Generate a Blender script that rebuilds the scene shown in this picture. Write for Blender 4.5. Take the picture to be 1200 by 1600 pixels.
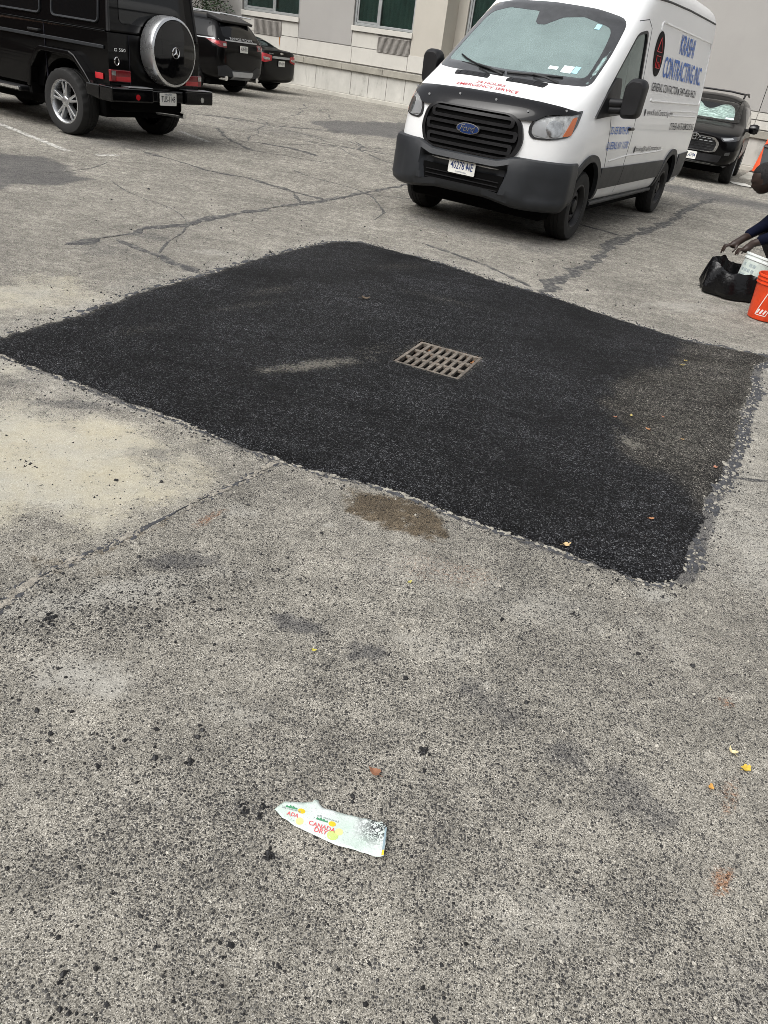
import bpy, bmesh, math, random
import numpy as np
from mathutils import Vector, Matrix
from mathutils.bvhtree import BVHTree
from mathutils.geometry import delaunay_2d_cdt

for _o in list(bpy.data.objects):
    bpy.data.objects.remove(_o)
scene = bpy.context.scene
COL = scene.collection
R = math.radians
rnd = random.Random(7)

# ------------------------------------------------------------------ camera
CAM_H, CAM_F, CAM_P, CAM_R = 1.5, 1173.5, 0.5433, 0.1535      # metres, focal in 1/1200 of the frame width, pitch down, roll
cam_data = bpy.data.cameras.new('camera')
cam_data.sensor_fit = 'HORIZONTAL'
cam_data.sensor_width = 36.0
cam_data.lens = 36.0 * CAM_F / 1200.0
cam_data.clip_start = 0.05
cam_data.clip_end = 2000.0
cam = bpy.data.objects.new('camera', cam_data)
COL.objects.link(cam)
_d = Vector((0, math.cos(CAM_P), -math.sin(CAM_P)))
_u0 = Vector((0, math.sin(CAM_P), math.cos(CAM_P)))
_r0 = Vector((1, 0, 0))
_r = _r0 * math.cos(CAM_R) + _u0 * math.sin(CAM_R)
_u = -_r0 * math.sin(CAM_R) + _u0 * math.cos(CAM_R)
cam.matrix_world = Matrix(((_r.x, _u.x, -_d.x, 0), (_r.y, _u.y, -_d.y, 0), (_r.z, _u.z, -_d.z, CAM_H), (0, 0, 0, 1)))
scene.camera = cam

# ------------------------------------------------------------------ sky, sun, exposure (flat overcast daylight)
SUN_EL, SUN_AZ = R(54), R(226)         # azimuth clockwise from +Y
world = bpy.data.worlds.new('World')
scene.world = world
world.use_nodes = True
wn = world.node_tree.nodes
wl = world.node_tree.links
wn.clear()
sky = wn.new('ShaderNodeTexSky')
sky.sky_type = 'NISHITA'
sky.sun_disc = False
sky.sun_elevation = SUN_EL
sky.sun_rotation = SUN_AZ
sky.air_density = 1.0
sky.dust_density = 6.0
sky.ozone_density = 1.0
hsv = wn.new('ShaderNodeHueSaturation')
hsv.inputs['Saturation'].default_value = 0.16       # a grey cloud deck
bg = wn.new('ShaderNodeBackground')
bg.inputs['Strength'].default_value = 0.11
wout = wn.new('ShaderNodeOutputWorld')
wl.new(sky.outputs['Color'], hsv.inputs['Color'])
wl.new(hsv.outputs['Color'], bg.inputs['Color'])
wl.new(bg.outputs['Background'], wout.inputs['Surface'])

sun_data = bpy.data.lights.new('sun', 'SUN')
sun_data.energy = 1.0
sun_data.angle = R(50)
sun_data.color = (1.0, 0.975, 0.94)
sun = bpy.data.objects.new('sun', sun_data)
COL.objects.link(sun)
_sd = Vector((math.sin(SUN_AZ) * math.cos(SUN_EL), math.cos(SUN_AZ) * math.cos(SUN_EL), math.sin(SUN_EL)))
sun.rotation_euler = _sd.to_track_quat('Z', 'Y').to_euler()
sun.location = _sd * 30

scene.view_settings.view_transform = 'Standard'
scene.view_settings.look = 'None'
scene.view_settings.gamma = 1.0
scene.view_settings.exposure = 0.9
scene.view_settings.use_curve_mapping = False
scene.render.engine = 'CYCLES'
scene.cycles.use_denoising = True
scene.cycles.denoiser = 'OPENIMAGEDENOISE'
scene.cycles.denoising_prefilter = 'NONE'      # keep the grain of the paving crisp
scene.cycles.denoising_input_passes = 'RGB_ALBEDO_NORMAL'
scene.cycles.use_adaptive_sampling = False
scene.cycles.filter_width = 0.85
scene.cycles.sample_clamp_indirect = 3.0
scene.cycles.max_bounces = 6
scene.cycles.transparent_max_bounces = 12

# ------------------------------------------------------------------ helpers: materials
def nodes_of(m):
    return m.node_tree.nodes, m.node_tree.links

def mat(name, col, rough=0.5, metal=0.0, coat=0.0, spec=0.5, bump=0.0, bscale=80.0, vary=0.0, vscale=6.0, emit=None, trans=0.0, ior=1.45):
    """a Principled material with optional noise bump and colour variation in object space"""
    m = bpy.data.materials.new(name)
    m.use_nodes = True
    n, l = nodes_of(m)
    p = n['Principled BSDF']
    c = (col[0], col[1], col[2], 1.0)
    p.inputs['Base Color'].default_value = c
    p.inputs['Roughness'].default_value = rough
    p.inputs['Metallic'].default_value = metal
    p.inputs['Coat Weight'].default_value = coat
    p.inputs['Coat Roughness'].default_value = 0.04
    p.inputs['Specular IOR Level'].default_value = spec
    p.inputs['IOR'].default_value = ior
    p.inputs['Transmission Weight'].default_value = trans
    tc = n.new('ShaderNodeTexCoord')
    if vary > 0:
        nz = n.new('ShaderNodeTexNoise')
        nz.inputs['Scale'].default_value = vscale
        nz.inputs['Detail'].default_value = 6
        nz.inputs['Roughness'].default_value = 0.65
        l.new(tc.outputs['Object'], nz.inputs['Vector'])
        mr = n.new('ShaderNodeMapRange')
        mr.inputs['From Min'].default_value = 0.3
        mr.inputs['From Max'].default_value = 0.7
        mr.inputs['To Min'].default_value = 1.0 - vary
        mr.inputs['To Max'].default_value = 1.0 + vary
        l.new(nz.outputs['Fac'], mr.inputs['Value'])
        mx = n.new('ShaderNodeVectorMath')
        mx.operation = 'SCALE'
        mx.inputs[0].default_value = col[:3]
        l.new(mr.outputs['Result'], mx.inputs['Scale'])
        l.new(mx.outputs['Vector'], p.inputs['Base Color'])
        mr2 = n.new('ShaderNodeMapRange')
        mr2.inputs['To Min'].default_value = max(0.02, rough - 0.12)
        mr2.inputs['To Max'].default_value = min(1.0, rough + 0.12)
        l.new(nz.outputs['Fac'], mr2.inputs['Value'])
        l.new(mr2.outputs['Result'], p.inputs['Roughness'])
    if bump > 0:
        nb = n.new('ShaderNodeTexNoise')
        nb.inputs['Scale'].default_value = bscale
        nb.inputs['Detail'].default_value = 4
        l.new(tc.outputs['Object'], nb.inputs['Vector'])
        b = n.new('ShaderNodeBump')
        b.inputs['Strength'].default_value = bump
        b.inputs['Distance'].default_value = 0.01
        l.new(nb.outputs['Fac'], b.inputs['Height'])
        l.new(b.outputs['Normal'], p.inputs['Normal'])
    return m

class NG:
    """terse shader node graph builder"""
    def __init__(s, name):
        s.m = bpy.data.materials.new(name)
        s.m.use_nodes = True
        s.n, s.l = nodes_of(s.m)
        s.p = s.n['Principled BSDF']
        s.out = s.n['Material Output']
        s.tc = s.n.new('ShaderNodeTexCoord')
    def link(s, a, b):
        s.l.new(a, b)
    def put(s, sock, v):
        if hasattr(v, 'is_output'):
            s.l.new(v, sock)
        else:
            sock.default_value = v
    def math(s, op, a, b=0.0, c=None, clamp=False):
        n = s.n.new('ShaderNodeMath')
        n.operation = op
        n.use_clamp = clamp
        s.put(n.inputs[0], a)
        s.put(n.inputs[1], b)
        if c is not None:
            s.put(n.inputs[2], c)
        return n.outputs[0]
    def noise(s, scale, detail=4, rough=0.6, vec=None, dist=0.0):
        n = s.n.new('ShaderNodeTexNoise')
        n.inputs['Scale'].default_value = scale
        n.inputs['Detail'].default_value = detail
        n.inputs['Roughness'].default_value = rough
        n.inputs['Distortion'].default_value = dist
        s.l.new(vec if vec is not None else s.tc.outputs['Object'], n.inputs['Vector'])
        return n.outputs['Fac']
    def vor(s, scale, feature='F1', vec=None, rand=1.0):
        n = s.n.new('ShaderNodeTexVoronoi')
        n.feature = feature
        n.inputs['Scale'].default_value = scale
        n.inputs['Randomness'].default_value = rand
        s.l.new(vec if vec is not None else s.tc.outputs['Object'], n.inputs['Vector'])
        return n
    def mapr(s, v, a, b, c=0.0, d=1.0, smooth=False):
        n = s.n.new('ShaderNodeMapRange')
        n.clamp = True
        if smooth:
            n.interpolation_type = 'SMOOTHSTEP'
        s.put(n.inputs['Value'], v)
        n.inputs['From Min'].default_value = a
        n.inputs['From Max'].default_value = b
        n.inputs['To Min'].default_value = c
        n.inputs['To Max'].default_value = d
        return n.outputs['Result']
    def ramp(s, v, stops, interp='LINEAR'):
        n = s.n.new('ShaderNodeValToRGB')
        n.color_ramp.interpolation = interp
        el = n.color_ramp.elements
        while len(el) < len(stops):
            el.new(0.5)
        for e, (p, c) in zip(el, stops):
            e.position = p
            e.color = (c[0], c[1], c[2], 1) if len(c) == 3 else c
        s.put(n.inputs['Fac'], v)
        return n.outputs['Color']
    def mix(s, fac, a, b, blend='MIX'):
        n = s.n.new('ShaderNodeMix')
        n.data_type = 'RGBA'
        n.blend_type = blend
        s.put(n.inputs[0], fac)
        for k, v in ((6, a), (7, b)):
            if hasattr(v, 'is_output'):
                s.l.new(v, n.inputs[k])
            else:
                n.inputs[k].default_value = (v[0], v[1], v[2], 1)
        return n.outputs[2]
    def attr(s, name):
        n = s.n.new('ShaderNodeAttribute')
        n.attribute_name = name
        return n.outputs['Fac']
    def sep(s, col):
        n = s.n.new('ShaderNodeSeparateColor')
        s.l.new(col, n.inputs[0])
        return n.outputs
    def bump(s, h, strength=0.5, dist=0.01, normal=None):
        n = s.n.new('ShaderNodeBump')
        n.inputs['Strength'].default_value = strength
        n.inputs['Distance'].default_value = dist
        s.l.new(h, n.inputs['Height'])
        if normal is not None:
            s.l.new(normal, n.inputs['Normal'])
        return n.outputs['Normal']
    def scalev(s, v):
        n = s.n.new('ShaderNodeMapping')
        n.inputs['Scale'].default_value = v
        s.l.new(s.tc.outputs['Object'], n.inputs['Vector'])
        return n.outputs['Vector']

# ------------------------------------------------------------------ helpers: meshes
class MB:
    def __init__(s):
        s.v, s.f = [], []
    def add(s, vs, fs):
        o = len(s.v)
        s.v += [tuple(v) for v in vs]
        s.f += [tuple(i + o for i in f) for f in fs]
        return s
    def box(s, a, b):
        x0, y0, z0 = a
        x1, y1, z1 = b
        return s.add([(x0, y0, z0), (x1, y0, z0), (x1, y1, z0), (x0, y1, z0), (x0, y0, z1), (x1, y0, z1), (x1, y1, z1), (x0, y1, z1)],
                     [(0, 3, 2, 1), (4, 5, 6, 7), (0, 1, 5, 4), (1, 2, 6, 5), (2, 3, 7, 6), (3, 0, 4, 7)])
    def hexa(s, p):
        """eight points: bottom loop then top loop, counter-clockwise from above"""
        return s.add(p, [(0, 3, 2, 1), (4, 5, 6, 7), (0, 1, 5, 4), (1, 2, 6, 5), (2, 3, 7, 6), (3, 0, 4, 7)])
    def prism(s, poly, to3, h0, h1):
        """extrude a 2-D polygon; to3(a, b, h) gives the point"""
        n = len(poly)
        vs = [to3(a, b, h0) for a, b in poly] + [to3(a, b, h1) for a, b in poly]
        fs = [tuple(range(n - 1, -1, -1)), tuple(range(n, 2 * n))] + [(i, (i + 1) % n, n + (i + 1) % n, n + i) for i in range(n)]
        return s.add(vs, fs)
    def cyl(s, p0, p1, r0, r1=None, n=16, cap=True):
        r1 = r0 if r1 is None else r1
        p0, p1 = Vector(p0), Vector(p1)
        d = (p1 - p0).normalized()
        a = d.orthogonal().normalized()
        b = d.cross(a)
        vs = []
        for p, r in ((p0, r0), (p1, r1)):
            for i in range(n):
                t = 2 * math.pi * i / n
                vs.append(p + (a * math.cos(t) + b * math.sin(t)) * r)
        fs = [(i, (i + 1) % n, n + (i + 1) % n, n + i) for i in range(n)]
        if cap:
            fs += [tuple(range(n - 1, -1, -1)), tuple(range(n, 2 * n))]
        return s.add(vs, fs)
    def tube(s, path, r, n=8, closed=False):
        pts = [Vector(p) for p in path]
        m = len(pts)
        rs = r if isinstance(r, (list, tuple)) else [r] * m
        prev = None
        vs, fs = [], []
        for i, p in enumerate(pts):
            if closed:
                t = pts[(i + 1) % m] - pts[i - 1]
            else:
                t = pts[min(i + 1, m - 1)] - pts[max(i - 1, 0)]
            t.normalize()
            if prev is None:
                a = t.orthogonal().normalized()
            else:
                a = (prev - t * prev.dot(t)).normalized()
            prev = a
            b = t.cross(a)
            for k in range(n):
                q = 2 * math.pi * k / n
                vs.append(p + (a * math.cos(q) + b * math.sin(q)) * rs[i])
        for i in range(m if closed else m - 1):
            j = (i + 1) % m
            for k in range(n):
                fs.append((i * n + k, i * n + (k + 1) % n, j * n + (k + 1) % n, j * n + k))
        if not closed:
            fs += [tuple(range(n - 1, -1, -1)), tuple(range((m - 1) * n, m * n))]
        return s.add(vs, fs)
    def lathe(s, prof, c, axis='z', n=32, closed=False, a0=0.0, a1=2 * math.pi):
        """prof: list of (radius, height); axis through c"""
        full = abs(a1 - a0 - 2 * math.pi) < 1e-6
        m = n if full else n + 1
        vs, fs = [], []
        for r, h in prof:
            for i in range(m):
                t = a0 + (a1 - a0) * i / n
                if axis == 'z':
                    vs.append((c[0] + r * math.cos(t), c[1] + r * math.sin(t), c[2] + h))
                elif axis == 'y':
                    vs.append((c[0] + r * math.cos(t), c[1] + h, c[2] + r * math.sin(t)))
                else:
                    vs.append((c[0] + h, c[1] + r * math.cos(t), c[2] + r * math.sin(t)))
        L = len(prof)
        for j in range(L if closed else L - 1):
            k = (j + 1) % L
            for i in range(n):
                i2 = (i + 1) % m
                fs.append((j * m + i, j * m + i2, k * m + i2, k * m + i))
        return s.add(vs, fs)
    def xf(s, M):
        s.v = [tuple(M @ Vector(v)) for v in s.v]
        return s
    def mesh(s, name):
        me = bpy.data.meshes.new(name)
        me.from_pydata(s.v, [], s.f)
        me.validate()
        bm = bmesh.new()
        bm.from_mesh(me)
        bmesh.ops.recalc_face_normals(bm, faces=bm.faces)
        bm.to_mesh(me)
        bm.free()
        return me
    def build(s, name, material, parent=None, smooth=None, bevel=0.0, seg=2, recalc=True):
        if recalc:
            me = s.mesh(name)
        else:
            me = bpy.data.meshes.new(name)
            me.from_pydata(s.v, [], s.f)
        return link(name, me, material, parent, smooth, bevel, seg)

def link(name, me, material, parent=None, smooth=None, bevel=0.0, seg=2):
    o = bpy.data.objects.new(name, me)
    COL.objects.link(o)
    if material is not None:
        for m in (material if isinstance(material, (list, tuple)) else [material]):
            me.materials.append(m)
    if parent is not None:
        o.parent = parent
    if smooth is not None:
        me.shade_smooth()
        if smooth < 179:
            me.set_sharp_from_angle(angle=R(smooth))
    if bevel > 0:
        b = o.modifiers.new('bevel', 'BEVEL')
        b.width = bevel
        b.segments = seg
        b.limit_method = 'ANGLE'
        b.angle_limit = R(40)
        b.harden_normals = False
    return o

def tag(o, label=None, cat=None, group=None, kind=None):
    if label:
        o['label'] = label
    if cat:
        o['category'] = cat
    if group:
        o['group'] = group
    if kind:
        o['kind'] = kind
    return o

def thing(name, label, cat, loc=(0, 0, 0), rz=0.0, group=None):
    o = bpy.data.objects.new(name, None)
    o.empty_display_size = 0.2
    COL.objects.link(o)
    o.location = loc
    o.rotation_euler = (0, 0, rz)
    return tag(o, label, cat, group)

def sub_empty(name, parent, loc=(0, 0, 0)):
    o = bpy.data.objects.new(name, None)
    COL.objects.link(o)
    o.parent = parent
    o.location = loc
    return o

def evaluated(o, drop=True):
    """bake an object's modifiers into a fresh mesh"""
    dg = bpy.context.evaluated_depsgraph_get()
    me = bpy.data.meshes.new_from_object(o.evaluated_get(dg))
    o.modifiers.clear()
    o.data = me
    return me

def rounded(poly, r, n=4):
    """fillet the corners of a 2-D polygon; r may be a list"""
    out = []
    m = len(poly)
    for i in range(m):
        rr = r[i] if isinstance(r, (list, tuple)) else r
        p = Vector(poly[i])
        a = Vector(poly[i - 1]) - p
        b = Vector(poly[(i + 1) % m]) - p
        d = min(rr, a.length * 0.45, b.length * 0.45)
        if d < 1e-4:
            out.append(tuple(p))
            continue
        pa, pb = p + a.normalized() * d, p + b.normalized() * d
        for k in range(n + 1):
            t = k / n
            out.append(tuple(pa * (1 - t) ** 2 + p * 2 * t * (1 - t) + pb * t * t))
    return out

def inside(pt, poly):
    x, y = pt
    c = False
    j = len(poly) - 1
    for i in range(len(poly)):
        xi, yi = poly[i]
        xj, yj = poly[j]
        if (yi > y) != (yj > y) and x < (xj - xi) * (y - yi) / (yj - yi) + xi:
            c = not c
        j = i
    return c

def densify(poly, step, closed=True):
    out = []
    m = len(poly)
    for i in range(m if closed else m - 1):
        a, b = Vector(poly[i]), Vector(poly[(i + 1) % m])
        k = max(1, int(round((b - a).length / step)))
        for t in range(k):
            out.append(tuple(a.lerp(b, t / k)))
    if not closed:
        out.append(tuple(poly[-1]))
    return out

def cdt(poly, step, holes=(), jitter=0.0):
    """triangulate a polygon with holes on an even point grid -> (verts2d, tris)"""
    loops = [densify(poly, step)] + [densify(h, step) for h in holes]
    pts, edges = [], []
    for lp in loops:
        o = len(pts)
        pts += lp
        edges += [(o + i, o + (i + 1) % len(lp)) for i in range(len(lp))]
    xs = [p[0] for p in poly]
    ys = [p[1] for p in poly]
    nx = int((max(xs) - min(xs)) / step)
    ny = int((max(ys) - min(ys)) / step)
    allp = np.array(pts)
    for i in range(1, nx + 1):
        for j in range(1, ny + 1):
            q = (min(xs) + i * step + rnd.uniform(-jitter, jitter) * step, min(ys) + j * step + rnd.uniform(-jitter, jitter) * step)
            if inside(q, poly) and not any(inside(q, h) for h in holes):
                if np.min((allp[:, 0] - q[0]) ** 2 + (allp[:, 1] - q[1]) ** 2) > (step * 0.45) ** 2:
                    pts.append(q)
    v, e, f, *_ = delaunay_2d_cdt([Vector(p) for p in pts], edges, [], 0, 1e-6)
    tris = []
    for t in f:
        c = ((v[t[0]][0] + v[t[1]][0] + v[t[2]][0]) / 3, (v[t[0]][1] + v[t[1]][1] + v[t[2]][1]) / 3)
        if inside(c, poly) and not any(inside(c, h) for h in holes):
            tris.append(tuple(t))
    return [(a[0], a[1]) for a in v], tris

FRONT = (Vector((0, 1, 0)), Vector((0, 0, 1)), Vector((-1, 0, 0)))
REAR = (Vector((0, -1, 0)), Vector((0, 0, 1)), Vector((1, 0, 0)))
LEFT = (Vector((-1, 0, 0)), Vector((0, 0, 1)), Vector((0, -1, 0)))
RIGHT = (Vector((1, 0, 0)), Vector((0, 0, 1)), Vector((0, 1, 0)))
def heading(deg):
    """looking inwards from the direction deg (0 = front, 90 = the vehicle's left)"""
    a = R(deg)
    return (Vector((-math.sin(a), math.cos(a), 0)), Vector((0, 0, 1)), Vector((-math.cos(a), -math.sin(a), 0)))

def cast_pts(bvh, pts, frame, off, far=9.0):
    """project (a, b) points along the frame's view onto a body; misses take their neighbours' depth"""
    U, V, D = frame
    out, miss, deps = [], [], []
    for a, b in pts:
        o = U * a + V * b - D * far
        h = bvh.ray_cast(o, D)
        if h[0] is None:
            out.append(None)
            miss.append(len(out) - 1)
            deps.append(None)
        else:
            out.append(o + D * (h[3] - off))
            deps.append(h[3] - off)
    ok = [i for i, d in enumerate(deps) if d is not None]
    for i in miss:
        if ok:
            j = min(ok, key=lambda k: (pts[k][0] - pts[i][0]) ** 2 + (pts[k][1] - pts[i][1]) ** 2)
            a, b = pts[i]
            out[i] = U * a + V * b - D * far + D * deps[j]
        else:
            out[i] = U * pts[i][0] + V * pts[i][1]
    return out

def skin_panel(name, bvh, poly, frame, material, parent, off=0.004, step=0.05, holes=(), depth=0.01, smooth=40):
    """a panel (pane, lamp, trim) that follows the body below it, with real edges"""
    v2, tris = cdt(poly, step, holes)
    top = cast_pts(bvh, v2, frame, off)
    D = frame[2]
    m = MB()
    n = len(top)
    cnt = {}
    for t in tris:
        for k in range(3):
            e = (t[k], t[(k + 1) % 3])
            cnt[e] = cnt.get(e, 0) + 1
    bound = [e for e in cnt if (e[1], e[0]) not in cnt]
    fs = list(tris)
    vs = list(top)
    low = {}
    for a, b in bound:
        for i in (a, b):
            if i not in low:
                low[i] = len(vs)
                vs.append(top[i] + D * depth)
        fs.append((b, a, low[a], low[b]))
    m.add(vs, fs)
    return m.build(name, material, parent, smooth)

def to_frame(p3, frame):
    return [(Vector(p).dot(frame[0]), Vector(p).dot(frame[1])) for p in p3]

_fontcache = {}
def text_polys(txt, bold=0.0, shear=0.0):
    """letters as flat 2-D faces, normalised to height 1 for capitals, starting at x = 0"""
    key = (txt, bold, shear)
    if key in _fontcache:
        return _fontcache[key]
    cu = bpy.data.curves.new('letters', 'FONT')
    cu.body = txt
    cu.fill_mode = 'FRONT'
    cu.offset = bold
    cu.shear = shear
    cu.resolution_u = 3
    o = bpy.data.objects.new('letters', cu)
    COL.objects.link(o)
    dg = bpy.context.evaluated_depsgraph_get()
    me = bpy.data.meshes.new_from_object(o.evaluated_get(dg))
    vs = [(v.co.x, v.co.y) for v in me.vertices]
    fs = [tuple(p.vertices) for p in me.polygons]
    bpy.data.objects.remove(o)
    bpy.data.curves.remove(cu)
    bpy.data.meshes.remove(me)
    x0 = min(v[0] for v in vs)
    x1 = max(v[0] for v in vs)
    h = 0.694
    vs = [((x - x0) / h, y / h) for x, y in vs]
    _fontcache[key] = (vs, fs, (x1 - x0) / h)
    return _fontcache[key]

def lettering(name, txt, place, h, w, material, parent, bold=0.0, shear=0.0, bvh=None, frame=None, off=0.004, name_mesh=None):
    """flat print: place(a, b) maps text-space metres (a to the right, b up) to a 3-D point, or (a, b) in a frame when a body is given"""
    vs, fs, tw = text_polys(txt, bold, shear)
    sx = (w / tw) if w else h
    pts = [(x * sx, y * h) for x, y in vs]
    if bvh is not None:
        p3 = cast_pts(bvh, [place(a, b) for a, b in pts], frame, off)
    else:
        p3 = [place(a, b) for a, b in pts]
    m = MB()
    m.add(p3, fs)
    return m.build(name, material, parent, recalc=False)

# value noise for masks
def vnoise(x, y, seed=0):
    def hsh(i, j):
        n = (i * 374761393 + j * 668265263 + seed * 982451653) & 0xffffffff
        n = ((n ^ (n >> 13)) * 1274126177) & 0xffffffff
        return ((n ^ (n >> 16)) & 0xffff) / 65535.0
    x = np.asarray(x, float)
    y = np.asarray(y, float)
    xi = np.floor(x).astype(np.int64)
    yi = np.floor(y).astype(np.int64)
    fx = x - xi
    fy = y - yi
    fx = fx * fx * (3 - 2 * fx)
    fy = fy * fy * (3 - 2 * fy)
    return (hsh(xi, yi) * (1 - fx) + hsh(xi + 1, yi) * fx) * (1 - fy) + (hsh(xi, yi + 1) * (1 - fx) + hsh(xi + 1, yi + 1) * fx) * fy
def fbm(x, y, o=4, seed=0):
    s, a, t = 0.0, 0.5, 0.0
    for k in range(o):
        s = s + a * vnoise(x * 2 ** k, y * 2 ** k, seed + k)
        t += a
        a *= 0.55
    return s / t
def sstep(a, b, x):
    t = np.clip((x - a) / (b - a), 0, 1)
    return t * t * (3 - 2 * t)

# ------------------------------------------------------------------ the lot: surveyed outlines in metres
PATCH = [[-2.118, 3.477], [-2.087, 3.604], [-2.007, 3.854], [-1.883, 4.139], [-1.792, 4.593], [-1.619, 5.072], [-1.488, 5.393], [-1.296, 5.979], [-1.044, 6.568], [-0.828, 6.999], [-0.612, 7.161], [-0.245, 7.011], [0.224, 6.77], [0.659, 6.432], [1.022, 6.276], [1.397, 5.979], [1.704, 5.749], [2.045, 5.561], [2.356, 5.49], [2.574, 5.478], [2.542, 5.327], [2.379, 5.176], [2.258, 4.901], [2.209, 4.708], [1.993, 4.261], [1.789, 3.751], [1.587, 3.321], [1.421, 3.021], [1.341, 2.832], [1.245, 2.606], [1.167, 2.45], [1.119, 2.341], [1.028, 2.282], [0.959, 2.287], [0.823, 2.324], [0.69, 2.398], [0.547, 2.447], [0.401, 2.497], [0.25, 2.558], [0.119, 2.63], [-0.015, 2.673], [-0.177, 2.704], [-0.342, 2.729], [-0.486, 2.78], [-0.636, 2.839], [-0.795, 2.911], [-0.995, 3.007], [-1.227, 3.085], [-1.445, 3.184], [-1.671, 3.281], [-1.859, 3.349], [-1.987, 3.412]]
WORN = [[1.89, 5.385], [1.684, 4.867], [1.433, 4.548], [1.249, 4.259], [1.14, 3.868], [1.123, 3.59], [1.163, 3.383], [1.222, 3.201], [1.3, 3.06], [1.339, 2.968], [1.337, 2.857], [1.4, 2.903], [2.4, 4.418], [2.959, 5.817], [2.401, 5.628]]
DARK_LEFT = [[-5.204, 8.503], [-4.813, 8.819], [-4.445, 8.948], [-3.985, 8.571], [-3.53, 8.154], [-3.759, 7.515], [-3.924, 7.118], [-4.172, 6.73]]
DARK_FAR = [[-3.041, 18.745], [-2.078, 20.544], [-0.92, 22.706], [0.124, 23.004], [0.014, 18.054], [-1.212, 17.631], [-2.223, 17.032]]
SEALS = {"a": [0.1, [[-2.628, 5.551], [-2.483, 5.899], [-2.356, 6.206], [-2.306, 6.469], [-2.113, 6.777], [-1.875, 7.511], [-1.485, 8.412], [-1.18, 9.108], [-0.804, 10.101], [-0.345, 11.313], [0.188, 12.624]]], "b": [0.1, [[-3.822, 10.544], [-3.261, 10.188], [-2.715, 9.814], [-2.234, 9.719], [-1.743, 9.376], [-1.206, 9.035]]], "b2": [0.08, [[-1.578, 9.141], [-1.386, 8.592]]], "c": [0.09, [[-2.391, 5.92], [-2.237, 5.817], [-1.897, 5.587], [-1.542, 5.339]]], "d": [0.16, [[0.959, 6.279], [1.317, 7.067], [1.774, 8.115], [1.973, 8.794], [2.305, 9.546], [3.164, 11.129], [3.627, 12.133], [4.306, 13.763], [5.306, 15.666]]], "e": [0.06, [[-0.042, 7.53], [0.226, 7.32], [0.51, 7.062], [0.764, 6.719], [0.931, 6.448]]], "f": [0.08, [[1.875, 10.146], [2.122, 9.92], [2.341, 9.729]]], "g": [0.12, [[-4.905, 16.267], [-4.153, 16.705], [-3.337, 16.469], [-2.726, 16.876], [-2.01, 17.451]]], "h": [0.14, [[-2.925, 13.367], [-2.331, 13.231], [-1.879, 12.81]]], "i": [0.08, [[-2.405, 14.629], [-1.66, 14.635], [-0.928, 14.511]]], "j": [0.08, [[-3.929, 14.541], [-3.56, 13.579], [-3.232, 12.958], [-2.787, 12.316]]], "m": [0.03, [[1.597, 3.304], [1.672, 3.296], [1.802, 3.312]]], "ridge": [0.045, [[-1.069, 1.587], [-1.034, 1.74], [-0.984, 1.844], [-0.912, 1.965], [-0.845, 2.069], [-0.763, 2.22], [-0.704, 2.329], [-0.621, 2.466], [-0.531, 2.617], [-0.484, 2.745]]]}
LINES = {"l1": [[-7.014, 11.939], [-4.441, 9.676]], "l2": [[-4.207, 13.256], [-3.508, 12.485]], "l3": [[-4.089, 9.674], [-3.915, 9.929]]}
GR_C, GR_A = (0.185, 4.325), R(-19.5)          # drain grate: centre and heading
GR_U, GR_V = 0.205, 0.232                       # half sizes
def gr(u, v):
    return (GR_C[0] + u * math.cos(GR_A) - v * math.sin(GR_A), GR_C[1] + u * math.sin(GR_A) + v * math.cos(GR_A))
GR_RECT = [gr(-GR_U, -GR_V), gr(GR_U, -GR_V), gr(GR_U, GR_V), gr(-GR_U, GR_V)]

def np_inside(X, Y, poly):
    c = np.zeros(X.shape, bool)
    j = len(poly) - 1
    for i in range(len(poly)):
        xi, yi = poly[i]
        xj, yj = poly[j]
        if yi != yj:
            c ^= ((yi > Y) != (yj > Y)) & (X < (xj - xi) * (Y - yi) / (yj - yi) + xi)
        j = i
    return c

def dist_poly(X, Y, poly, closed=True):
    d = np.full(X.shape, 1e9)
    n = len(poly)
    for i in range(n if closed else n - 1):
        ax, ay = poly[i]
        bx, by = poly[(i + 1) % n]
        L = (bx - ax) ** 2 + (by - ay) ** 2 + 1e-12
        t = np.clip(((X - ax) * (bx - ax) + (Y - ay) * (by - ay)) / L, 0, 1)
        d = np.minimum(d, np.hypot(X - ax - t * (bx - ax), Y - ay - t * (by - ay)))
    return d

def blob(X, Y, c, rx, ry, ang=0.0, soft=0.5, warp=0.6, seed=1, ws=None):
    a = R(ang)
    dx, dy = X - c[0], Y - c[1]
    u = (dx * math.cos(a) + dy * math.sin(a)) / rx
    v = (-dx * math.sin(a) + dy * math.cos(a)) / ry
    ws = ws or 2.2 / min(rx, ry)
    r = np.hypot(u, v) + warp * (fbm(X * ws, Y * ws, 4, seed) - 0.5) * 2
    return 1 - sstep(1 - soft, 1 + soft * 0.4, r)

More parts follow.
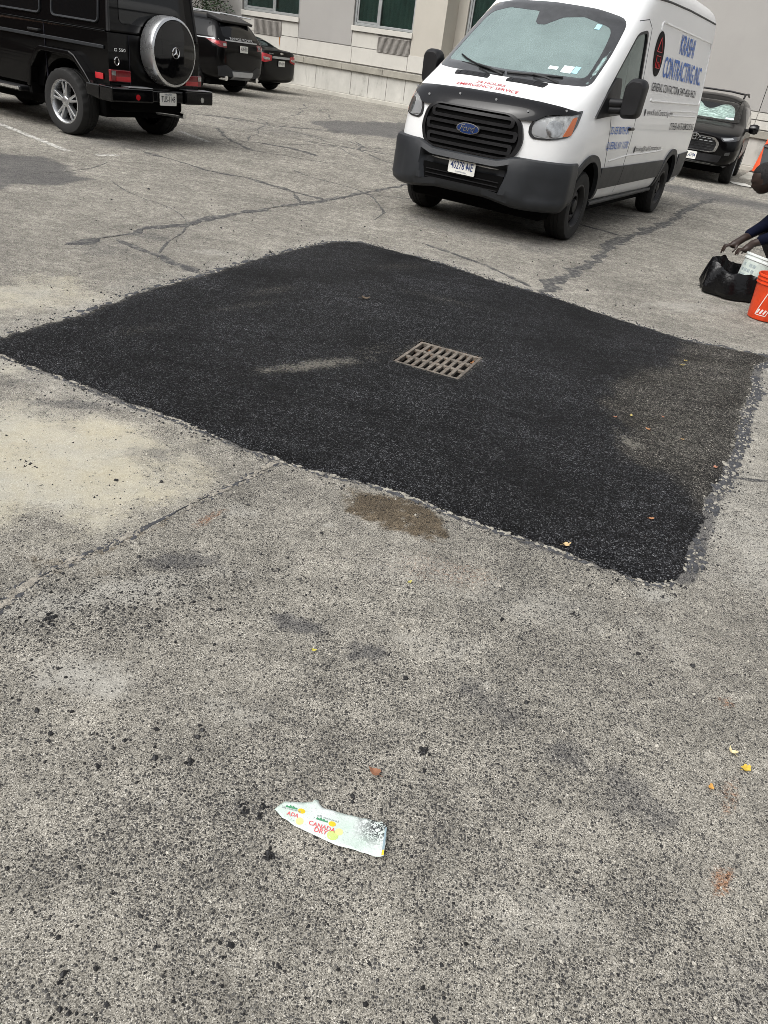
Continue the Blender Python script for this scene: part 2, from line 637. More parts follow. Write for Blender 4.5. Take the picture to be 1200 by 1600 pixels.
# ---- materials of the paving
def asphalt_old():
    """worn lot: pale sandy binder with dark stones showing through, more or fewer by place"""
    g = NG('old_asphalt')
    warp = g.n.new('ShaderNodeVectorMath')
    warp.operation = 'ADD'
    g.link(g.tc.outputs['Object'], warp.inputs[0])
    wn2 = g.n.new('ShaderNodeTexNoise')
    wn2.inputs['Scale'].default_value = 120
    g.link(g.tc.outputs['Object'], wn2.inputs['Vector'])
    sc = g.n.new('ShaderNodeVectorMath')
    sc.operation = 'SCALE'
    sc.inputs['Scale'].default_value = 0.005
    g.link(wn2.outputs['Color'], sc.inputs[0])
    g.link(sc.outputs[0], warp.inputs[1])
    vec = warp.outputs[0]
    v1 = g.vor(240, vec=vec)
    v2 = g.vor(118, vec=vec)
    v3 = g.vor(520, vec=vec)
    c1, c2, c3 = g.sep(v1.outputs['Color']), g.sep(v2.outputs['Color']), g.sep(v3.outputs['Color'])
    speck = g.attr('speck')
    edge = g.math('SUBTRACT', g.noise(46, 5, 0.8), 0.5)
    edge2 = g.math('SUBTRACT', g.noise(9, 4, 0.7), 0.5)
    edge = g.math('ADD', g.math('MULTIPLY', edge, 1.3), g.math('MULTIPLY', edge2, 0.9))
    def ragged(nm, lo=0.22, hi=0.80):
        a = g.attr(nm)
        return g.math('MULTIPLY', g.mapr(g.math('ADD', a, edge), lo, hi), g.math('MINIMUM', g.math('MULTIPLY', a, 2.5), 1.0))
    dust, pale, dark = ragged('dust', 0.1, 0.75), ragged('pale'), ragged('dark')
    broad = g.noise(0.85, 6, 0.66)
    mid = g.noise(6.5, 5, 0.72)
    blot = g.noise(27, 4, 0.75)
    # how much dark stone shows here
    frac = g.math('ADD', g.mapr(broad, 0.32, 0.68, 0.50, 0.20), g.mapr(mid, 0.32, 0.68, 0.22, -0.20))
    frac = g.math('ADD', frac, g.mapr(blot, 0.34, 0.66, 0.22, -0.22))
    frac = g.math('ADD', frac, g.mapr(g.noise(58, 3, 0.8), 0.34, 0.66, 0.24, -0.20))
    frac = g.math('ADD', frac, g.math('MULTIPLY', speck, 0.34))
    frac = g.math('ADD', frac, g.math('MULTIPLY', dark, 0.55))
    frac = g.math('SUBTRACT', frac, g.math('MULTIPLY', dust, 0.40))
    frac = g.math('SUBTRACT', frac, g.math('MULTIPLY', pale, 0.26))
    # binder and sand
    base = g.ramp(c3[0], [(0.0, (0.085, 0.078, 0.066)), (0.3, (0.250, 0.235, 0.202)), (0.7, (0.390, 0.367, 0.316)), (0.92, (0.51, 0.484, 0.422)), (1.0, (0.72, 0.69, 0.62))])
    sc_ = g.mapr(g.noise(3.0, 5, 0.75, g.scalev((1.0, 4.0, 1.0)), 0.6), 0.35, 0.65, 0.86, 1.10)
    v4 = g.vor(52, vec=vec)
    v5 = g.vor(24, vec=vec)
    pos = g.n.new('ShaderNodeSeparateXYZ')
    g.link(g.tc.outputs['Object'], pos.inputs[0])
    am = g.mapr(pos.outputs[1], 2.5, 9.0, 0.18, 0.62)
    am5 = g.mapr(pos.outputs[1], 6.0, 14.0, 0.0, 0.5)
    mott = g.math('ADD', 1.0, g.math('MULTIPLY', am, g.math('SUBTRACT', g.sep(v4.outputs['Color'])[0], 0.5)))
    mott = g.math('MULTIPLY', mott, g.math('ADD', 1.0, g.math('MULTIPLY', am5, g.math('SUBTRACT', g.sep(v5.outputs['Color'])[1], 0.5))))
    sc_ = g.math('MULTIPLY', sc_, mott)
    tv = g.math('MULTIPLY', g.math('MULTIPLY', g.mapr(broad, 0.3, 0.7, 0.64, 0.94), g.mapr(mid, 0.32, 0.68, 0.80, 1.14)), sc_)
    sv = g.n.new('ShaderNodeVectorMath')
    sv.operation = 'SCALE'
    g.link(base, sv.inputs[0])
    g.link(tv, sv.inputs['Scale'])
    dcol = g.mix(g.mapr(g.noise(2.6, 5, 0.7), 0.35, 0.65), (0.40, 0.39, 0.335), (0.44, 0.40, 0.285))
    col = g.mix(g.math('MULTIPLY', dust, 0.6), sv.outputs[0], dcol)
    col = g.mix(g.math('MULTIPLY', pale, 0.55), col, (0.40, 0.39, 0.355))
    col = g.mix(g.math('MULTIPLY', dark, 0.62), col, (0.075, 0.075, 0.082))
    # stones
    st1 = g.ramp(c1[1], [(0.0, (0.012, 0.012, 0.013)), (0.5, (0.048, 0.048, 0.050)), (0.85, (0.12, 0.118, 0.112)), (1.0, (0.22, 0.21, 0.19))])
    m1 = g.math('MULTIPLY', g.math('LESS_THAN', c1[0], frac), g.mapr(v1.outputs['Distance'], 0.34, 0.52, 1.0, 0.0))
    col = g.mix(g.math('MULTIPLY', m1, 0.92), col, st1)
    st2 = g.ramp(c2[1], [(0.0, (0.010, 0.010, 0.012)), (0.6, (0.040, 0.040, 0.043)), (1.0, (0.11, 0.106, 0.10))])
    m2 = g.math('MULTIPLY', g.math('LESS_THAN', c2[0], g.math('MULTIPLY', frac, g.mapr(speck, 0, 1, 0.42, 0.85))), g.mapr(v2.outputs['Distance'], 0.30, 0.46, 1.0, 0.0))
    col = g.mix(g.math('MULTIPLY', m2, 0.9), col, st2)
    # a few white chips
    ch = g.math('MULTIPLY', g.math('GREATER_THAN', c2[2], 0.965), g.mapr(v2.outputs['Distance'], 0.24, 0.34, 1.0, 0.0))
    col = g.mix(ch, col, (0.60, 0.58, 0.52))
    # tar drips
    for scale, rad, pr, k in ((9, 0.10, 0.90, 0.8), (24, 0.17, 0.91, 0.8)):
        v = g.vor(scale, vec=vec)
        on = g.math('GREATER_THAN', g.sep(v.outputs['Color'])[0], pr)
        rr = g.math('ADD', v.outputs['Distance'], g.mapr(g.noise(scale * 5, 4, 0.8), 0.3, 0.7, -0.16, 0.16))
        f = g.math('MULTIPLY', on, g.mapr(rr, rad * 0.6, rad, 1.0, 0.0))
        col = g.mix(g.math('MULTIPLY', f, k), col, (0.018, 0.018, 0.02))
    brk = g.mapr(g.noise(85, 4, 0.75), 0.35, 0.65)
    brk2 = g.mapr(g.noise(18, 4, 0.7), 0.3, 0.7)
    for at, cc, amt, bb in (('brown', (0.40, 0.33, 0.25), 0.95, brk2), ('rust', (0.95, 0.52, 0.33), 0.9, brk)):
        a = g.attr(at)
        f = g.mapr(g.math('ADD', a, g.math('MULTIPLY', g.math('SUBTRACT', bb, 0.5), 0.9)), 0.25, 0.85)
        f = g.math('MULTIPLY', f, g.math('MINIMUM', g.math('MULTIPLY', a, 3.0), 1.0))
        col = g.mix(g.math('MULTIPLY', f, amt), col, cc, 'MULTIPLY')
    g.link(col, g.p.inputs['Base Color'])
    g.p.inputs['Roughness'].default_value = 0.88
    g.p.inputs['Specular IOR Level'].default_value = 0.25
    hgt = g.math('ADD', g.math('MULTIPLY', m1, 0.5), g.math('MULTIPLY', m2, 0.8))
    hgt = g.math('ADD', hgt, g.math('MULTIPLY', c3[1], 0.5))
    dsm = g.math('SUBTRACT', 0.9, g.math('MULTIPLY', dust, 0.6))
    nb = g.n.new('ShaderNodeBump')
    nb.inputs['Distance'].default_value = 0.003
    g.link(hgt, nb.inputs['Height'])
    g.link(dsm, nb.inputs['Strength'])
    g.link(g.bump(g.noise(3.0, 5, 0.6), 0.35, 0.03, nb.outputs['Normal']), g.p.inputs['Normal'])
    return g.m

def asphalt_new():
    g = NG('new_asphalt')
    v1 = g.vor(200)
    v2 = g.vor(75)
    r1 = g.sep(v1.outputs['Color'])[0]
    fresh = g.ramp(r1, [(0.0, (0.002, 0.002, 0.0025)), (0.45, (0.0085, 0.0088, 0.0095)), (0.68, (0.027, 0.028, 0.031)), (0.86, (0.066, 0.068, 0.072)), (1.0, (0.16, 0.163, 0.17))])
    old = g.ramp(r1, [(0.0, (0.018, 0.017, 0.016)), (0.40, (0.050, 0.048, 0.044)), (0.75, (0.100, 0.094, 0.084)), (0.93, (0.20, 0.19, 0.165)), (1.0, (0.40, 0.37, 0.32))])
    worn = g.attr('worn')
    col = g.mix(worn, fresh, old)
    gap = g.mapr(v1.outputs['Distance'], 0.45, 0.8)  # pale tops and dark gaps paint the stones' light and shade
    col = g.mix(g.math('MULTIPLY', gap, 0.8), col, (0.004, 0.004, 0.005))
    tv = g.math('MULTIPLY', g.math('MULTIPLY', g.mapr(g.noise(2.0, 4, 0.7, g.scalev((0.5, 3.2, 1.0)), 0.4), 0.35, 0.65, 0.75, 1.25), g.mapr(g.noise(1.3, 5, 0.65), 0.32, 0.68, 0.5, 1.5)), g.mapr(g.noise(26, 5, 0.8), 0.32, 0.68, 0.4, 1.7))
    sv = g.n.new('ShaderNodeVectorMath')
    sv.operation = 'SCALE'
    g.link(col, sv.inputs[0])
    g.link(tv, sv.inputs['Scale'])
    col = sv.outputs[0]
    brk = g.mapr(g.noise(70, 4, 0.75), 0.35, 0.65)
    a = g.attr('dust')
    f = g.mapr(g.math('ADD', a, g.math('MULTIPLY', g.math('SUBTRACT', brk, 0.5), 1.1)), 0.35, 1.0)
    col = g.mix(g.math('MULTIPLY', g.math('MULTIPLY', f, g.math('MINIMUM', g.math('MULTIPLY', a, 3.0), 1.0)), 0.75), col, (0.30, 0.285, 0.245))
    g.link(col, g.p.inputs['Base Color'])
    g.link(g.mapr(worn, 0, 1, 0.6, 0.85), g.p.inputs['Roughness'])
    g.p.inputs['Specular IOR Level'].default_value = 0.14
    hgt = g.math('ADD', g.math('MULTIPLY', v1.outputs['Distance'], -1.0), g.math('MULTIPLY', r1, 0.8))
    hgt = g.math('ADD', hgt, g.math('MULTIPLY', v2.outputs['Distance'], -0.8))
    nb = g.bump(hgt, 1.0, 0.010)
    g.link(g.bump(g.noise(2.5, 4), 0.35, 0.04, nb), g.p.inputs['Normal'])
    return g.m

def sealant():
    g = NG('crack_sealant')
    v1 = g.vor(180)
    r1 = g.sep(v1.outputs['Color'])[0]
    tar = g.ramp(r1, [(0.0, (0.018, 0.018, 0.020)), (0.6, (0.042, 0.042, 0.043)), (1.0, (0.11, 0.108, 0.10))])
    wearv = g.mapr(g.noise(14, 5, 0.75), 0.48, 0.64)
    col = g.mix(g.math('MULTIPLY', wearv, 0.8), tar, (0.22, 0.21, 0.185))
    g.link(col, g.p.inputs['Base Color'])
    g.p.inputs['Roughness'].default_value = 0.75
    g.link(g.bump(g.math('ADD', r1, g.noise(60, 4)), 0.6, 0.004), g.p.inputs['Normal'])
    return g.m

def edge_tar():
    g = NG('edge_tar')
    v1 = g.vor(120)
    r1 = g.sep(v1.outputs['Color'])[0]
    tar = g.ramp(r1, [(0.0, (0.03, 0.031, 0.034)), (0.6, (0.07, 0.072, 0.075)), (1.0, (0.16, 0.16, 0.16))])
    f = g.mapr(g.noise(26, 5, 0.8), 0.54, 0.68)
    col = g.mix(g.math('MULTIPLY', f, 0.8), tar, (0.30, 0.29, 0.255))
    f2 = g.mapr(g.noise(33, 4, 0.75, dist=1.0), 0.58, 0.66)
    col = g.mix(f2, col, (0.03, 0.03, 0.032))
    g.link(col, g.p.inputs['Base Color'])
    g.p.inputs['Roughness'].default_value = 0.7
    g.link(g.bump(g.math('ADD', g.noise(40, 5, 0.75), g.math('MULTIPLY', r1, 0.3)), 0.7, 0.006), g.p.inputs['Normal'])
    return g.m

M_OLD, M_NEW, M_SEAL, M_EDGE = asphalt_old(), asphalt_new(), sealant(), edge_tar()
M_STREAK = mat('pale_crumbled_edge', (0.28, 0.265, 0.23), 0.9, spec=0.2, bump=0.8, bscale=90, vary=0.35, vscale=45)
M_LIP = mat('pale_lip', (0.27, 0.25, 0.215), 0.9, spec=0.2, bump=0.6, bscale=90, vary=0.3, vscale=45)
M_TARSHADE = mat('dark_tar_and_shade', (0.055, 0.057, 0.062), 0.7, spec=0.25, bump=0.5, bscale=70, vary=0.45, vscale=35)

# ---- the ground sheet
def axis(lo, a, b, hi, step, grow=1.16):
    mid = list(np.arange(a, b + 1e-6, step))
    up, s, x = [], step, b
    while x < hi:
        s *= grow
        x += s
        up.append(min(x, hi))
    dn, s, x = [], step, a
    while x > lo:
        s *= grow
        x -= s
        dn.append(max(x, lo))
    return np.array(dn[::-1] + mid + up)
gx = axis(-120, -2.6, 2.9, 140, 0.022, 1.05)
gy = axis(-60, 0.35, 5.6, 200, 0.022, 1.03)
X, Y = np.meshgrid(gx, gy)
NY, NX = X.shape
cx = 0.25 * (X[:-1, :-1] + X[1:, :-1] + X[:-1, 1:] + X[1:, 1:])
cy = 0.25 * (Y[:-1, :-1] + Y[1:, :-1] + Y[:-1, 1:] + Y[1:, 1:])
near = (cx > -2.6) & (cx < 3.2) & (cy > 2) & (cy < 7.6)
drop = np.zeros(cx.shape, bool)
drop[near] = np_inside(cx[near], cy[near], PATCH) & (dist_poly(cx[near], cy[near], PATCH) > 0.09)
idx = np.arange(NX * NY).reshape(NY, NX)
quads = np.stack([idx[:-1, :-1], idx[:-1, 1:], idx[1:, 1:], idx[1:, :-1]], -1)[~drop]
me = bpy.data.meshes.new('ground')
me.from_pydata(np.stack([X, Y, np.zeros_like(X)], -1).reshape(-1, 3).tolist(), [], quads.tolist())
A = {}
ridge = SEALS['ridge'][1]
# pale cement dust left of the ridge
side = (X - (-0.776)) * 1.158 - (Y - 2.166) * 0.585
A['dust'] = blob(X, Y, (-1.42, 2.42), 0.78, 0.52, 20, 0.75, 0.42, 3) * sstep(0.05, -0.06, side + 0.10 * (fbm(X * 9, Y * 9, 3, 5) - 0.5))
A['dust'] = np.maximum(A['dust'], 0.55 * blob(X, Y, (-2.3, 4.35), 0.55, 0.45, 60, 0.8, 0.5, 9))
A['dust'] = np.maximum(A['dust'], 0.45 * blob(X, Y, (-1.85, 3.25), 0.12, 0.12, 0, 0.8, 0.5, 10))
A['pale'] = 0.75 * blob(X, Y, (0.99, 2.2), 0.09, 0.055, 10, 0.7, 0.5, 11)
for c, rx, ry, s, k in (((-0.75, 1.78), 0.42, 0.10, 13, 0.65), ((-0.52, 2.33), 0.10, 0.07, 14, 0.6), ((2.5, 5.15), 0.13, 0.14, 15, 0.9), ((0.37, 1.62), 0.025, 0.02, 16, 0.9), ((-0.2, 2.33), 0.03, 0.02, 17, 0.8), ((2.3, 6.6), 0.7, 0.25, 18, 0.55), ((2.9, 7.4), 0.9, 0.3, 19, 0.55),
                        ((-0.39, 1.08), 0.02, 0.016, 41, 0.8), ((-0.72, 1.42), 0.20, 0.10, 42, 0.7), ((-0.30, 1.38), 0.16, 0.07, 142, 0.45), ((0.25, 1.75), 0.25, 0.10, 143, 0.4), ((0.45, 0.95), 0.25, 0.10, 144, 0.4), ((-2.1, 7.1), 0.4, 0.1, 43, 0.5), ((0.6, 6.75), 0.5, 0.12, 44, 0.45), ((-1.6, 6.0), 0.5, 0.12, 45, 0.5)):
    A['pale'] = np.maximum(A['pale'], k * blob(X, Y, c, rx, ry, 28 if rx > 0.3 else 0, 0.8, 0.6, s))
edge_d = dist_poly(X, Y, PATCH)
A['pale'] = np.maximum(A['pale'], 0.42 * sstep(0.42, 0.06, edge_d + 0.3 * (fbm(X * 2.2, Y * 2.2, 3, 77) - 0.5)) * (Y > 3.0))
A['pale'] = np.maximum(A['pale'], 0.62 * blob(X, Y, (1.75, 2.75), 0.75, 0.8, 30, 0.9, 0.5, 140))
A['pale'] = np.maximum(A['pale'], 0.40 * blob(X, Y, (0.55, 2.0), 0.8, 0.22, -12, 0.9, 0.6, 141))
A['dark'] = 0.0 * X
for c, rx, ry, an, s, k in (((-0.207, 1.757), 0.11, 0.045, -10, 20, 1.0), ((0.01, 1.675), 0.08, 0.05, 0, 21, 0.85), ((0.37, 1.55), 0.15, 0.09, -35, 22, 0.58), ((0.74, 1.274), 0.15, 0.10, -45, 23, 0.55), ((0.56, 1.4), 0.10, 0.07, 0, 24, 0.6), ((0.95, 0.85), 0.3, 0.2, 30, 122, 0.4),
                            ((-0.62, 1.98), 0.16, 0.07, 20, 25, 0.75), ((-1.45, 2.98), 0.28, 0.06, 8, 26, 0.7), ((-0.98, 2.66), 0.16, 0.10, 0, 27, 0.55), ((-0.9, 1.617), 0.022, 0.016, 0, 28, 1.0), ((-2.0, 3.1), 0.5, 0.10, 8, 29, 0.5),
                            ((0.196, 1.34), 0.02, 0.018, 0, 30, 1.0), ((-0.128, 0.991), 0.018, 0.012, 0, 31, 1.0), ((-0.22, 1.092), 0.016, 0.012, 0, 32, 1.0), ((-2.35, 5.6), 0.35, 0.35, 0, 46, 0.45), ((-2.2, 6.2), 0.25, 0.2, 0, 47, 0.5),
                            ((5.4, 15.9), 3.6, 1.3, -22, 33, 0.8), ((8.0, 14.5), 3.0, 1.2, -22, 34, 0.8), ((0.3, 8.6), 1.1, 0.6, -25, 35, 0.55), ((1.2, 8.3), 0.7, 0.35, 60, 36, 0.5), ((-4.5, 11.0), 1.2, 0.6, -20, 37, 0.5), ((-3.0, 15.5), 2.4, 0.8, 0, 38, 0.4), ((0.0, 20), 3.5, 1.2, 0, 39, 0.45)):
    A['dark'] = np.maximum(A['dark'], k * blob(X, Y, c, rx, ry, an, 0.8, 0.55, s))
rd = dist_poly(X, Y, PATCH[19:32], False)
ld = dist_poly(X, Y, PATCH[30:52], False)
nz_ = fbm(X * 7, Y * 7, 4, 131)
A['dark'] = np.maximum(A['dark'], 0.95 * sstep(0.075, 0.03, rd + 0.07 * (nz_ - 0.5)))
A['dark'] = np.maximum(A['dark'], 0.85 * sstep(0.040, 0.015, ld + 0.06 * (nz_ - 0.45)))
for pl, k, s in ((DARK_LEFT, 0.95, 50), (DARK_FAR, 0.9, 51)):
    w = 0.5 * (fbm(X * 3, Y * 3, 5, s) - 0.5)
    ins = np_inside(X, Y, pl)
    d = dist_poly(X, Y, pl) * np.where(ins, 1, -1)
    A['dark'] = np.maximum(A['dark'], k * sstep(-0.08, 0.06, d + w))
A['brown'] = 1.0 * blob(X, Y, (0.05, 2.49), 0.235, 0.15, -20, 0.35, 0.3, 60)
for c, rx, ry, s, k in (((-1.0, 1.86), 0.2, 0.05, 61, 0.45), ((-1.83, 3.42), 0.09, 0.07, 62, 0.8), ((0.12, 1.82), 0.03, 0.025, 63, 0.6), ((-0.8, 2.12), 0.3, 0.03, 64, 0.5)):
    A['brown'] = np.maximum(A['brown'], k * blob(X, Y, c, rx, ry, 62 if rx > 0.25 else 0, 0.8, 0.5, s))
A['rust'] = 0.8 * blob(X, Y, (0.892, 1.10), 0.022, 0.065, -25, 0.7, 0.6, 70)
for c, rx, ry, s, k in (((1.09, 1.70), 0.03, 0.03, 71, 0.6), ((0.575, 1.04), 0.022, 0.012, 72, 0.5), ((-0.62, 2.25), 0.025, 0.10, 73, 0.6), ((0.99, 1.35), 0.03, 0.09, 74, 0.4), ((0.25, 2.15), 0.25, 0.12, 75, 0.28)):
    A['rust'] = np.maximum(A['rust'], k * blob(X, Y, c, rx, ry, -25 if ry > rx else 0, 0.8, 0.6, s))
A['speck'] = 0.7 * np.clip(1.5 * sstep(0.40, 0.75, fbm(X * 1.7, Y * 1.7, 4, 80)), 0, 1) * 0.9 * sstep(9, 4, Y)
A['speck'] = np.maximum(A['speck'], blob(X, Y, (-0.85, 1.65), 0.55, 0.22, 40, 0.8, 0.5, 81))
A['speck'] = np.maximum(A['speck'], 1.0 * blob(X, Y, (-0.32, 1.05), 0.34, 0.18, 35, 0.8, 0.5, 82))
A['speck'] = np.maximum(A['speck'], 0.6 * blob(X, Y, (-0.5, 2.45), 0.22, 0.13, 60, 0.8, 0.5, 83)) * (1 - A['dust'] * 0.9)
for k, a in A.items():
    at = me.attributes.new(k, 'FLOAT', 'POINT')
    at.data.foreach_set('value', np.ascontiguousarray(a.reshape(-1), dtype=np.float32))
ground = link('ground', me, M_OLD)
tag(ground, 'worn grey asphalt of the parking lot with stains and exposed stones', kind='structure')

# ---- strips of sealant over cracks
def smooth_line(pts, step):
    pts = [Vector((p[0], p[1])) for p in pts]
    out = []
    for i in range(len(pts) - 1):
        p0, p1, p2, p3 = pts[max(i - 1, 0)], pts[i], pts[i + 1], pts[min(i + 2, len(pts) - 1)]
        k = max(2, int((p2 - p1).length / step))
        for j in range(k):
            t = j / k
            out.append(0.5 * ((2 * p1) + (p2 - p0) * t + (2 * p0 - 5 * p1 + 4 * p2 - p3) * t * t + (3 * p1 - p0 - 3 * p2 + p3) * t ** 3))
    out.append(pts[-1])
    return out

def ribbon(name, pts, w, material, parent, z=0.004, dome=0.004, step=0.03, seed=0, wob=0.5, taper=True, shift=0.0):
    L = smooth_line(pts, step)
    n = len(L)
    vs, fs = [], []
    for i, p in enumerate(L):
        t = (L[min(i + 1, n - 1)] - L[max(i - 1, 0)]).normalized()
        nn = Vector((-t.y, t.x))
        s = i * step
        wl_ = w * max(0.0, 0.5 + wob * (float(fbm(s * 6 + 3, seed * 3.1, 5, seed)) - 0.5) * 2)
        wr_ = w * max(0.0, 0.5 + wob * (float(fbm(s * 6 + 50, seed * 3.1, 5, seed + 9)) - 0.5) * 2)
        e = min(1.0, (i + 0.6) / 5, (n - i - 0.4) / 5) if taper else 1.0
        c = p + nn * (w * 0.5 * (float(fbm(s * 3, 7.7 + seed, 3, seed + 4)) - 0.5) + shift)
        for q, zz in ((wl_ * e, 0.001), (wl_ * e * 0.55, z + dome * 0.8), (0, z + dome), (-wr_ * e * 0.55, z + dome * 0.8), (-wr_ * e, 0.001)):
            vs.append((c.x + nn.x * q, c.y + nn.y * q, zz))
    for i in range(n - 1):
        for k in range(4):
            fs.append((i * 5 + k, i * 5 + k + 1, i * 5 + 6 + k, i * 5 + 5 + k))
    m = MB()
    m.add(vs, fs)
    return m.build(name, material, parent, 180)

for k, (nm, (w, pts)) in enumerate(SEALS.items()):
    if nm == 'ridge':
        ribbon('crack_sealant', pts, .008, M_TARSHADE, ground, 0.001, 0.002, 0.009, 31, 2.4)
    else:
        ribbon('crack_sealant', pts, w * .8, M_SEAL, ground, 0.003, 0.002, 0.03 if w > 0.07 else 0.02, k, 1.05)

crk = random.Random(21)
for k in range(48):
    x, y = crk.uniform(-5.5, 5.5), crk.uniform(7.6, 21)
    if abs(x) < 2.6 and y < 7.4:
        continue
    a = crk.choice([R(-26), R(64), R(-26), R(20), R(-60)]) + crk.uniform(-.35, .35)
    pts = [(x, y)]
    for j in range(crk.randint(3, 7)):
        a += crk.uniform(-.5, .5)
        pts.append((pts[-1][0] + .34 * math.cos(a) * (1 + y * .05), pts[-1][1] + .34 * math.sin(a) * (1 + y * .05)))
    ribbon('crack', pts, crk.uniform(.010, .026) * (1 + y * .05), M_SEAL, ground, 0.002, 0.001, 0.05, 200 + k, 1.2)
# ---- the fresh square of asphalt round the drain
def jag(poly, step, amp, seed, closed=True):
    L = densify([tuple(p) for p in poly], step, closed)
    out = []
    n = len(L)
    for i, p in enumerate(L):
        a, b = Vector(L[i - 1]), Vector(L[(i + 1) % n])
        t = (b - a).normalized()
        s = i * step
        k = amp * ((float(fbm(s * 9, 1.3, 4, seed)) - 0.5) * 2 + 0.8 * (float(fbm(s * 45, 4.3, 2, seed + 5)) - 0.5) * 2)
        out.append((p[0] - t.y * k, p[1] + t.x * k))
    return out
patch_outline = jag(PATCH, 0.014, 0.026, 3)
v2, tris = cdt(patch_outline, 0.05, [GR_RECT], 0.35)
PX = np.array([p[0] for p in v2])
PY = np.array([p[1] for p in v2])
pd = dist_poly(PX, PY, patch_outline)
wd = dist_poly(PX, PY, WORN) * np.where(np_inside(PX, PY, WORN), 1, -1)
pworn = sstep(-0.05, 0.05, wd + 0.18 * (fbm(PX * 6, PY * 6, 4, 12) - 0.5) * 2)
pz = 0.002 + 0.012 * sstep(0, 0.07, pd) + 0.006 * (fbm(PX * 7, PY * 7, 3, 2) - 0.5) - 0.006 * pworn * sstep(0, 0.1, pd) - 0.022 * np.exp(-(np.hypot(PX - GR_C[0], PY - GR_C[1]) / 0.42) ** 2)
pdust = 0.95 * blob(PX, PY, (-0.50, 3.88), 0.42, 0.075, 40, 0.9, 0.45, 90)
for c, rx, ry, an, s, k in (((-1.0, 5.15), 0.3, 0.08, 52, 91, 0.45), ((-1.07, 4.74), 0.35, 0.07, 52, 92, 0.4), ((1.17, 3.5), 0.13, 0.06, -60, 93, 1.0), ((1.5, 3.9), 0.5, 0.35, 20, 193, 0.34), ((0.2, 5.6), 0.5, 0.12, -15, 194, 0.3), ((-0.2, 6.4), 0.5, 0.15, 40, 195, 0.3), ((-1.5, 4.0), 0.3, 0.08, 52, 196, 0.32), ((0.5, 6.55), 0.25, 0.05, -20, 94, 0.5), ((1.75, 4.6), 0.4, 0.3, 0, 95, 0.35), ((1.45, 3.6), 0.25, 0.4, 0, 96, 0.42), ((-0.2, 4.3), 0.3, 0.12, 50, 97, 0.3), ((2.1, 5.0), 0.2, 0.2, 0, 98, 0.4)):
    pdust = np.maximum(pdust, k * blob(PX, PY, c, rx, ry, an, 0.9, 0.5, s))
pdust = np.maximum(pdust, 0.5 * sstep(0.07, 0.0, pd) * (PY > 3.5))
pdust = np.maximum(pdust, 0.45 * sstep(0.03, 0.0, dist_poly(PX, PY, GR_RECT)))
mp = MB()
mp.add([(x, y, z) for x, y, z in zip(PX, PY, pz)], tris)
patch = mp.build('asphalt_patch', M_NEW, None, 180)
for nm, a in (('worn', pworn), ('dust', pdust)):
    at = patch.data.attributes.new(nm, 'FLOAT', 'POINT')
    at.data.foreach_set('value', np.ascontiguousarray(a, dtype=np.float32))
tag(patch, 'square patch of fresh black asphalt around the drain', kind='structure')
# crumbled flakes of tar and of the old pale surface along the cut
fk = random.Random(5)
def flakes(name, pts, per_m, off, spread, s0, s1, material, parent, z=.003):
    m = MB()
    for i in range(len(pts) - 1):
        a, b_ = Vector(pts[i]), Vector(pts[i + 1])
        t = (b_ - a).normalized()
        nn = Vector((-t.y, t.x))
        for k in range(int((b_ - a).length * per_m)):
            c = a.lerp(b_, fk.random())
            if float(fbm(c.x * 6 + 1, c.y * 6, 3, 61)) < fk.uniform(.30, .62):
                continue
            c = c + nn * (off + fk.gauss(0, spread))
            s = fk.uniform(s0, s1) * (1.8 if fk.random() < .12 else 1)
            el, ra = fk.uniform(1.0, 2.6), math.atan2(t.y, t.x) + fk.gauss(0, .35)
            n_ = fk.randint(6, 9)
            vs = [(c.x, c.y, z + s * fk.uniform(.10, .25))]
            for q in range(n_):
                th = 6.283 * q / n_
                r_ = s * fk.uniform(.55, 1.15)
                u, v = r_ * el * math.cos(th), r_ * math.sin(th)
                vs.append((c.x + u * math.cos(ra) - v * math.sin(ra), c.y + u * math.sin(ra) + v * math.cos(ra), z * .4))
            m.add(vs, [(0, 1 + q, 1 + (q + 1) % n_) for q in range(n_)])
    o = m.build(name, material, parent, recalc=False)
    o['kind'] = 'stuff'
    return o
flakes('edge_flakes', PATCH[19:32], 380, .030, .018, .004, .012, M_TARSHADE, patch, .004)
flakes('edge_flakes', PATCH[19:32], 150, .022, .022, .003, .008, M_STREAK, patch, .006)
flakes('edge_flakes', PATCH[30:52], 240, .014, .008, .003, .008, M_TARSHADE, patch, .003)
flakes('edge_flakes', PATCH[30:52], 240, .007, .006, .002, .0065, M_STREAK, patch, .005)
flakes('edge_flakes', PATCH[0:20], 120, .010, .015, .006, .016, M_TARSHADE, patch, .003)
flakes('edge_flakes', PATCH[0:20], 60, .015, .015, .005, .013, M_STREAK, patch, .003)
flakes('ridge_flakes', SEALS['ridge'][1], 330, .0, .006, .003, .008, M_LIP, ground, .004)
flakes('ridge_flakes', SEALS['ridge'][1], 110, -.014, .006, .003, .007, M_TARSHADE, ground, .002)  # tar-dark flakes on either side also paint the ridge's shadow
flakes('ridge_flakes', SEALS['ridge'][1], 70, .016, .008, .003, .007, M_TARSHADE, ground, .002)

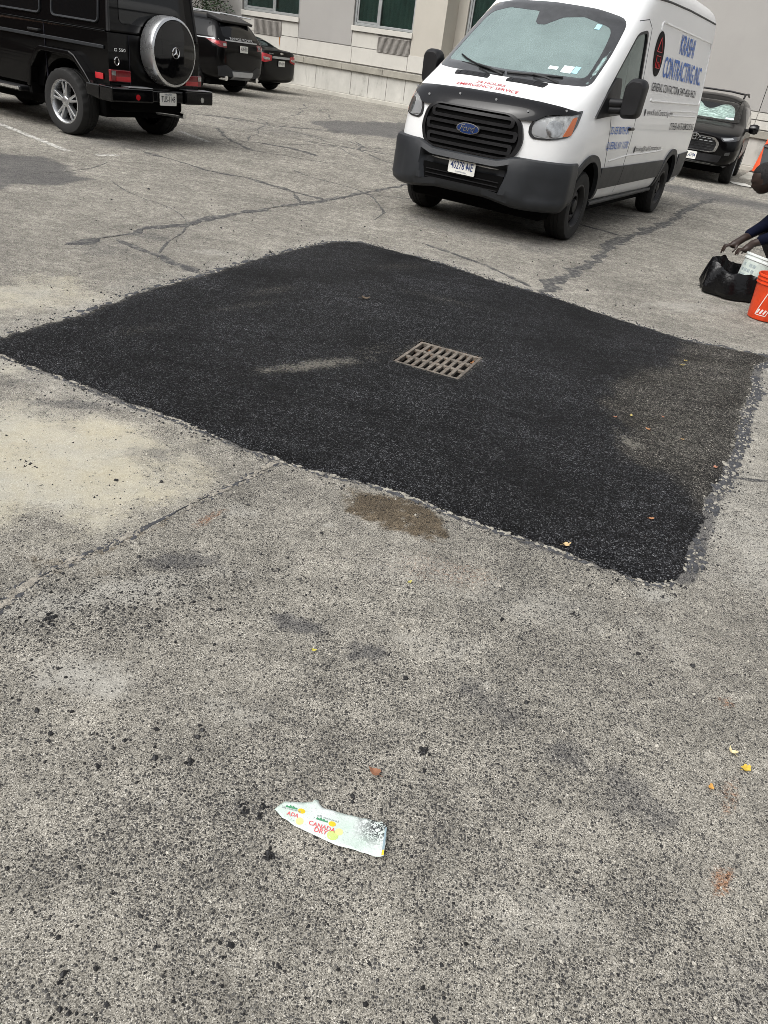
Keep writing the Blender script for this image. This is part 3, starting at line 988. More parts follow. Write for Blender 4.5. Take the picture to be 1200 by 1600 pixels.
# ---- faded white bay lines
def faded_paint():
    g = NG('faded_white_paint')
    f = g.mapr(g.math('ADD', g.noise(16, 5, 0.75), g.math('MULTIPLY', g.noise(140, 2), 0.3)), 0.52, 0.72)
    tr = g.n.new('ShaderNodeBsdfTransparent')
    mx = g.n.new('ShaderNodeMixShader')
    g.p.inputs['Base Color'].default_value = (0.52, 0.51, 0.47, 1)
    g.p.inputs['Roughness'].default_value = 0.8
    g.link(f, mx.inputs[0])
    g.link(tr.outputs[0], mx.inputs[1])
    g.link(g.p.outputs[0], mx.inputs[2])
    g.link(mx.outputs[0], g.out.inputs['Surface'])
    return g.m
M_PAINT = faded_paint()
for k, pts in LINES.items():
    a, b = Vector(pts[0]), Vector(pts[1])
    t = (b - a).normalized() * 1
    n_ = Vector((-t.y, t.x)) * 0.05
    m = MB()
    m.add([(a.x - n_.x, a.y - n_.y, .004), (b.x - n_.x, b.y - n_.y, .004), (b.x + n_.x, b.y + n_.y, .004), (a.x + n_.x, a.y + n_.y, .004)], [(0, 1, 2, 3)])
    m.build('bay_line', M_PAINT, ground)

# ------------------------------------------------------------------ the building
YAW_B = R(153.438)
WALL_O, WALL_R = (-3.456, 30.002), YAW_B - math.pi
M_STUCCO = None
def stucco(name, col, vs=1.3, amt=0.10, streak=0.25, stain=(0.10, 0.095, 0.085), bump=0.25):
    g = NG(name)
    t = g.mapr(g.noise(vs, 6, 0.65), 0.3, 0.7, 1 - amt, 1 + amt)
    sv = g.n.new('ShaderNodeVectorMath')
    sv.operation = 'SCALE'
    sv.inputs[0].default_value = col
    g.link(t, sv.inputs['Scale'])
    st = g.mapr(g.noise(1.0, 5, 0.7, g.scalev((2.6, 2.6, 0.35))), 0.5, 0.75)
    st2 = g.mapr(g.noise(3.0, 5, 0.7), 0.42, 0.7)
    col2 = g.mix(g.math('MULTIPLY', g.math('MULTIPLY', st, st2), streak), sv.outputs[0], stain)
    g.link(col2, g.p.inputs['Base Color'])
    g.p.inputs['Roughness'].default_value = 0.9
    g.p.inputs['Specular IOR Level'].default_value = 0.2
    g.link(g.bump(g.noise(160, 3), bump, 0.004), g.p.inputs['Normal'])
    return g.m
M_GREY = stucco('grey_stucco', (0.33, 0.32, 0.305), 0.5, 0.05, 0.10)
M_BEIGE = stucco('beige_stucco', (0.44, 0.415, 0.365), 0.7, 0.06, 0.15)
M_BAND = stucco('pale_band', (0.50, 0.485, 0.445), 0.9, 0.07, 0.25)
M_PLINTH = stucco('stained_concrete', (0.46, 0.45, 0.415), 1.5, 0.14, 0.95, (0.09, 0.088, 0.075))
M_LEDGE = stucco('weathered_coping', (0.30, 0.285, 0.245), 2.0, 0.2, 0.9, (0.07, 0.068, 0.058))
M_KERB = stucco('kerb_concrete', (0.42, 0.405, 0.36), 1.5, 0.15, 0.6)
M_JOINT = mat('dark_joint', (0.05, 0.048, 0.045), 0.9)
M_ALU = mat('window_aluminium', (0.42, 0.44, 0.44), 0.4, 0.6, vary=0.06)
def pane_mat(name, tint=(0.30, 0.36, 0.35), fr=0.28):
    g = NG(name)
    tr = g.n.new('ShaderNodeBsdfTransparent')
    tr.inputs[0].default_value = (*tint, 1)
    gl = g.n.new('ShaderNodeBsdfGlossy')
    gl.inputs['Roughness'].default_value = 0.02
    gl.inputs['Color'].default_value = (0.85, 0.9, 0.9, 1)
    fw = g.n.new('ShaderNodeFresnel')
    fw.inputs['IOR'].default_value = 1.5
    f = g.math('ADD', fw.outputs[0], fr * 0.1)
    mx = g.n.new('ShaderNodeMixShader')
    g.link(f, mx.inputs[0])
    g.link(tr.outputs[0], mx.inputs[1])
    g.link(gl.outputs[0], mx.inputs[2])
    g.link(mx.outputs[0], g.out.inputs['Surface'])
    return g.m
M_PANE = pane_mat('window_glass', (0.62, 0.70, 0.68))
M_CURTAIN = mat('green_curtain', (0.36, 0.47, 0.44), 0.9, vary=0.2, vscale=3)
M_BLIND = mat('pale_blind', (0.45, 0.5, 0.5), 0.8)
M_ROOMDARK = mat('room_shade', (0.02, 0.022, 0.022), 0.9)
M_LOUVRE = mat('louvre_metal', (0.26, 0.245, 0.225), 0.55, 0.35, vary=0.1)

bld = thing('building', 'pale stuccoed building with stone plinth, sliding windows and louvred air conditioner grilles', 'building', (WALL_O[0], WALL_O[1], 0), WALL_R)
UL, UR_, UC = -30.0, 24.0, 3.34          # left end, right end, corner where the face steps back
STEP = 0.8
HB = 9.0
def wbox(name, u0, u1, z0, z1, y0, y1, m, parent=None, bevel=0.0):
    b = MB()
    b.box((u0, y0, z0), (u1, y1, z1))
    return b.build(name, m, parent or bld, None, bevel)
# wall cores (behind all facing pieces) with window openings left free
WINS = [(-4.9, -2.38, 2.18, 3.75, 0.0), (-0.10, 2.21, 2.18, 3.75, 0.0), (3.72, 5.95, 2.18, 3.75, STEP)]
core = wbox('wall', UL, UC, 0, 2.0, 0.03, 6, M_GREY)
wbox('wall', UC, UR_, 0, 1.5, STEP + 0.03, 6, M_GREY)
def infill(u0, u1, y, m, z0=1.57):
    wbox('wall_panel', u0, u1, z0, HB, y, y + 0.8, m)
infill(UL, -4.94, 0.0, M_GREY, 1.57)
infill(-2.36, -0.12, 0.0, M_GREY, 1.57)
infill(2.22, UC, -0.004, M_BEIGE, 1.53)
infill(6.0, 13.232, STEP, M_GREY, 1.49)
infill(13.25, UR_, STEP, M_GREY, 1.49)
infill(UC, 3.70, STEP, M_BEIGE, 1.53)
# above the windows
for u0, u1, z0, z1, y in WINS:
    wbox('wall_panel', u0 - 0.02, u1 + 0.02, z1 + 0.002, HB, y + 0.01, y + 0.8, M_BEIGE)
    # sill and the panels below with their louvred grille
    wbox('window_sill', u0 - 0.04, u1 + 0.03, 2.01, 2.165, y - 0.06, y + 0.3, M_BAND, None, 0.008)
    g0 = u0 + (1.04 if u0 > -1 else 0.55)
    wbox('wall_panel', u0, g0, 1.565, 1.995, y + 0.005, y + 0.3, M_BAND)
    if g0 + 1.25 < u1 - 0.02:
        wbox('wall_panel', g0 + 1.25, u1, 1.565, 1.995, y + 0.005, y + 0.3, M_BAND)
    gr_ = wbox('louvred_grille', g0, g0 + 1.25, 1.49, 1.965, y - 0.015, y + 0.2, M_LOUVRE, None, 0.004)
    for k in range(15):
        zz = 1.51 + k * 0.0297
        b = MB()
        b.hexa([(g0 + .02, y - .035, zz), (g0 + 1.23, y - .035, zz), (g0 + 1.23, y - .016, zz + .018), (g0 + .02, y - .016, zz + .018),
                (g0 + .02, y - .035, zz + .006), (g0 + 1.23, y - .035, zz + .006), (g0 + 1.23, y - .016, zz + .024), (g0 + .02, y - .016, zz + .024)])
        b.build('slat', M_LOUVRE, gr_)
    # window: frame, mullions, panes, blinds behind
    w = sub_empty('window', bld)
    fr = MB()
    yy0, yy1 = y + 0.06, y + 0.16
    fr.box((u0, yy0, z0), (u0 + .07, yy1, z1)); fr.box((u1 - .07, yy0, z0), (u1, yy1, z1))
    fr.box((u0 + .07, yy0, z0), (u1 - .07, yy1, z0 + .07)); fr.box((u0 + .07, yy0, z1 - .07), (u1 - .07, yy1, z1))
    um = u0 + (0.92 if u0 > -1 else 1.35)
    fr.box((um, yy0 + .004, z0 + .07), (um + .08, yy1, z1 - .07))
    fr.build('frame', M_ALU, w, None, 0.004)
    sa = MB()
    for a, b_, c, d in ((u0 + .08, u0 + .13, z0 + .08, z1 - .08), (um - .05, um - .005, z0 + .08, z1 - .08)):
        sa.box((a, yy0 + .02, c), (b_, yy1 - .02, d))
    sa.box((u0 + .13, yy0 + .02, z0 + .08), (um - .05, yy1 - .02, z0 + .14))
    sa.build('sash', M_ALU, w)
    for a, b_ in ((u0 + .13, um - .05), (um + .08, u1 - .07)):
        p = MB()
        p.box((a, y + .10, z0 + .07), (b_, y + .106, z1 - .07))
        p.build('pane', M_PANE, w)
    cu = MB()
    nn = 90
    vs = []
    for k in range(nn + 1):
        u = u0 + (u1 - u0) * k / nn
        d = y + 0.20 + 0.03 * math.sin(k * 0.9) + 0.015 * math.sin(k * 2.3)
        vs += [(u, d, z0 - 0.05), (u, d, z1 + .05)]
    cu.add(vs, [(2 * k, 2 * k + 2, 2 * k + 3, 2 * k + 1) for k in range(nn)])
    cu.build('curtain', M_CURTAIN if u0 > -1 else M_BLIND, w, 180)
    wbox('room_shade_sheet', u0, u1, 2.17, z1, y + 0.55, y + 0.6, M_ROOMDARK, w)  # dark sheet stands in for the shade deeper in the room
# lower pale band in long panels, grooves between
def row(name, joints, z0, z1, y0, y1, m, gap=0.012, bevel=0.004):
    for a, b in zip(joints[:-1], joints[1:]):
        wbox(name, a + gap / 2, b - gap / 2, z0, z1, y0, y1, m, None, bevel)
row('band_panel', [UL, -27.6, -25.3, -23, -20.7, -18.4, -16.1, -13.8, -11.5, -9.2, -6.9, -4.65, -2.37, -0.06, 2.17, UC - 0.004], 1.075, 1.545, -0.012, 0.029, M_BAND)
row('band_panel', [UC, 5.7, 8.0, 10.3, 13.24, 15.5, 17.8, 20.1, UR_], 1.29, 1.465, STEP - 0.012, STEP + 0.029, M_BAND)
row('band_panel', [UC, 5.7, 8.0, 10.3, 13.24, 15.5, 17.8, 20.1, UR_], 1.06, 1.265, STEP - 0.012, STEP + 0.029, M_BAND)
wbox('wall_return', UC - 0.002, UC + 0.01, 1.06, HB, -0.006, STEP - .02, M_BEIGE)
# coping of the plinth, its stone panels, the kerb at its foot
cj = [UL, -28.35, -26.7, -25.05, -23.4, -21.75, -20.1, -18.45, -16.8, -15.15, -13.5, -11.85, -10.2, -8.55, -6.9, -5.25, -3.6, -1.95, -0.3, 1.35, 3.0, UC]
row('coping_stone', cj, 0.835, 1.03, -0.17, 0.027, M_LEDGE, 0.01, 0.012)
row('coping_stone', [UC, 4.65, 6.3, 7.95, 9.6, 11.25, 12.9, 14.55, 16.2, 17.85, 19.5, 21.15, 22.8, UR_], 0.835, 1.03, STEP - 0.17, STEP + 0.027, M_LEDGE, 0.01, 0.012)
pj = [UL, -28.6, -27.2, -25.8, -24.4, -22.9, -21.4, -20.0, -18.6, -17.2, -15.7, -14.3, -12.8, -11.4, -9.9, -8.5, -7.1, -5.7, -4.3, -2.85, -1.42, 0.08, 0.80, 1.53, 2.25, 3.0, UC]
row('stone_panel', pj, 0.125, 0.832, -0.10, 0.026, M_PLINTH, 0.014, 0.006)
row('stone_panel', [UC] + [UC + 1.1 * k for k in range(1, 18)] + [UR_], 0.125, 0.832, STEP - 0.10, STEP + 0.026, M_PLINTH, 0.014, 0.006)
wbox('wall_base', UL, UC, -0.2, 0.12, -0.24, 0.025, M_KERB, None, 0.02)
wbox('wall_base', UC + 0.001, UR_, -0.2, 0.12, STEP - 0.24, STEP + 0.025, M_KERB, None, 0.02)
wbox('wall_return', UC - 0.003, UC + 0.1, 0.125, 1.028, -0.098, STEP - 0.11, M_PLINTH)
# dark meter box on the plinth behind the parked cars
mb_ = wbox('meter_box', -2.62, -2.38, 0.27, 0.92, -0.16, -0.10, M_ALU, None, 0.006)
wbox('meter_door', -2.595, -2.405, 0.31, 0.88, -0.166, -0.158, M_ROOMDARK, mb_)
# rust run under the left grille
M_RUST = mat('rust_run', (0.32, 0.15, 0.05), 0.9, vary=0.3)
b = MB()
b.prism([(-3.19, 1.5), (-3.13, 1.5), (-3.145, 1.3), (-3.165, 1.15), (-3.175, 1.3)], lambda a, c, h: (a, h, c), -0.016, -0.013)
b.build('rust_run', M_RUST, bld)
# ------------------------------------------------------------------ unseen brick blocks added to darken reflections in paint and glass
M_ADDEDBRICK = stucco('added_block_brick', (0.16, 0.10, 0.075), 0.4, 0.15, 0.2)
def block(name, x0, y0, x1, y1, h_, rz, label):
    b_ = MB()
    b_.box((x0, y0, 0), (x1, y1, h_))
    o_ = b_.build(name, M_ADDEDBRICK, None)
    o_.rotation_euler = (0, 0, rz)
    tag(o_, label, kind='structure')
block('reflection_block', -30, -22, 34, -16, 11, WALL_R, 'unseen brick block added behind the camera to darken reflections')
block('reflection_block', -31, -16, -26, 40, 9, WALL_R, 'unseen brick block added on the left to darken reflections')

# ------------------------------------------------------------------ vehicle kit
def paint(name, col, rough=0.28, coat=1.0, spec=0.5, dirt=0.25, dcol=(0.22, 0.20, 0.17), metal=0.0):
    """car paint with a little road film low down and in patches"""
    g = NG(name)
    n1 = g.noise(2.2, 6, 0.7)
    z = g.n.new('ShaderNodeSeparateXYZ')
    g.link(g.tc.outputs['Object'], z.inputs[0])
    low = g.mapr(z.outputs[2], 0.3, 1.1, 1.0, 0.12)
    f = g.math('MULTIPLY', g.math('MULTIPLY', g.mapr(n1, 0.35, 0.75), low), dirt)
    g.link(g.mix(f, col, dcol), g.p.inputs['Base Color'])
    g.link(g.mapr(f, 0, 0.5, rough, 0.6), g.p.inputs['Roughness'])
    g.p.inputs['Metallic'].default_value = metal
    g.p.inputs['Specular IOR Level'].default_value = spec
    g.p.inputs['Coat Weight'].default_value = coat
    g.p.inputs['Coat Roughness'].default_value = 0.03
    g.link(g.bump(g.noise(1.7, 2), 0.05, 0.02), g.p.inputs['Coat Normal'])
    return g.m
M_BLACKPAINT = paint('black_paint', (0.0015, 0.0015, 0.0018), 0.3, 0.36, 0.04, 0.02)
M_WHITEPAINT = paint('white_paint', (0.80, 0.81, 0.81), 0.30, 0.5, 0.5, 0.30, (0.36, 0.35, 0.33))
M_PLASTIC = mat('grey_plastic', (0.016, 0.018, 0.021), 0.5, vary=0.15, vscale=5, bump=0.1, bscale=300)
M_BLACKPL = mat('black_plastic', (0.006, 0.006, 0.007), 0.45, vary=0.1)
M_GLOSSBLK = mat('gloss_black_plastic', (0.002, 0.002, 0.0025), 0.05, coat=0.0, spec=0.5)
M_RUBBER = mat('tyre_rubber', (0.010, 0.010, 0.010), 0.75, vary=0.25, vscale=9, bump=0.15, bscale=120)
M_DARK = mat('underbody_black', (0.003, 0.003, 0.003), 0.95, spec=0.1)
M_CHROME = mat('chrome', (0.72, 0.73, 0.74), 0.10, 1.0, vary=0.05)
M_ALLOY = mat('silver_alloy', (0.52, 0.53, 0.54), 0.28, 0.9, vary=0.08)
M_SILVERPL = mat('silver_plastic', (0.40, 0.41, 0.42), 0.35, 0.5, vary=0.08)
M_STEELBLK = mat('black_steel_wheel', (0.014, 0.014, 0.015), 0.5, 0.2, vary=0.2)
M_REDLAMP = mat('red_lens', (0.42, 0.008, 0.015), 0.12, coat=1.0)
M_REDDARK = mat('dark_red_lens', (0.16, 0.004, 0.008), 0.12, coat=1.0)
M_AMBER = mat('amber_lens', (0.45, 0.10, 0.01), 0.15, coat=1.0)
M_LAMPCLR = mat('clear_lamp', (0.45, 0.46, 0.46), 0.12, 0.85, coat=1.0, vary=0.35, vscale=18)
M_LAMPDRK = mat('dark_lamp_housing', (0.05, 0.052, 0.055), 0.2, 0.4, coat=1.0, vary=0.3, vscale=12)
M_PLATEW = mat('plate_white', (0.66, 0.66, 0.62), 0.4, vary=0.08)
M_INK = mat('black_ink', (0.012, 0.012, 0.02), 0.5)
M_INKBLUE = mat('navy_ink', (0.03, 0.05, 0.14), 0.5)
M_INKRED = mat('red_ink', (0.40, 0.03, 0.04), 0.5)
M_VINYLBLUE = mat('blue_vinyl', (0.012, 0.12, 0.48), 0.4)
M_SEATC = mat('grey_seat_cloth', (0.10, 0.105, 0.11), 0.9, vary=0.2)
M_DASH = mat('grey_dashboard', (0.30, 0.31, 0.31), 0.7)
M_PRIV = mat('privacy_glass', (0.003, 0.0035, 0.004), 0.03, coat=0.0, spec=0.45)
def lens_clear():
    g = NG('lamp_cover')
    tr = g.n.new('ShaderNodeBsdfTransparent')
    tr.inputs[0].default_value = (0.80, 0.82, 0.82, 1)
    gl = g.n.new('ShaderNodeBsdfGlossy')
    gl.inputs['Roughness'].default_value = 0.04
    fw = g.n.new('ShaderNodeFresnel')
    fw.inputs['IOR'].default_value = 1.5
    mx = g.n.new('ShaderNodeMixShader')
    g.link(g.math('ADD', fw.outputs[0], 0.04), mx.inputs[0])
    g.link(tr.outputs[0], mx.inputs[1])
    g.link(gl.outputs[0], mx.inputs[2])
    g.link(mx.outputs[0], g.out.inputs['Surface'])
    return g.m
M_COVER = lens_clear()
def windscreen_mat(name, tint, film):
    """tinted glass with a thin diffuse teal film that stands in for reflected sky"""
    g = NG(name)
    tr = g.n.new('ShaderNodeBsdfTransparent')
    tr.inputs[0].default_value = (*tint, 1)
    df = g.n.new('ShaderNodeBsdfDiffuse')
    df.inputs['Color'].default_value = (0.58, 0.76, 0.74, 1)  # pale teal diffuse stands in for sky reflected on the glass
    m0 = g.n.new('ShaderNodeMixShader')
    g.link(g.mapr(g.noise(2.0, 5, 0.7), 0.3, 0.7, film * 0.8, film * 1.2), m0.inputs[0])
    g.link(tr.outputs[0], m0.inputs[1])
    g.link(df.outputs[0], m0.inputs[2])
    gl = g.n.new('ShaderNodeBsdfGlossy')
    gl.inputs['Roughness'].default_value = 0.03
    gl.inputs['Color'].default_value = (0.82, 0.95, 0.94, 1)
    fw = g.n.new('ShaderNodeFresnel')
    fw.inputs['IOR'].default_value = 1.55
    mx = g.n.new('ShaderNodeMixShader')
    g.link(g.math('ADD', g.math('MULTIPLY', fw.outputs[0], 1.5), 0.03), mx.inputs[0])
    g.link(m0.outputs[0], mx.inputs[1])
    g.link(gl.outputs[0], mx.inputs[2])
    g.link(mx.outputs[0], g.out.inputs['Surface'])
    return g.m
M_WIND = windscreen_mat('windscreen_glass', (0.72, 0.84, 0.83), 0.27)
M_SIDEGL = windscreen_mat('side_glass', (0.55, 0.60, 0.60), 0.01)

def loft(rows, sub=2, crease_cols=(), crease_rows=()):
    """closed body skin: rows of half-section points (y >= 0), mirrored; first and last row lie on y = 0"""
    bm = bmesh.new()
    n = len(rows[0])
    cl = bm.edges.layers.float.new('crease_edge')
    Lf, Rt = [], []
    for r in rows:
        a = [bm.verts.new((p[0], p[1], p[2])) for p in r]
        b = [a[k] if abs(r[k][1]) < 1e-6 else bm.verts.new((p[0], -p[1], p[2])) for k, p in enumerate(r)]
        Lf.append(a)
        Rt.append(b)
    def face(vs):
        u = []
        for v in vs:
            if v not in u:
                u.append(v)
        if len(u) >= 3:
            try:
                bm.faces.new(u)
            except ValueError:
                pass
    for i in range(len(rows) - 1):
        for k in range(n - 1):
            face([Lf[i][k], Lf[i + 1][k], Lf[i + 1][k + 1], Lf[i][k + 1]])
            face([Rt[i][k], Rt[i][k + 1], Rt[i + 1][k + 1], Rt[i + 1][k]])
    for c, w in crease_cols:
        for S in (Lf, Rt):
            for i in range(len(rows) - 1):
                e = bm.edges.get((S[i][c], S[i + 1][c])) if S[i][c] != S[i + 1][c] else None
                if e:
                    e[cl] = w
    for r_, w in crease_rows:
        for S in (Lf, Rt):
            for k in range(n - 1):
                e = bm.edges.get((S[r_][k], S[r_][k + 1])) if S[r_][k] != S[r_][k + 1] else None
                if e:
                    e[cl] = w
    bmesh.ops.recalc_face_normals(bm, faces=bm.faces)
    me = bpy.data.meshes.new('body')
    bm.to_mesh(me)
    bm.free()
    o = bpy.data.objects.new('body', me)
    COL.objects.link(o)
    s = o.modifiers.new('sub', 'SUBSURF')
    s.levels = sub
    s.render_levels = sub
    evaluated(o)
    return o

def cut(o, builders, solver='EXACT'):
    """subtract solids (MB, material) from an object for good"""
    for mb, m in builders:
        c = mb.build('cutter', m)
        b = o.modifiers.new('cut', 'BOOLEAN')
        b.operation = 'DIFFERENCE'
        b.object = c
        b.solver = solver
        try:
            b.material_mode = 'TRANSFER'
        except Exception:
            pass
        before = o.data
        evaluated(o)
        if len(o.data.polygons) < 0.5 * len(before.polygons):
            o.data = before          # the solver gave up: leave the body whole
        bpy.data.objects.remove(c)
    return o

def bvh_of(o):
    me = o.data
    return BVHTree.FromPolygons([v.co.copy() for v in me.vertices], [tuple(p.vertices) for p in me.polygons])

def wheel(parent, pos, rad, width, side, style='steel', rim_r=None, spokes=5, steer=0.0):
    """wheel > tyre, rim; side = +1 when the outer face looks to +y"""
    w = sub_empty('wheel', parent, pos)
    w.rotation_euler = (0, 0, steer)
    rr = rim_r or rad * 0.62
    h = width / 2
    t = MB()
    n = 96
    prof = [(rr, -h * 0.82), (rr + 0.012, -h * 0.95), (rr + (rad - rr) * 0.45, -h * 1.04), (rad * 0.93, -h * 0.98), (rad * 0.975, -h * 0.84), (rad * 0.995, -h * 0.55), (rad * 0.998, -h * 0.42), (rad * 0.982, -h * 0.40), (rad * 0.982, -h * 0.33), (rad, -h * 0.31), (rad, -h * 0.06), (rad * 0.982, -h * 0.04)]
    prof = prof + [(r_, -y_) for r_, y_ in prof[::-1]]
    vs, fs = [], []
    for j, (r_, y_) in enumerate(prof):
        for i in range(n):
            a = 2 * math.pi * i / n
            k = r_
            if r_ > rad * 0.97 and abs(y_) > h * 0.5 and (i // 2) % 2 == 0:
                k = r_ * 0.978
            vs.append((k * math.cos(a), y_, k * math.sin(a)))
    for j in range(len(prof) - 1):
        for i in range(n):
            i2 = (i + 1) % n
            fs.append((j * n + i, j * n + i2, (j + 1) * n + i2, (j + 1) * n + i))
    t.add(vs, fs)
    t.build('tyre', M_RUBBER, w, 35)
    s = side
    rim = MB()
    # barrel and outer lip
    rim.lathe([(rr + 0.004, s * h * 0.80), (rr + 0.012, s * h * 0.93), (rr - 0.004, s * h * 0.95), (rr - 0.018, s * h * 0.85), (rr - 0.03, s * h * 0.3), (rr - 0.03, -s * h * 0.8)], (0, 0, 0), 'y', 48)
    if style == 'steel':
        rim.lathe([(rr - 0.03, s * h * 0.35), (rr * 0.86, s * h * 0.30), (rr * 0.70, s * h * 0.55), (rr * 0.50, s * h * 0.62), (rr * 0.42, s * h * 0.45), (rr * 0.34, s * h * 0.42), (rr * 0.30, s * h * 0.75), (rr * 0.2, s * h * 0.80), (0.001, s * h * 0.80)], (0, 0, 0), 'y', 40)
        o = rim.build('rim', M_STEELBLK, w, 40)
        hb = MB()
        for k in range(12):  # ring of black plugs painting the shade inside the vent holes
            a = 2 * math.pi * (k + .5) / 12
            c, s_ = math.cos(a), math.sin(a)
            hb.cyl((rr * .80 * c, s * h * .30, rr * .80 * s_), (rr * .80 * c, s * h * .475, rr * .80 * s_), rr * .085, n=10)
        for k in range(6):
            a = 2 * math.pi * k / 6
            hb.cyl((rr * .42 * math.cos(a), s * h * .4, rr * .42 * math.sin(a)), (rr * .42 * math.cos(a), s * h * .62, rr * .42 * math.sin(a)), rr * .05, n=6)
        hb.build('holes_and_nuts', M_DARK, w, 40)
    else:
        o = rim.build('rim', M_ALLOY, w, 40)
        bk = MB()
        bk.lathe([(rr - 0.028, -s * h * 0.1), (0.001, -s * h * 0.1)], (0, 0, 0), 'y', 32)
        bk.build('spoke_shade_disc', M_DARK, w)  # black disc painting in the shade behind the spokes
        for k in range(spokes):
            a0 = 2 * math.pi * k / spokes + math.pi / 2
            for da in ((-0.17, 0.17) if style == 'double' else (0.0,)):
                sp = MB()
                wd = rr * (0.075 if style == 'double' else 0.11)
                def pt(r_, off, y_):
                    a = a0 + da * (0.55 + 0.45 * r_ / rr)
                    return (r_ * math.cos(a) - off * math.sin(a), y_, r_ * math.sin(a) + off * math.cos(a))
                i0, i1 = rr * 0.16, rr - 0.022
                yo, yi = s * h * 0.78, s * h * 0.80
                sp.hexa([pt(i0, -wd * 1.2, s * h * .3), pt(i1, -wd, s * h * .3), pt(i1, wd, s * h * .3), pt(i0, wd * 1.2, s * h * .3),
                         pt(i0, -wd * .9, yo), pt(i1, -wd * .7, yi), pt(i1, wd * .7, yi), pt(i0, wd * .9, yo)])
                sp.build('spoke', M_ALLOY, w, None, 0.006)
        hb = MB()
        hb.lathe([(rr * 0.26, s * h * 0.3), (rr * 0.25, s * h * 0.78), (rr * 0.2, s * h * 0.84), (0.001, s * h * 0.85)], (0, 0, 0), 'y', 24)
        hb.build('hub', M_ALLOY, w, 40)
    return w

def plate(parent, c, frame_yaw, number, top, bottom, col_text, w=0.305, h=0.152, tilt=0.0, face=None, extra=None):
    """number plate: c = centre, outward direction (cos, sin) of frame_yaw in the vehicle's plane"""
    a = frame_yaw
    out = Vector((math.cos(a), math.sin(a), 0))
    right = Vector((-math.sin(a), math.cos(a), 0))      # reading direction for someone facing the plate
    up = Vector((0, 0, 1))
    c = Vector(c)
    def pl(x, y, d):
        return tuple(c + right * x + up * y + out * d)
    m = MB()
    m.prism(rounded([(-w / 2, -h / 2), (w / 2, -h / 2), (w / 2, h / 2), (-w / 2, h / 2)], 0.012, 3), lambda x, y, d: pl(x, y, d), 0.0, 0.008)
    p = m.build('number_plate', M_PLATEW if face is None else face, parent)
    lettering('plate_number', number, lambda x, y: pl(x - w * 0.42, y - h * 0.21, 0.0095), h * 0.46, w * 0.84, col_text, p, 0.012)
    if top:
        lettering('plate_state', top, lambda x, y: pl(x - w * 0.23, y + h * 0.315, 0.0095), h * 0.12, w * 0.46, M_INKBLUE, p)
    if bottom:
        lettering('plate_motto', bottom, lambda x, y: pl(x - w * 0.22, y - h * 0.43, 0.0095), h * 0.09, w * 0.44, M_INKBLUE, p)
    return p

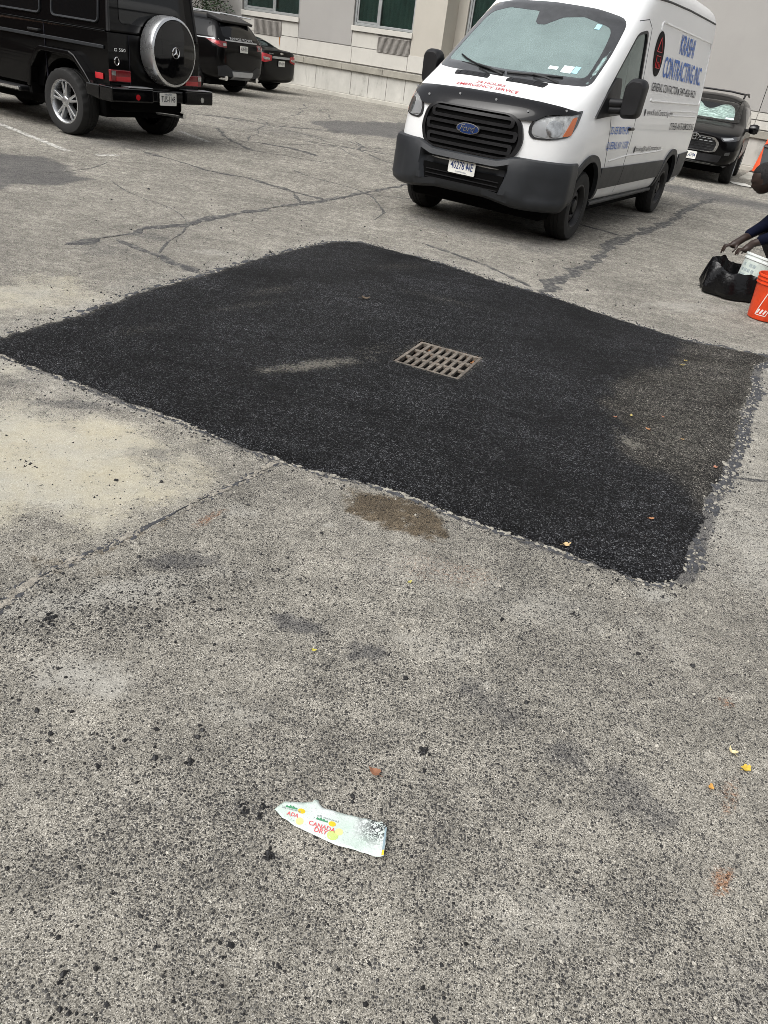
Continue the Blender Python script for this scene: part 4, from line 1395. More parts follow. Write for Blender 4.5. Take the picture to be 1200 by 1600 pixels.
# ------------------------------------------------------------------ white high-roof van
van = thing('van', 'white high-roof work van with a black grille, grey bumper and blue company lettering', 'van', (0.6974, 9.3342, 0), -2.0434)
WBV = 3.75
Pc = [(0, .32), (.86, .32), (.985, .40), (1.015, .75), (1.02, 1.12), (.995, 1.45), (.95, 1.85), (.905, 2.25), (.885, 2.48), (.76, 2.69), (0, 2.76)]
def vrow(x, sy=1.0, dz=0.0):
    return [(x, y * sy, z) for y, z in Pc]
zr = [.45, .46, .5, .8, 1.15, 1.45, 1.85, 2.25, 2.5, 2.66, 2.70]
VR = [
    [(-4.97, 0, z) for z in zr],
    [(-4.97, Pc[k][0] * .55, zr[k]) for k in range(11)],
    [(-4.96, Pc[k][0] * .95, zr[k]) for k in range(11)],
    vrow(-4.86, .99), vrow(-4.4), vrow(-3.4), vrow(-2.4), vrow(-1.6),
    [(-1.1, 0, .32), (-1.1, .86, .32), (-1.1, .985, .4), (-1.1, 1.015, .75), (-1.1, 1.02, 1.12), (-1.1, .99, 1.45), (-1.1, .94, 1.85), (-1.2, .90, 2.22), (-1.2, .87, 2.40), (-1.18, .72, 2.54), (-1.12, 0, 2.61)],
    [(-.74, 0, .32), (-.74, .86, .32), (-.74, .985, .4), (-.74, 1.015, .75), (-.74, 1.02, 1.12), (-.74, .985, 1.42), (-.88, .95, 1.80), (-.97, .90, 2.13), (-.90, .80, 2.22), (-.76, .50, 2.25), (-.70, 0, 2.265)],
    [(-.36, 0, .32), (-.36, .86, .32), (-.36, .985, .4), (-.36, 1.015, .74), (-.36, 1.02, 1.10), (-.36, .985, 1.36), (-.40, .955, 1.60), (-.40, .91, 1.79), (-.32, .81, 1.83), (-.19, .50, 1.85), (-.13, 0, 1.86)],
    [(0, 0, .32), (0, .86, .32), (0, .985, .4), (0, 1.015, .72), (0, 1.02, 1.03), (0, .985, 1.22), (.06, .96, 1.36), (.14, .91, 1.455), (.25, .80, 1.46), (.39, .50, 1.46), (.45, 0, 1.46)],
    [(.36, 0, .33), (.36, .85, .33), (.36, .97, .42), (.36, 1.01, .70), (.36, 1.005, .95), (.38, .975, 1.13), (.40, .93, 1.27), (.44, .85, 1.36), (.50, .72, 1.39), (.58, .47, 1.395), (.62, 0, 1.395)],
    [(.62, 0, .35), (.62, .80, .35), (.62, .93, .44), (.62, .955, .68), (.62, .95, .88), (.63, .925, 1.03), (.65, .885, 1.16), (.69, .81, 1.245), (.75, .69, 1.275), (.83, .45, 1.285), (.86, 0, 1.285)],
    [(.78, 0, .38), (.78, .70, .38), (.80, .82, .46), (.80, .845, .66), (.80, .835, .82), (.80, .82, .93), (.81, .80, 1.03), (.83, .74, 1.11), (.87, .62, 1.16), (.92, .42, 1.18), (.94, 0, 1.18)],
    [(.85, 0, .41), (.86, .4, .41), (.92, .47, .48), (.94, .49, .66), (.94, .49, .80), (.935, .485, .89), (.93, .48, .97), (.93, .46, 1.03), (.935, .42, 1.08), (.95, .25, 1.10), (.96, 0, 1.10)],
    [(.90, 0, .44), (.90, 0, .45), (.94, 0, .50), (.97, 0, .66), (.975, 0, .80), (.975, 0, .88), (.975, 0, .95), (.975, 0, .99), (.975, 0, 1.02), (.97, 0, 1.04), (.97, 0, 1.05)],
]
vbody = loft(VR, 3)
vbody.data.materials.append(M_WHITEPAINT)
VB0 = bvh_of(vbody)
# windscreen and door glass outlines (in front and side view)
WS = [(-.86, 1.48), (-.62, 1.465), (0, 1.46), (.62, 1.465), (.86, 1.48), (.85, 1.80), (.80, 2.14), (.48, 2.195), (0, 2.21), (-.48, 2.195), (-.80, 2.14), (-.85, 1.80)]
WS = rounded(WS, [.06, .05, 0, .05, .06, .1, .10, .1, 0, .1, .10, .1])
DLO = rounded([(-.10, 1.22), (.16, 1.47), (.40, 1.655), (.92, 2.045), (1.25, 2.10), (1.25, 1.30), (.60, 1.26)], [.02, .04, .1, .10, .10, .06, .05])   # a = -x
cutters = []
for x in (0, -WBV):
    for s in (-1, 1):
        m = MB()
        m.cyl((x, s * .58, .36), (x, s * 1.3, .36), .455, n=48)
        cutters.append((m, M_DARK))
# cab hollow, then the openings
m = MB()
m.prism([(-1.45, .85), (.10, .85), (.20, 1.36), (.16, 1.42), (-.78, 2.12), (-1.45, 2.18)], lambda a, b, h: (a, h * (.86 if b < 1.4 else .74), b), -1, 1)
cutters.append((m, M_DASH))
wsc_ = [(a * .925, 1.83 + (b - 1.83) * .95) for a, b in WS]
_v2, _tr = cdt(wsc_, .10)
_n = len(_v2)
_bl = len(densify(wsc_, .10))
def _ws(a, b, h):
    return (.45 - (b - 1.46) * 1.42 - .34 * a * a + h, a, b)
m = MB()
m.add([_ws(a, b, -.2) for a, b in _v2] + [_ws(a, b, .3) for a, b in _v2],
      [t[::-1] for t in _tr] + [tuple(i + _n for i in t) for t in _tr] + [(i, (i + 1) % _bl, _n + (i + 1) % _bl, _n + i) for i in range(_bl)])
cutters.append((m, M_BLACKPL))
m = MB()
m.prism([(-a, b) for a, b in DLO], lambda a, b, h: (a, h, b), .7, 1.3)
cutters.append((m, M_BLACKPL))
m = MB()
m.prism([(-a, b) for a, b in DLO], lambda a, b, h: (a, h, b), -1.3, -.7)
cutters.append((m, M_BLACKPL))
cut(vbody, cutters)
vbody.name = 'body'
vbody.parent = van
vbody.data.shade_smooth()
vbody.data.set_sharp_from_angle(angle=R(32))
# glass: screen with its dark printed border, door panes
def ring_in(poly, d, c):
    return [(c[0] + (a - c[0]) * d, c[1] + (b - c[1]) * d) for a, b in poly]
frit_in = rounded([(-.785, 1.545), (0, 1.525), (.785, 1.545), (.77, 1.80), (.72, 2.03), (.40, 2.10), (.20, 2.07), (.06, 1.98), (-.02, 1.975), (-.06, 2.0), (-.10, 2.105), (-.48, 2.115), (-.72, 2.05), (-.77, 1.80)], [.05, 0, .05, .1, .08, .02, .004, .008, .004, .004, .004, .02, .08, .1])
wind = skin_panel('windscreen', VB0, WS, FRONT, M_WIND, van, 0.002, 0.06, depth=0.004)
skin_panel('border', VB0, WS, FRONT, M_LAMPDRK, wind, 0.005, 0.05, [frit_in], depth=0.012)
for fr_, sg in ((LEFT, 1), (RIGHT, -1)):
    dl = DLO if sg > 0 else [(-a, b) for a, b in DLO]
    pn = skin_panel('side_window', VB0, dl, fr_, M_SIDEGL, van, -0.012, 0.08, depth=0.004)
    inn = ring_in(DLO, .93, (.75, 1.65))
    inn = inn if sg > 0 else [(-a, b) for a, b in inn]
    skin_panel('window_seal', VB0, dl, fr_, M_BLACKPL, pn, 0.003, 0.05, [inn], depth=0.02)
    # mirror sail and towing mirror
    sail = [(-.14, 1.21), (.13, 1.44), (.36, 1.60), (.50, 1.60), (.52, 1.27)]
    sail = sail if sg > 0 else [(-a, b) for a, b in sail]
    mir = skin_panel('mirror', VB0, rounded(sail, .03), fr_, M_BLACKPL, van, 0.018, 0.06, depth=0.03)
    m = MB()
    m.tube([(-.22, sg * .95, 1.36), (-.25, sg * 1.04, 1.37), (-.29, sg * 1.12, 1.38)], [.055, .045, .045], 10)
    m.tube([(-.22, sg * .95, 1.30), (-.25, sg * 1.04, 1.31), (-.29, sg * 1.12, 1.32)], [.05, .04, .04], 10)
    m.build('mirror_arm', M_BLACKPL, mir, 40)
    m = MB()
    prof = rounded([(.02, .0), (.22, .02), (.23, .33), (.19, .38), (.06, .38), (.01, .31)], [.05, .06, .06, .06, .06, .06], 5)
    n_ = len(prof)
    vs = []
    for dx, k in ((.0, .80), (-.03, .93), (-.09, 1.0), (-.15, .98)):
        for a, b in prof:
            vs.append((-.22 + dx * 1.0, sg * (1.08 + .12 + (a - .12) * k), 1.24 + .19 + (b - .19) * k))
    fs = [tuple(range(n_)), tuple(range(3 * n_, 4 * n_))]
    for j in range(3):
        fs += [(j * n_ + i, j * n_ + (i + 1) % n_, (j + 1) * n_ + (i + 1) % n_, (j + 1) * n_ + i) for i in range(n_)]
    m.add(vs, fs)
    m.build('mirror_housing', M_BLACKPL, mir, 45)
    m = MB()
    m.box((-.376, sg * 1.20 - .085, 1.33), (-.371, sg * 1.20 + .085, 1.58))
    m.build('mirror_glass', M_CHROME, mir)
# cab fittings
m = MB()
m.prism([(.08, .95), (-.42, .95), (-.45, 1.22), (-.30, 1.34), (-.06, 1.36), (.1, 1.30)], lambda a, b, h: (a, h, b), -.84, .84)
m.build('dashboard', M_DASH, van, None, 0.02)
for sg in (-1, 1):
    st = MB()
    st.box((-1.05, sg * .45 - .26, .86), (-.58, sg * .45 + .26, 1.08))
    st.hexa([(-1.10, sg * .45 - .26, 1.05), (-.93, sg * .45 - .26, 1.05), (-.93, sg * .45 + .26, 1.05), (-1.10, sg * .45 + .26, 1.05),
             (-1.26, sg * .45 - .22, 1.68), (-1.14, sg * .45 - .22, 1.68), (-1.14, sg * .45 + .22, 1.68), (-1.26, sg * .45 + .22, 1.68)])
    st.box((-1.27, sg * .45 - .13, 1.70), (-1.16, sg * .45 + .13, 1.90))
    st.build('seat', M_SEATC, van, None, 0.04, 3)
m = MB()
c0 = Vector((-.50, .45, 1.32))
ax = Vector((-.62, 0, .78)).normalized()
ua = ax.orthogonal().normalized()
ub = ax.cross(ua)
m.tube([c0 + (ua * math.cos(t) + ub * math.sin(t)) * .20 for t in np.linspace(0, 2 * math.pi, 28, endpoint=False)], .018, 8, True)
m.tube([c0 - ub * .19, c0 - ax * .03, c0 + ub * .19], .022, 8)
m.tube([c0 - ax * .03, c0 - ax * .35], .03, 8)
m.build('steering_wheel', M_BLACKPL, van, 40)
m = MB()
m.box((-.50, -.11, 2.00), (-.47, .11, 2.06))
m.build('rear_view_mirror', M_BLACKPL, van, None, 0.01)

# wheels
for x in (0, -WBV):
    for s in (-1, 1):
        wheel(van, (x, s * .865, .355), .358, .235, s, 'steel', .215)

# bumper: a shell wrapped round the nose
def vbump(t, z):
    """t from -1 to 1 across the nose"""
    s = abs(t)
    y = 1.045 * math.copysign(min(1.0, s * 1.16) ** 0.92 if s < .86 else 1.0, t)
    # plan: nearly flat centre, raked corner, side
    if s < .5:
        x = 1.045 - .05 * (s / .5) ** 2
        y = math.copysign(.56 * s / .5, t)
    elif s < .86:
        q = (s - .5) / .36
        y = math.copysign(.56 + .47 * (1 - (1 - q) ** 1.6), t)
        x = .995 - .43 * q ** 1.5
    else:
        q = (s - .86) / .14
        y = math.copysign(1.03, t)
        x = .565 - .17 * q
    return x, y
rows_z = [.27, .30, .36, .44, .50, .58, .66, .74, .79, .805, .80]
m = MB()
NT = 121
vs, fs = [], []
for i in range(NT):
    t = -1 + 2 * i / (NT - 1)
    for k, z in enumerate(rows_z):
        x, y = vbump(t, z)
        s = abs(t)
        d = [-.07, -.025, -.005, .0, .0, .0, -.004, -.012, -.03, -.06, -.10][k]
        # upper edge dips towards the plate
        zz = z
        if z > .7:
            zz = z - .055 * (1 - sstep(.30, .52, s))
        if z < .42:
            zz = z + .05 * (1 - sstep(.2, .6, s)) + .06 + .06 * sstep(.80, 1.0, s)
        # centre section set back between the two angled horns
        if .38 <= z <= .72:
            d -= .085 * (1 - sstep(.36 + (z - .4) * .25, .39 + (z - .4) * .25, s))
        # recessed fog panels
        if .42 < z < .70 and .56 < s < .84:
            d -= .012 * float(sstep(.56, .60, s) * sstep(.84, .80, s))
        r_ = math.hypot(x + .2, y)
        vs.append((x + d * (x + .2) / r_ if s > .5 else x + d, y * (1 + d * (.6 if s > .5 else 0)), zz))
K = len(rows_z)
for i in range(NT - 1):
    for k in range(K - 1):
        s = abs(-1 + 2 * (i + .5) / (NT - 1))
        if k == 3 and s < .30 or (k == 4 and s < .34):
            continue                     # the lower air intake
        fs.append((i * K + k, (i + 1) * K + k, (i + 1) * K + k + 1, i * K + k + 1))
m.add(vs, fs)
bump_o = m.build('bumper', M_PLASTIC, van, 38)
so = bump_o.modifiers.new('thick', 'SOLIDIFY')
so.thickness = .012
so.offset = -1
m = MB()
m.box((.90, -.46, .40), (.962, .46, .60))
it = m.build('air_intake', M_DARK, bump_o)
for k in range(3):
    m = MB()
    m.box((.962, -.42, .455 + k * .04), (.972, .42, .463 + k * .04))
    m.build('intake_bar', M_BLACKPL, it)
plate(van, (.985, 0.0, .625), 0.0, '40278 NE', 'NEW YORK', 'COMMERCIAL', M_INKBLUE)
m = MB()
m.add([(0.9953, .052, .60), (0.9953, .075, .615), (0.9953, .07, .635), (0.9953, .045, .628)], [(0, 1, 2, 3)])
m.build('plate_mark', M_INKBLUE, van)

# grille
GO = rounded([(-.42, 1.165), (.42, 1.165), (.53, 1.10), (.575, .93), (.52, .80), (.44, .757), (-.44, .757), (-.52, .80), (-.575, .93), (-.53, 1.10)], [.05, .05, .06, .1, .05, .05, .05, .05, .1, .06])
GI = ring_in(GO, .93, (0, .96))
grl = skin_panel('grille', VB0, GO, FRONT, M_DARK, van, 0.006, 0.05, depth=0.02)
skin_panel('grille_surround', VB0, GO, FRONT, M_BLACKPL, grl, 0.03, 0.05, [GI], depth=0.03)
for zc, hw in ((1.085, .455), (.965, .505), (.845, .475)):
    o_ = rounded([(-hw, zc - .048), (hw, zc - .048), (hw + .01, zc + .048), (-hw - .01, zc + .048)], .035, 5)
    i_ = rounded([(-hw + .035, zc - .020), (hw - .035, zc - .020), (hw - .03, zc + .020), (-hw + .03, zc + .020)], .018, 4)
    skin_panel('grille_bar', VB0, o_, FRONT, M_BLACKPL, grl, 0.026, 0.035, [i_], depth=0.022)
oval = [(.128 * math.cos(t), .972 + .051 * math.sin(t)) for t in np.linspace(0, 2 * math.pi, 40, endpoint=False)]
em = skin_panel('emblem', VB0, oval, FRONT, M_CHROME, grl, 0.045, 0.03, depth=0.02)
oval2 = [(a * .92, .972 + (b - .972) * .86) for a, b in oval]
skin_panel('emblem_face', VB0, oval2, FRONT, mat('emblem_blue', (0.008, 0.025, 0.10), 0.15, coat=1.0), em, 0.048, 0.03, depth=0.003)
lettering('emblem_script', 'Ford', lambda a, b: (a - .088, b + .945), .062, .176, M_CHROME, em, 0.004, 0.35, VB0, FRONT, 0.0505)

M_DEFL = mat('smoked_deflector', (0.004, 0.004, 0.005), 0.09, coat=0.0, spec=0.4)
# bug deflector along the bonnet lip
BD = [(-.93, 1.255), (-.78, 1.285), (-.60, 1.30), (-.17, 1.315), (.17, 1.315), (.60, 1.30), (.78, 1.285), (.93, 1.255), (.90, 1.225), (.72, 1.20), (.63, 1.13), (.50, 1.125), (.36, 1.155), (.17, 1.165), (-.17, 1.165), (-.36, 1.155), (-.50, 1.125), (-.63, 1.13), (-.72, 1.20), (-.90, 1.225)]
bd = skin_panel('bug_deflector', VB0, rounded(BD, .03), FRONT, M_DEFL, van, 0.028, 0.04, depth=0.035, smooth=60)
for a, b in ((-.55, 1.21), (-.2, 1.26), (.2, 1.26), (.55, 1.21), (.84, 1.255), (-.84, 1.255)):
    pt = cast_pts(VB0, [(a, b)], FRONT, .036)[0]
    m = MB()
    m.cyl(pt, pt + Vector((.006, 0, 0)), .011, n=10)
    m.build('screw', M_SILVERPL, bd)

# headlamps
M_LAMPGREY = mat('grey_lamp_bowl', (0.36, 0.37, 0.37), 0.30, 0.2, coat=1.0, vary=0.6, vscale=16)
for sg in (1, -1):
    fr_ = heading(38 * sg)
    H3 = [(.88, .59, 1.10), (.85, .645, 1.165), (.74, .80, 1.215), (.40, .945, 1.275), (.50, .945, 1.14), (.60, .925, 1.035), (.78, .78, .985), (.87, .64, .98), (.885, .595, 1.02)]
    pl_ = rounded(to_frame([(x, sg * y, z) for x, y, z in H3], fr_), [.03, .04, .05, .02, .02, .05, .08, .06, .03])
    hl_ = skin_panel('headlight', VB0, pl_, fr_, M_LAMPGREY, van, 0.004, 0.03, depth=0.015)
    pc_ = (sum(p[0] for p in pl_) / len(pl_), sum(p[1] for p in pl_) / len(pl_))
    skin_panel('lamp_rim', VB0, pl_, fr_, M_LAMPDRK, hl_, 0.007, 0.03, [ring_in(pl_, .88, pc_)], depth=0.012)
    c_ = to_frame([(.74, sg * .79, 1.09)], fr_)[0]
    # reflector bowl, bright lower vane, amber corner
    bw = [(c_[0] + .085 * math.cos(t), c_[1] + .072 * math.sin(t)) for t in np.linspace(0, 2 * math.pi, 24, endpoint=False)]
    skin_panel('reflector', VB0, bw, fr_, M_LAMPCLR, hl_, 0.012, 0.02, depth=0.01)
    q = to_frame([(.87, sg * .62, 1.02), (.86, sg * .63, 1.12), (.80, sg * .72, 1.145), (.77, sg * .74, 1.04), (.80, sg * .74, 1.0)], fr_)
    skin_panel('lamp_vane', VB0, rounded(q, .02), fr_, M_SILVERPL, hl_, 0.009, 0.03, depth=0.006)
    q = to_frame([(.56, sg * .905, 1.20), (.50, sg * .93, 1.215), (.585, sg * .93, 1.05), (.68, sg * .87, 1.03)], fr_)
    skin_panel('turn_signal', VB0, rounded(q, .012), fr_, M_AMBER, hl_, 0.010, 0.03, depth=0.006)

# bonnet vents and wipers
for sg in (1, -1):
    pts = [(.54, sg * .12), (.56, sg * .12), (.50, sg * .52), (.45, sg * .52)]
    TOP = (Vector((1, 0, 0)), Vector((0, 1, 0)), Vector((0, 0, -1)))
    vt = skin_panel('bonnet_vent', VB0, rounded([(.47, sg * .10), (.535, sg * .10), (.50, sg * .50), (.41, sg * .52)], .015), TOP, M_BLACKPL, van, 0.005, 0.04, depth=0.01)
    for k in range(5):
        yy = sg * (.15 + .075 * k)
        q = [(.478 - k * .012, yy), (.525 - k * .009, yy), (.525 - k * .009, yy + sg * .012), (.478 - k * .012, yy + sg * .012)]
        skin_panel('vent_rib', VB0, q, TOP, M_PLASTIC, vt, 0.010, 0.03, depth=0.006)
for y0, y1 in ((-.62, .02), (.05, .60)):
    pts = cast_pts(VB0, [(y0 + (y1 - y0) * k / 6, 1.50 + (.10 * (1 - k / 6) ** 2 if y0 < 0 else .03 * k / 6)) for k in range(7)], FRONT, .025)
    m = MB()
    m.tube(pts, .009, 6)
    wp = m.build('wiper', M_BLACKPL, van, 40)
    m = MB()
    e = cast_pts(VB0, [(y1, 1.475)], FRONT, .02)[0]
    m.tube([e, (pts[3] + e) / 2 + Vector((.03, 0, .012)), pts[3] + Vector((.015, 0, .005))], .011, 6)
    m.build('wiper_arm', M_BLACKPL, wp, 40)
# inspection stickers on the screen
M_STICK = mat('white_sticker', (0.62, 0.72, 0.74), 0.5)
M_STICKB = mat('blue_sticker', (0.35, 0.60, 0.68), 0.5)
for a, b, w_, h_, mm in ((.40, 1.585, .09, .03, M_STICK), (.53, 1.57, .10, .065, M_STICK), (.635, 1.575, .05, .065, M_STICKB), (.56, 2.00, .05, .05, M_STICKB)):
    skin_panel('sticker', VB0, [(a, b), (a + w_, b), (a + w_, b + h_), (a, b + h_)], FRONT, mm, wind, 0.0075, 0.05, depth=0.001)

# sides: cladding, arches, panel pressings, roof gutter
for fr_, sg in ((LEFT, 1), (RIGHT, -1)):
    F = (lambda a: a) if sg > 0 else (lambda a: -a)
    skin_panel('cladding', VB0, rounded([(F(.50), .51), (F(1.295), .515), (F(1.295), .735), (F(.44), .735)], .01), fr_, M_PLASTIC, van, 0.018, 0.08, depth=0.02)
    skin_panel('cladding', VB0, rounded([(F(1.305), .515), (F(3.27), .53), (F(3.30), .745), (F(1.305), .735)], .01), fr_, M_PLASTIC, van, 0.018, 0.08, depth=0.02)
    skin_panel('cladding', VB0, rounded([(F(4.24), .47), (F(4.88), .50), (F(4.92), .83), (F(4.20), .80)], .02), fr_, M_PLASTIC, van, 0.018, 0.08, depth=0.02)
    for x in (0, -WBV):
        arc = [(F(-x) + .53 * math.cos(t), .36 + .52 * math.sin(t)) for t in np.linspace(R(-8), R(188), 30)]
        arc += [(F(-x) + .452 * math.cos(t), .36 + .452 * math.sin(t)) for t in np.linspace(R(188), R(-8), 30)]
        skin_panel('arch_trim', VB0, arc, fr_, M_PLASTIC, van, 0.022, 0.08, depth=0.05)
    m = MB()
    m.tube([(-.50, sg * .93, .345), (-3.28, sg * .93, .355)], .028, 8)
    m.build('side_step', M_PLASTIC, van, 40)
    # pressed frame round the load panel and body creases
    def crease(pts, r_=.010, nm='panel_crease', mm=M_WHITEPAINT, off=.0):
        p3 = cast_pts(VB0, densify([(F(a), b) for a, b in pts], .08, False), fr_, off)
        k = MB()
        k.tube(p3, r_, 6)
        k.build(nm, mm, van, 60)
    crease(rounded([(1.72, 2.22), (4.70, 2.23), (4.72, 1.46), (1.80, 1.43)], .08, 4)[:18] + [(1.80, 1.43)], .012)
    crease([(2.95, 1.34), (4.6, 1.36)], .010)
    crease([(2.95, 1.29), (4.6, 1.30)], .010)
    crease([(.62, .80), (1.3, .845), (2.4, .86), (3.05, .875)], .010)
    # door shut lines and gutter
    crease([(1.31, .36), (1.31, 1.0), (1.33, 1.8), (1.34, 2.12), (1.2, 2.19), (.95, 2.15)], .004, 'shut_line', M_INK, -.001)
    crease([(.55, .72), (.43, 1.0), (.36, 1.22)], .004, 'shut_line', M_INK, -.001)
    if sg < 0:
        crease([(2.72, .36), (2.72, 2.2)], .004, 'shut_line', M_INK, -.001)
    crease([(1.35, 2.40), (2.0, 2.43), (3.0, 2.455), (4.78, 2.47)], .012, 'roof_gutter', M_PLASTIC, .0)
    # door handle
    hp = cast_pts(VB0, [(F(1.10), 1.13), (F(1.24), 1.13)], fr_, .02)
    k = MB()
    k.tube([hp[0] - Vector((0, sg * .03, 0)), hp[0], hp[1], hp[1] - Vector((0, sg * .03, 0))], .016, 8)
    k.build('door_handle', M_BLACKPL, van, 50)

# the company's lettering on the side that faces the camera
def side_text(txt, x0, x1, z0, h, mm, bold=.02, shear=0.0, nm='lettering'):
    lettering(nm, txt, lambda a, b: (-x0 + a, z0 + b), h, x0 - x1, mm, van, bold, shear, VB0, LEFT, .006)
side_text('KRASHI', -2.80, -3.62, 1.985, .20, M_VINYLBLUE, .014)
side_text('CONTRACTING INC.', -2.13, -4.42, 1.70, .21, M_VINYLBLUE, .014)
side_text('GENERAL CONTACTOR', -1.74, -3.10, 1.54, .085, M_INK, .008)
side_text('347-426-9621', -3.24, -4.26, 1.54, .085, M_INK, .008)
side_text('www.KrashiContracting.com', -1.75, -3.08, 1.285, .065, M_INK, 0.0)
side_text('OTHER-ARTS-REMODELING', -3.10, -4.68, 1.125, .085, M_INK, .006)
side_text('booking@KrashiContracting.com', -1.66, -2.94, .885, .055, M_INK, 0.0)
side_text('32-55 80TH ST', -.42, -1.16, 1.075, .075, M_VINYLBLUE, .006)
side_text('QUEENS, NY 11370', -.40, -1.24, .925, .075, M_VINYLBLUE, .006)
lp = [(1.80 + .215 * math.cos(t), 1.91 + .225 * math.sin(t)) for t in np.linspace(0, 2 * math.pi, 40, endpoint=False)]
lg = skin_panel('round_logo', VB0, lp, LEFT, mat('black_vinyl', (0.004, 0.003, 0.0035), 0.6, spec=0.1), van, .005, .05, depth=.003)
M_LOGO = mat('red_vinyl', (0.45, 0.03, 0.03), 0.4)
def logo_line(pts, w_=.010):
    p3 = cast_pts(VB0, densify([(a + 1.80, b) for a, b in pts], .05, False), LEFT, .008)
    k = MB()
    k.tube(p3, w_ * .45, 5)
    k.build('logo_line', M_LOGO, lg)
logo_line([(-.11, 1.93), (0, 2.07), (.11, 1.93), (-.11, 1.93)])
logo_line([(-.09, 1.89), (-.09, 1.77), (.10, 1.77), (.10, 1.89), (-.09, 1.89)])
logo_line([(-.03, 1.77), (-.03, 1.83), (.04, 1.83), (.04, 1.77)])
for x0, z0 in ((-1.66, 1.31), (-1.60, .905), (-3.16, 1.575)):
    d_ = [(-x0 + .028 * math.cos(t), z0 + .038 * math.sin(t)) for t in np.linspace(0, 2 * math.pi, 14, endpoint=False)]
    skin_panel('lettering_dot', VB0, d_, LEFT, M_INK, van, .006, .05, depth=.002)
# red print on the bonnet
TOPH = (Vector((1, 0, 0)), Vector((0, 1, 0)), Vector((0, 0, -1)))
lettering('bonnet_lettering', '24 HOURS', lambda a, b: (.665 - b, a - .16), .045, .32, M_INKRED, van, .004, 0, VB0, TOPH, .006)
lettering('bonnet_lettering', 'EMERGENCY SERVICE', lambda a, b: (.735 - b, a - .34), .045, .68, M_INKRED, van, .004, 0, VB0, TOPH, .006)

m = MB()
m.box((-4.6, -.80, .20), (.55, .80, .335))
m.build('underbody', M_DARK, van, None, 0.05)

# ------------------------------------------------------------------ boxy black off-roader with a spare wheel on its tail
gw = thing('off_roader', 'boxy black off-road wagon with chrome-banded spare wheel on its tail and silver wheels', 'suv', (-4.658, 11.823, 0), 2.678)
m = MB()
m.hexa([(-.80, -.80, .52), (3.72, -.80, .52), (3.72, .80, .52), (-.80, .80, .52), (-.80, -.815, 1.27), (3.72, -.80, 1.20), (3.72, .80, 1.20), (-.80, .815, 1.27)])
gb = m.build('body', M_BLACKPAINT, None)
cs = []
for x in (0, 2.85):
    for s in (-1, 1):
        k = MB()
        k.cyl((x, s * .45, .40), (x, s * 1.2, .40), .50, n=40)
        cs.append((k, M_DARK))
cut(gb, cs)
gb.parent = gw
bv = gb.modifiers.new('bevel', 'BEVEL')
bv.width, bv.segments, bv.limit_method, bv.angle_limit = .018, 3, 'ANGLE', R(40)
m = MB()
m.hexa([(-.79, -.79, 1.268), (2.30, -.79, 1.25), (2.30, .79, 1.25), (-.79, .79, 1.268), (-.72, -.70, 1.94), (1.75, -.70, 1.94), (1.75, .70, 1.94), (-.72, .70, 1.94)])
m.build('cabin', M_BLACKPAINT, gw, None, .035, 3)
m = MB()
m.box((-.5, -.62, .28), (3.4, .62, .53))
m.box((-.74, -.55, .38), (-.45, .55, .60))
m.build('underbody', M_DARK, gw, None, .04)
m = MB()
m.cyl((0, -.75, .40), (0, .75, .40), .06, n=12)
m.lathe([(.001, -.16), (.12, -.1), (.15, 0), (.12, .1), (.001, .16)], (0, -.1, .40), 'y', 16)
m.build('rear_axle', M_DARK, gw, 50)
for x in (0, 2.85):
    for s in (-1, 1):
        wheel(gw, (x, s * .755, .395), .398, .275, s, 'double', .255, 5)
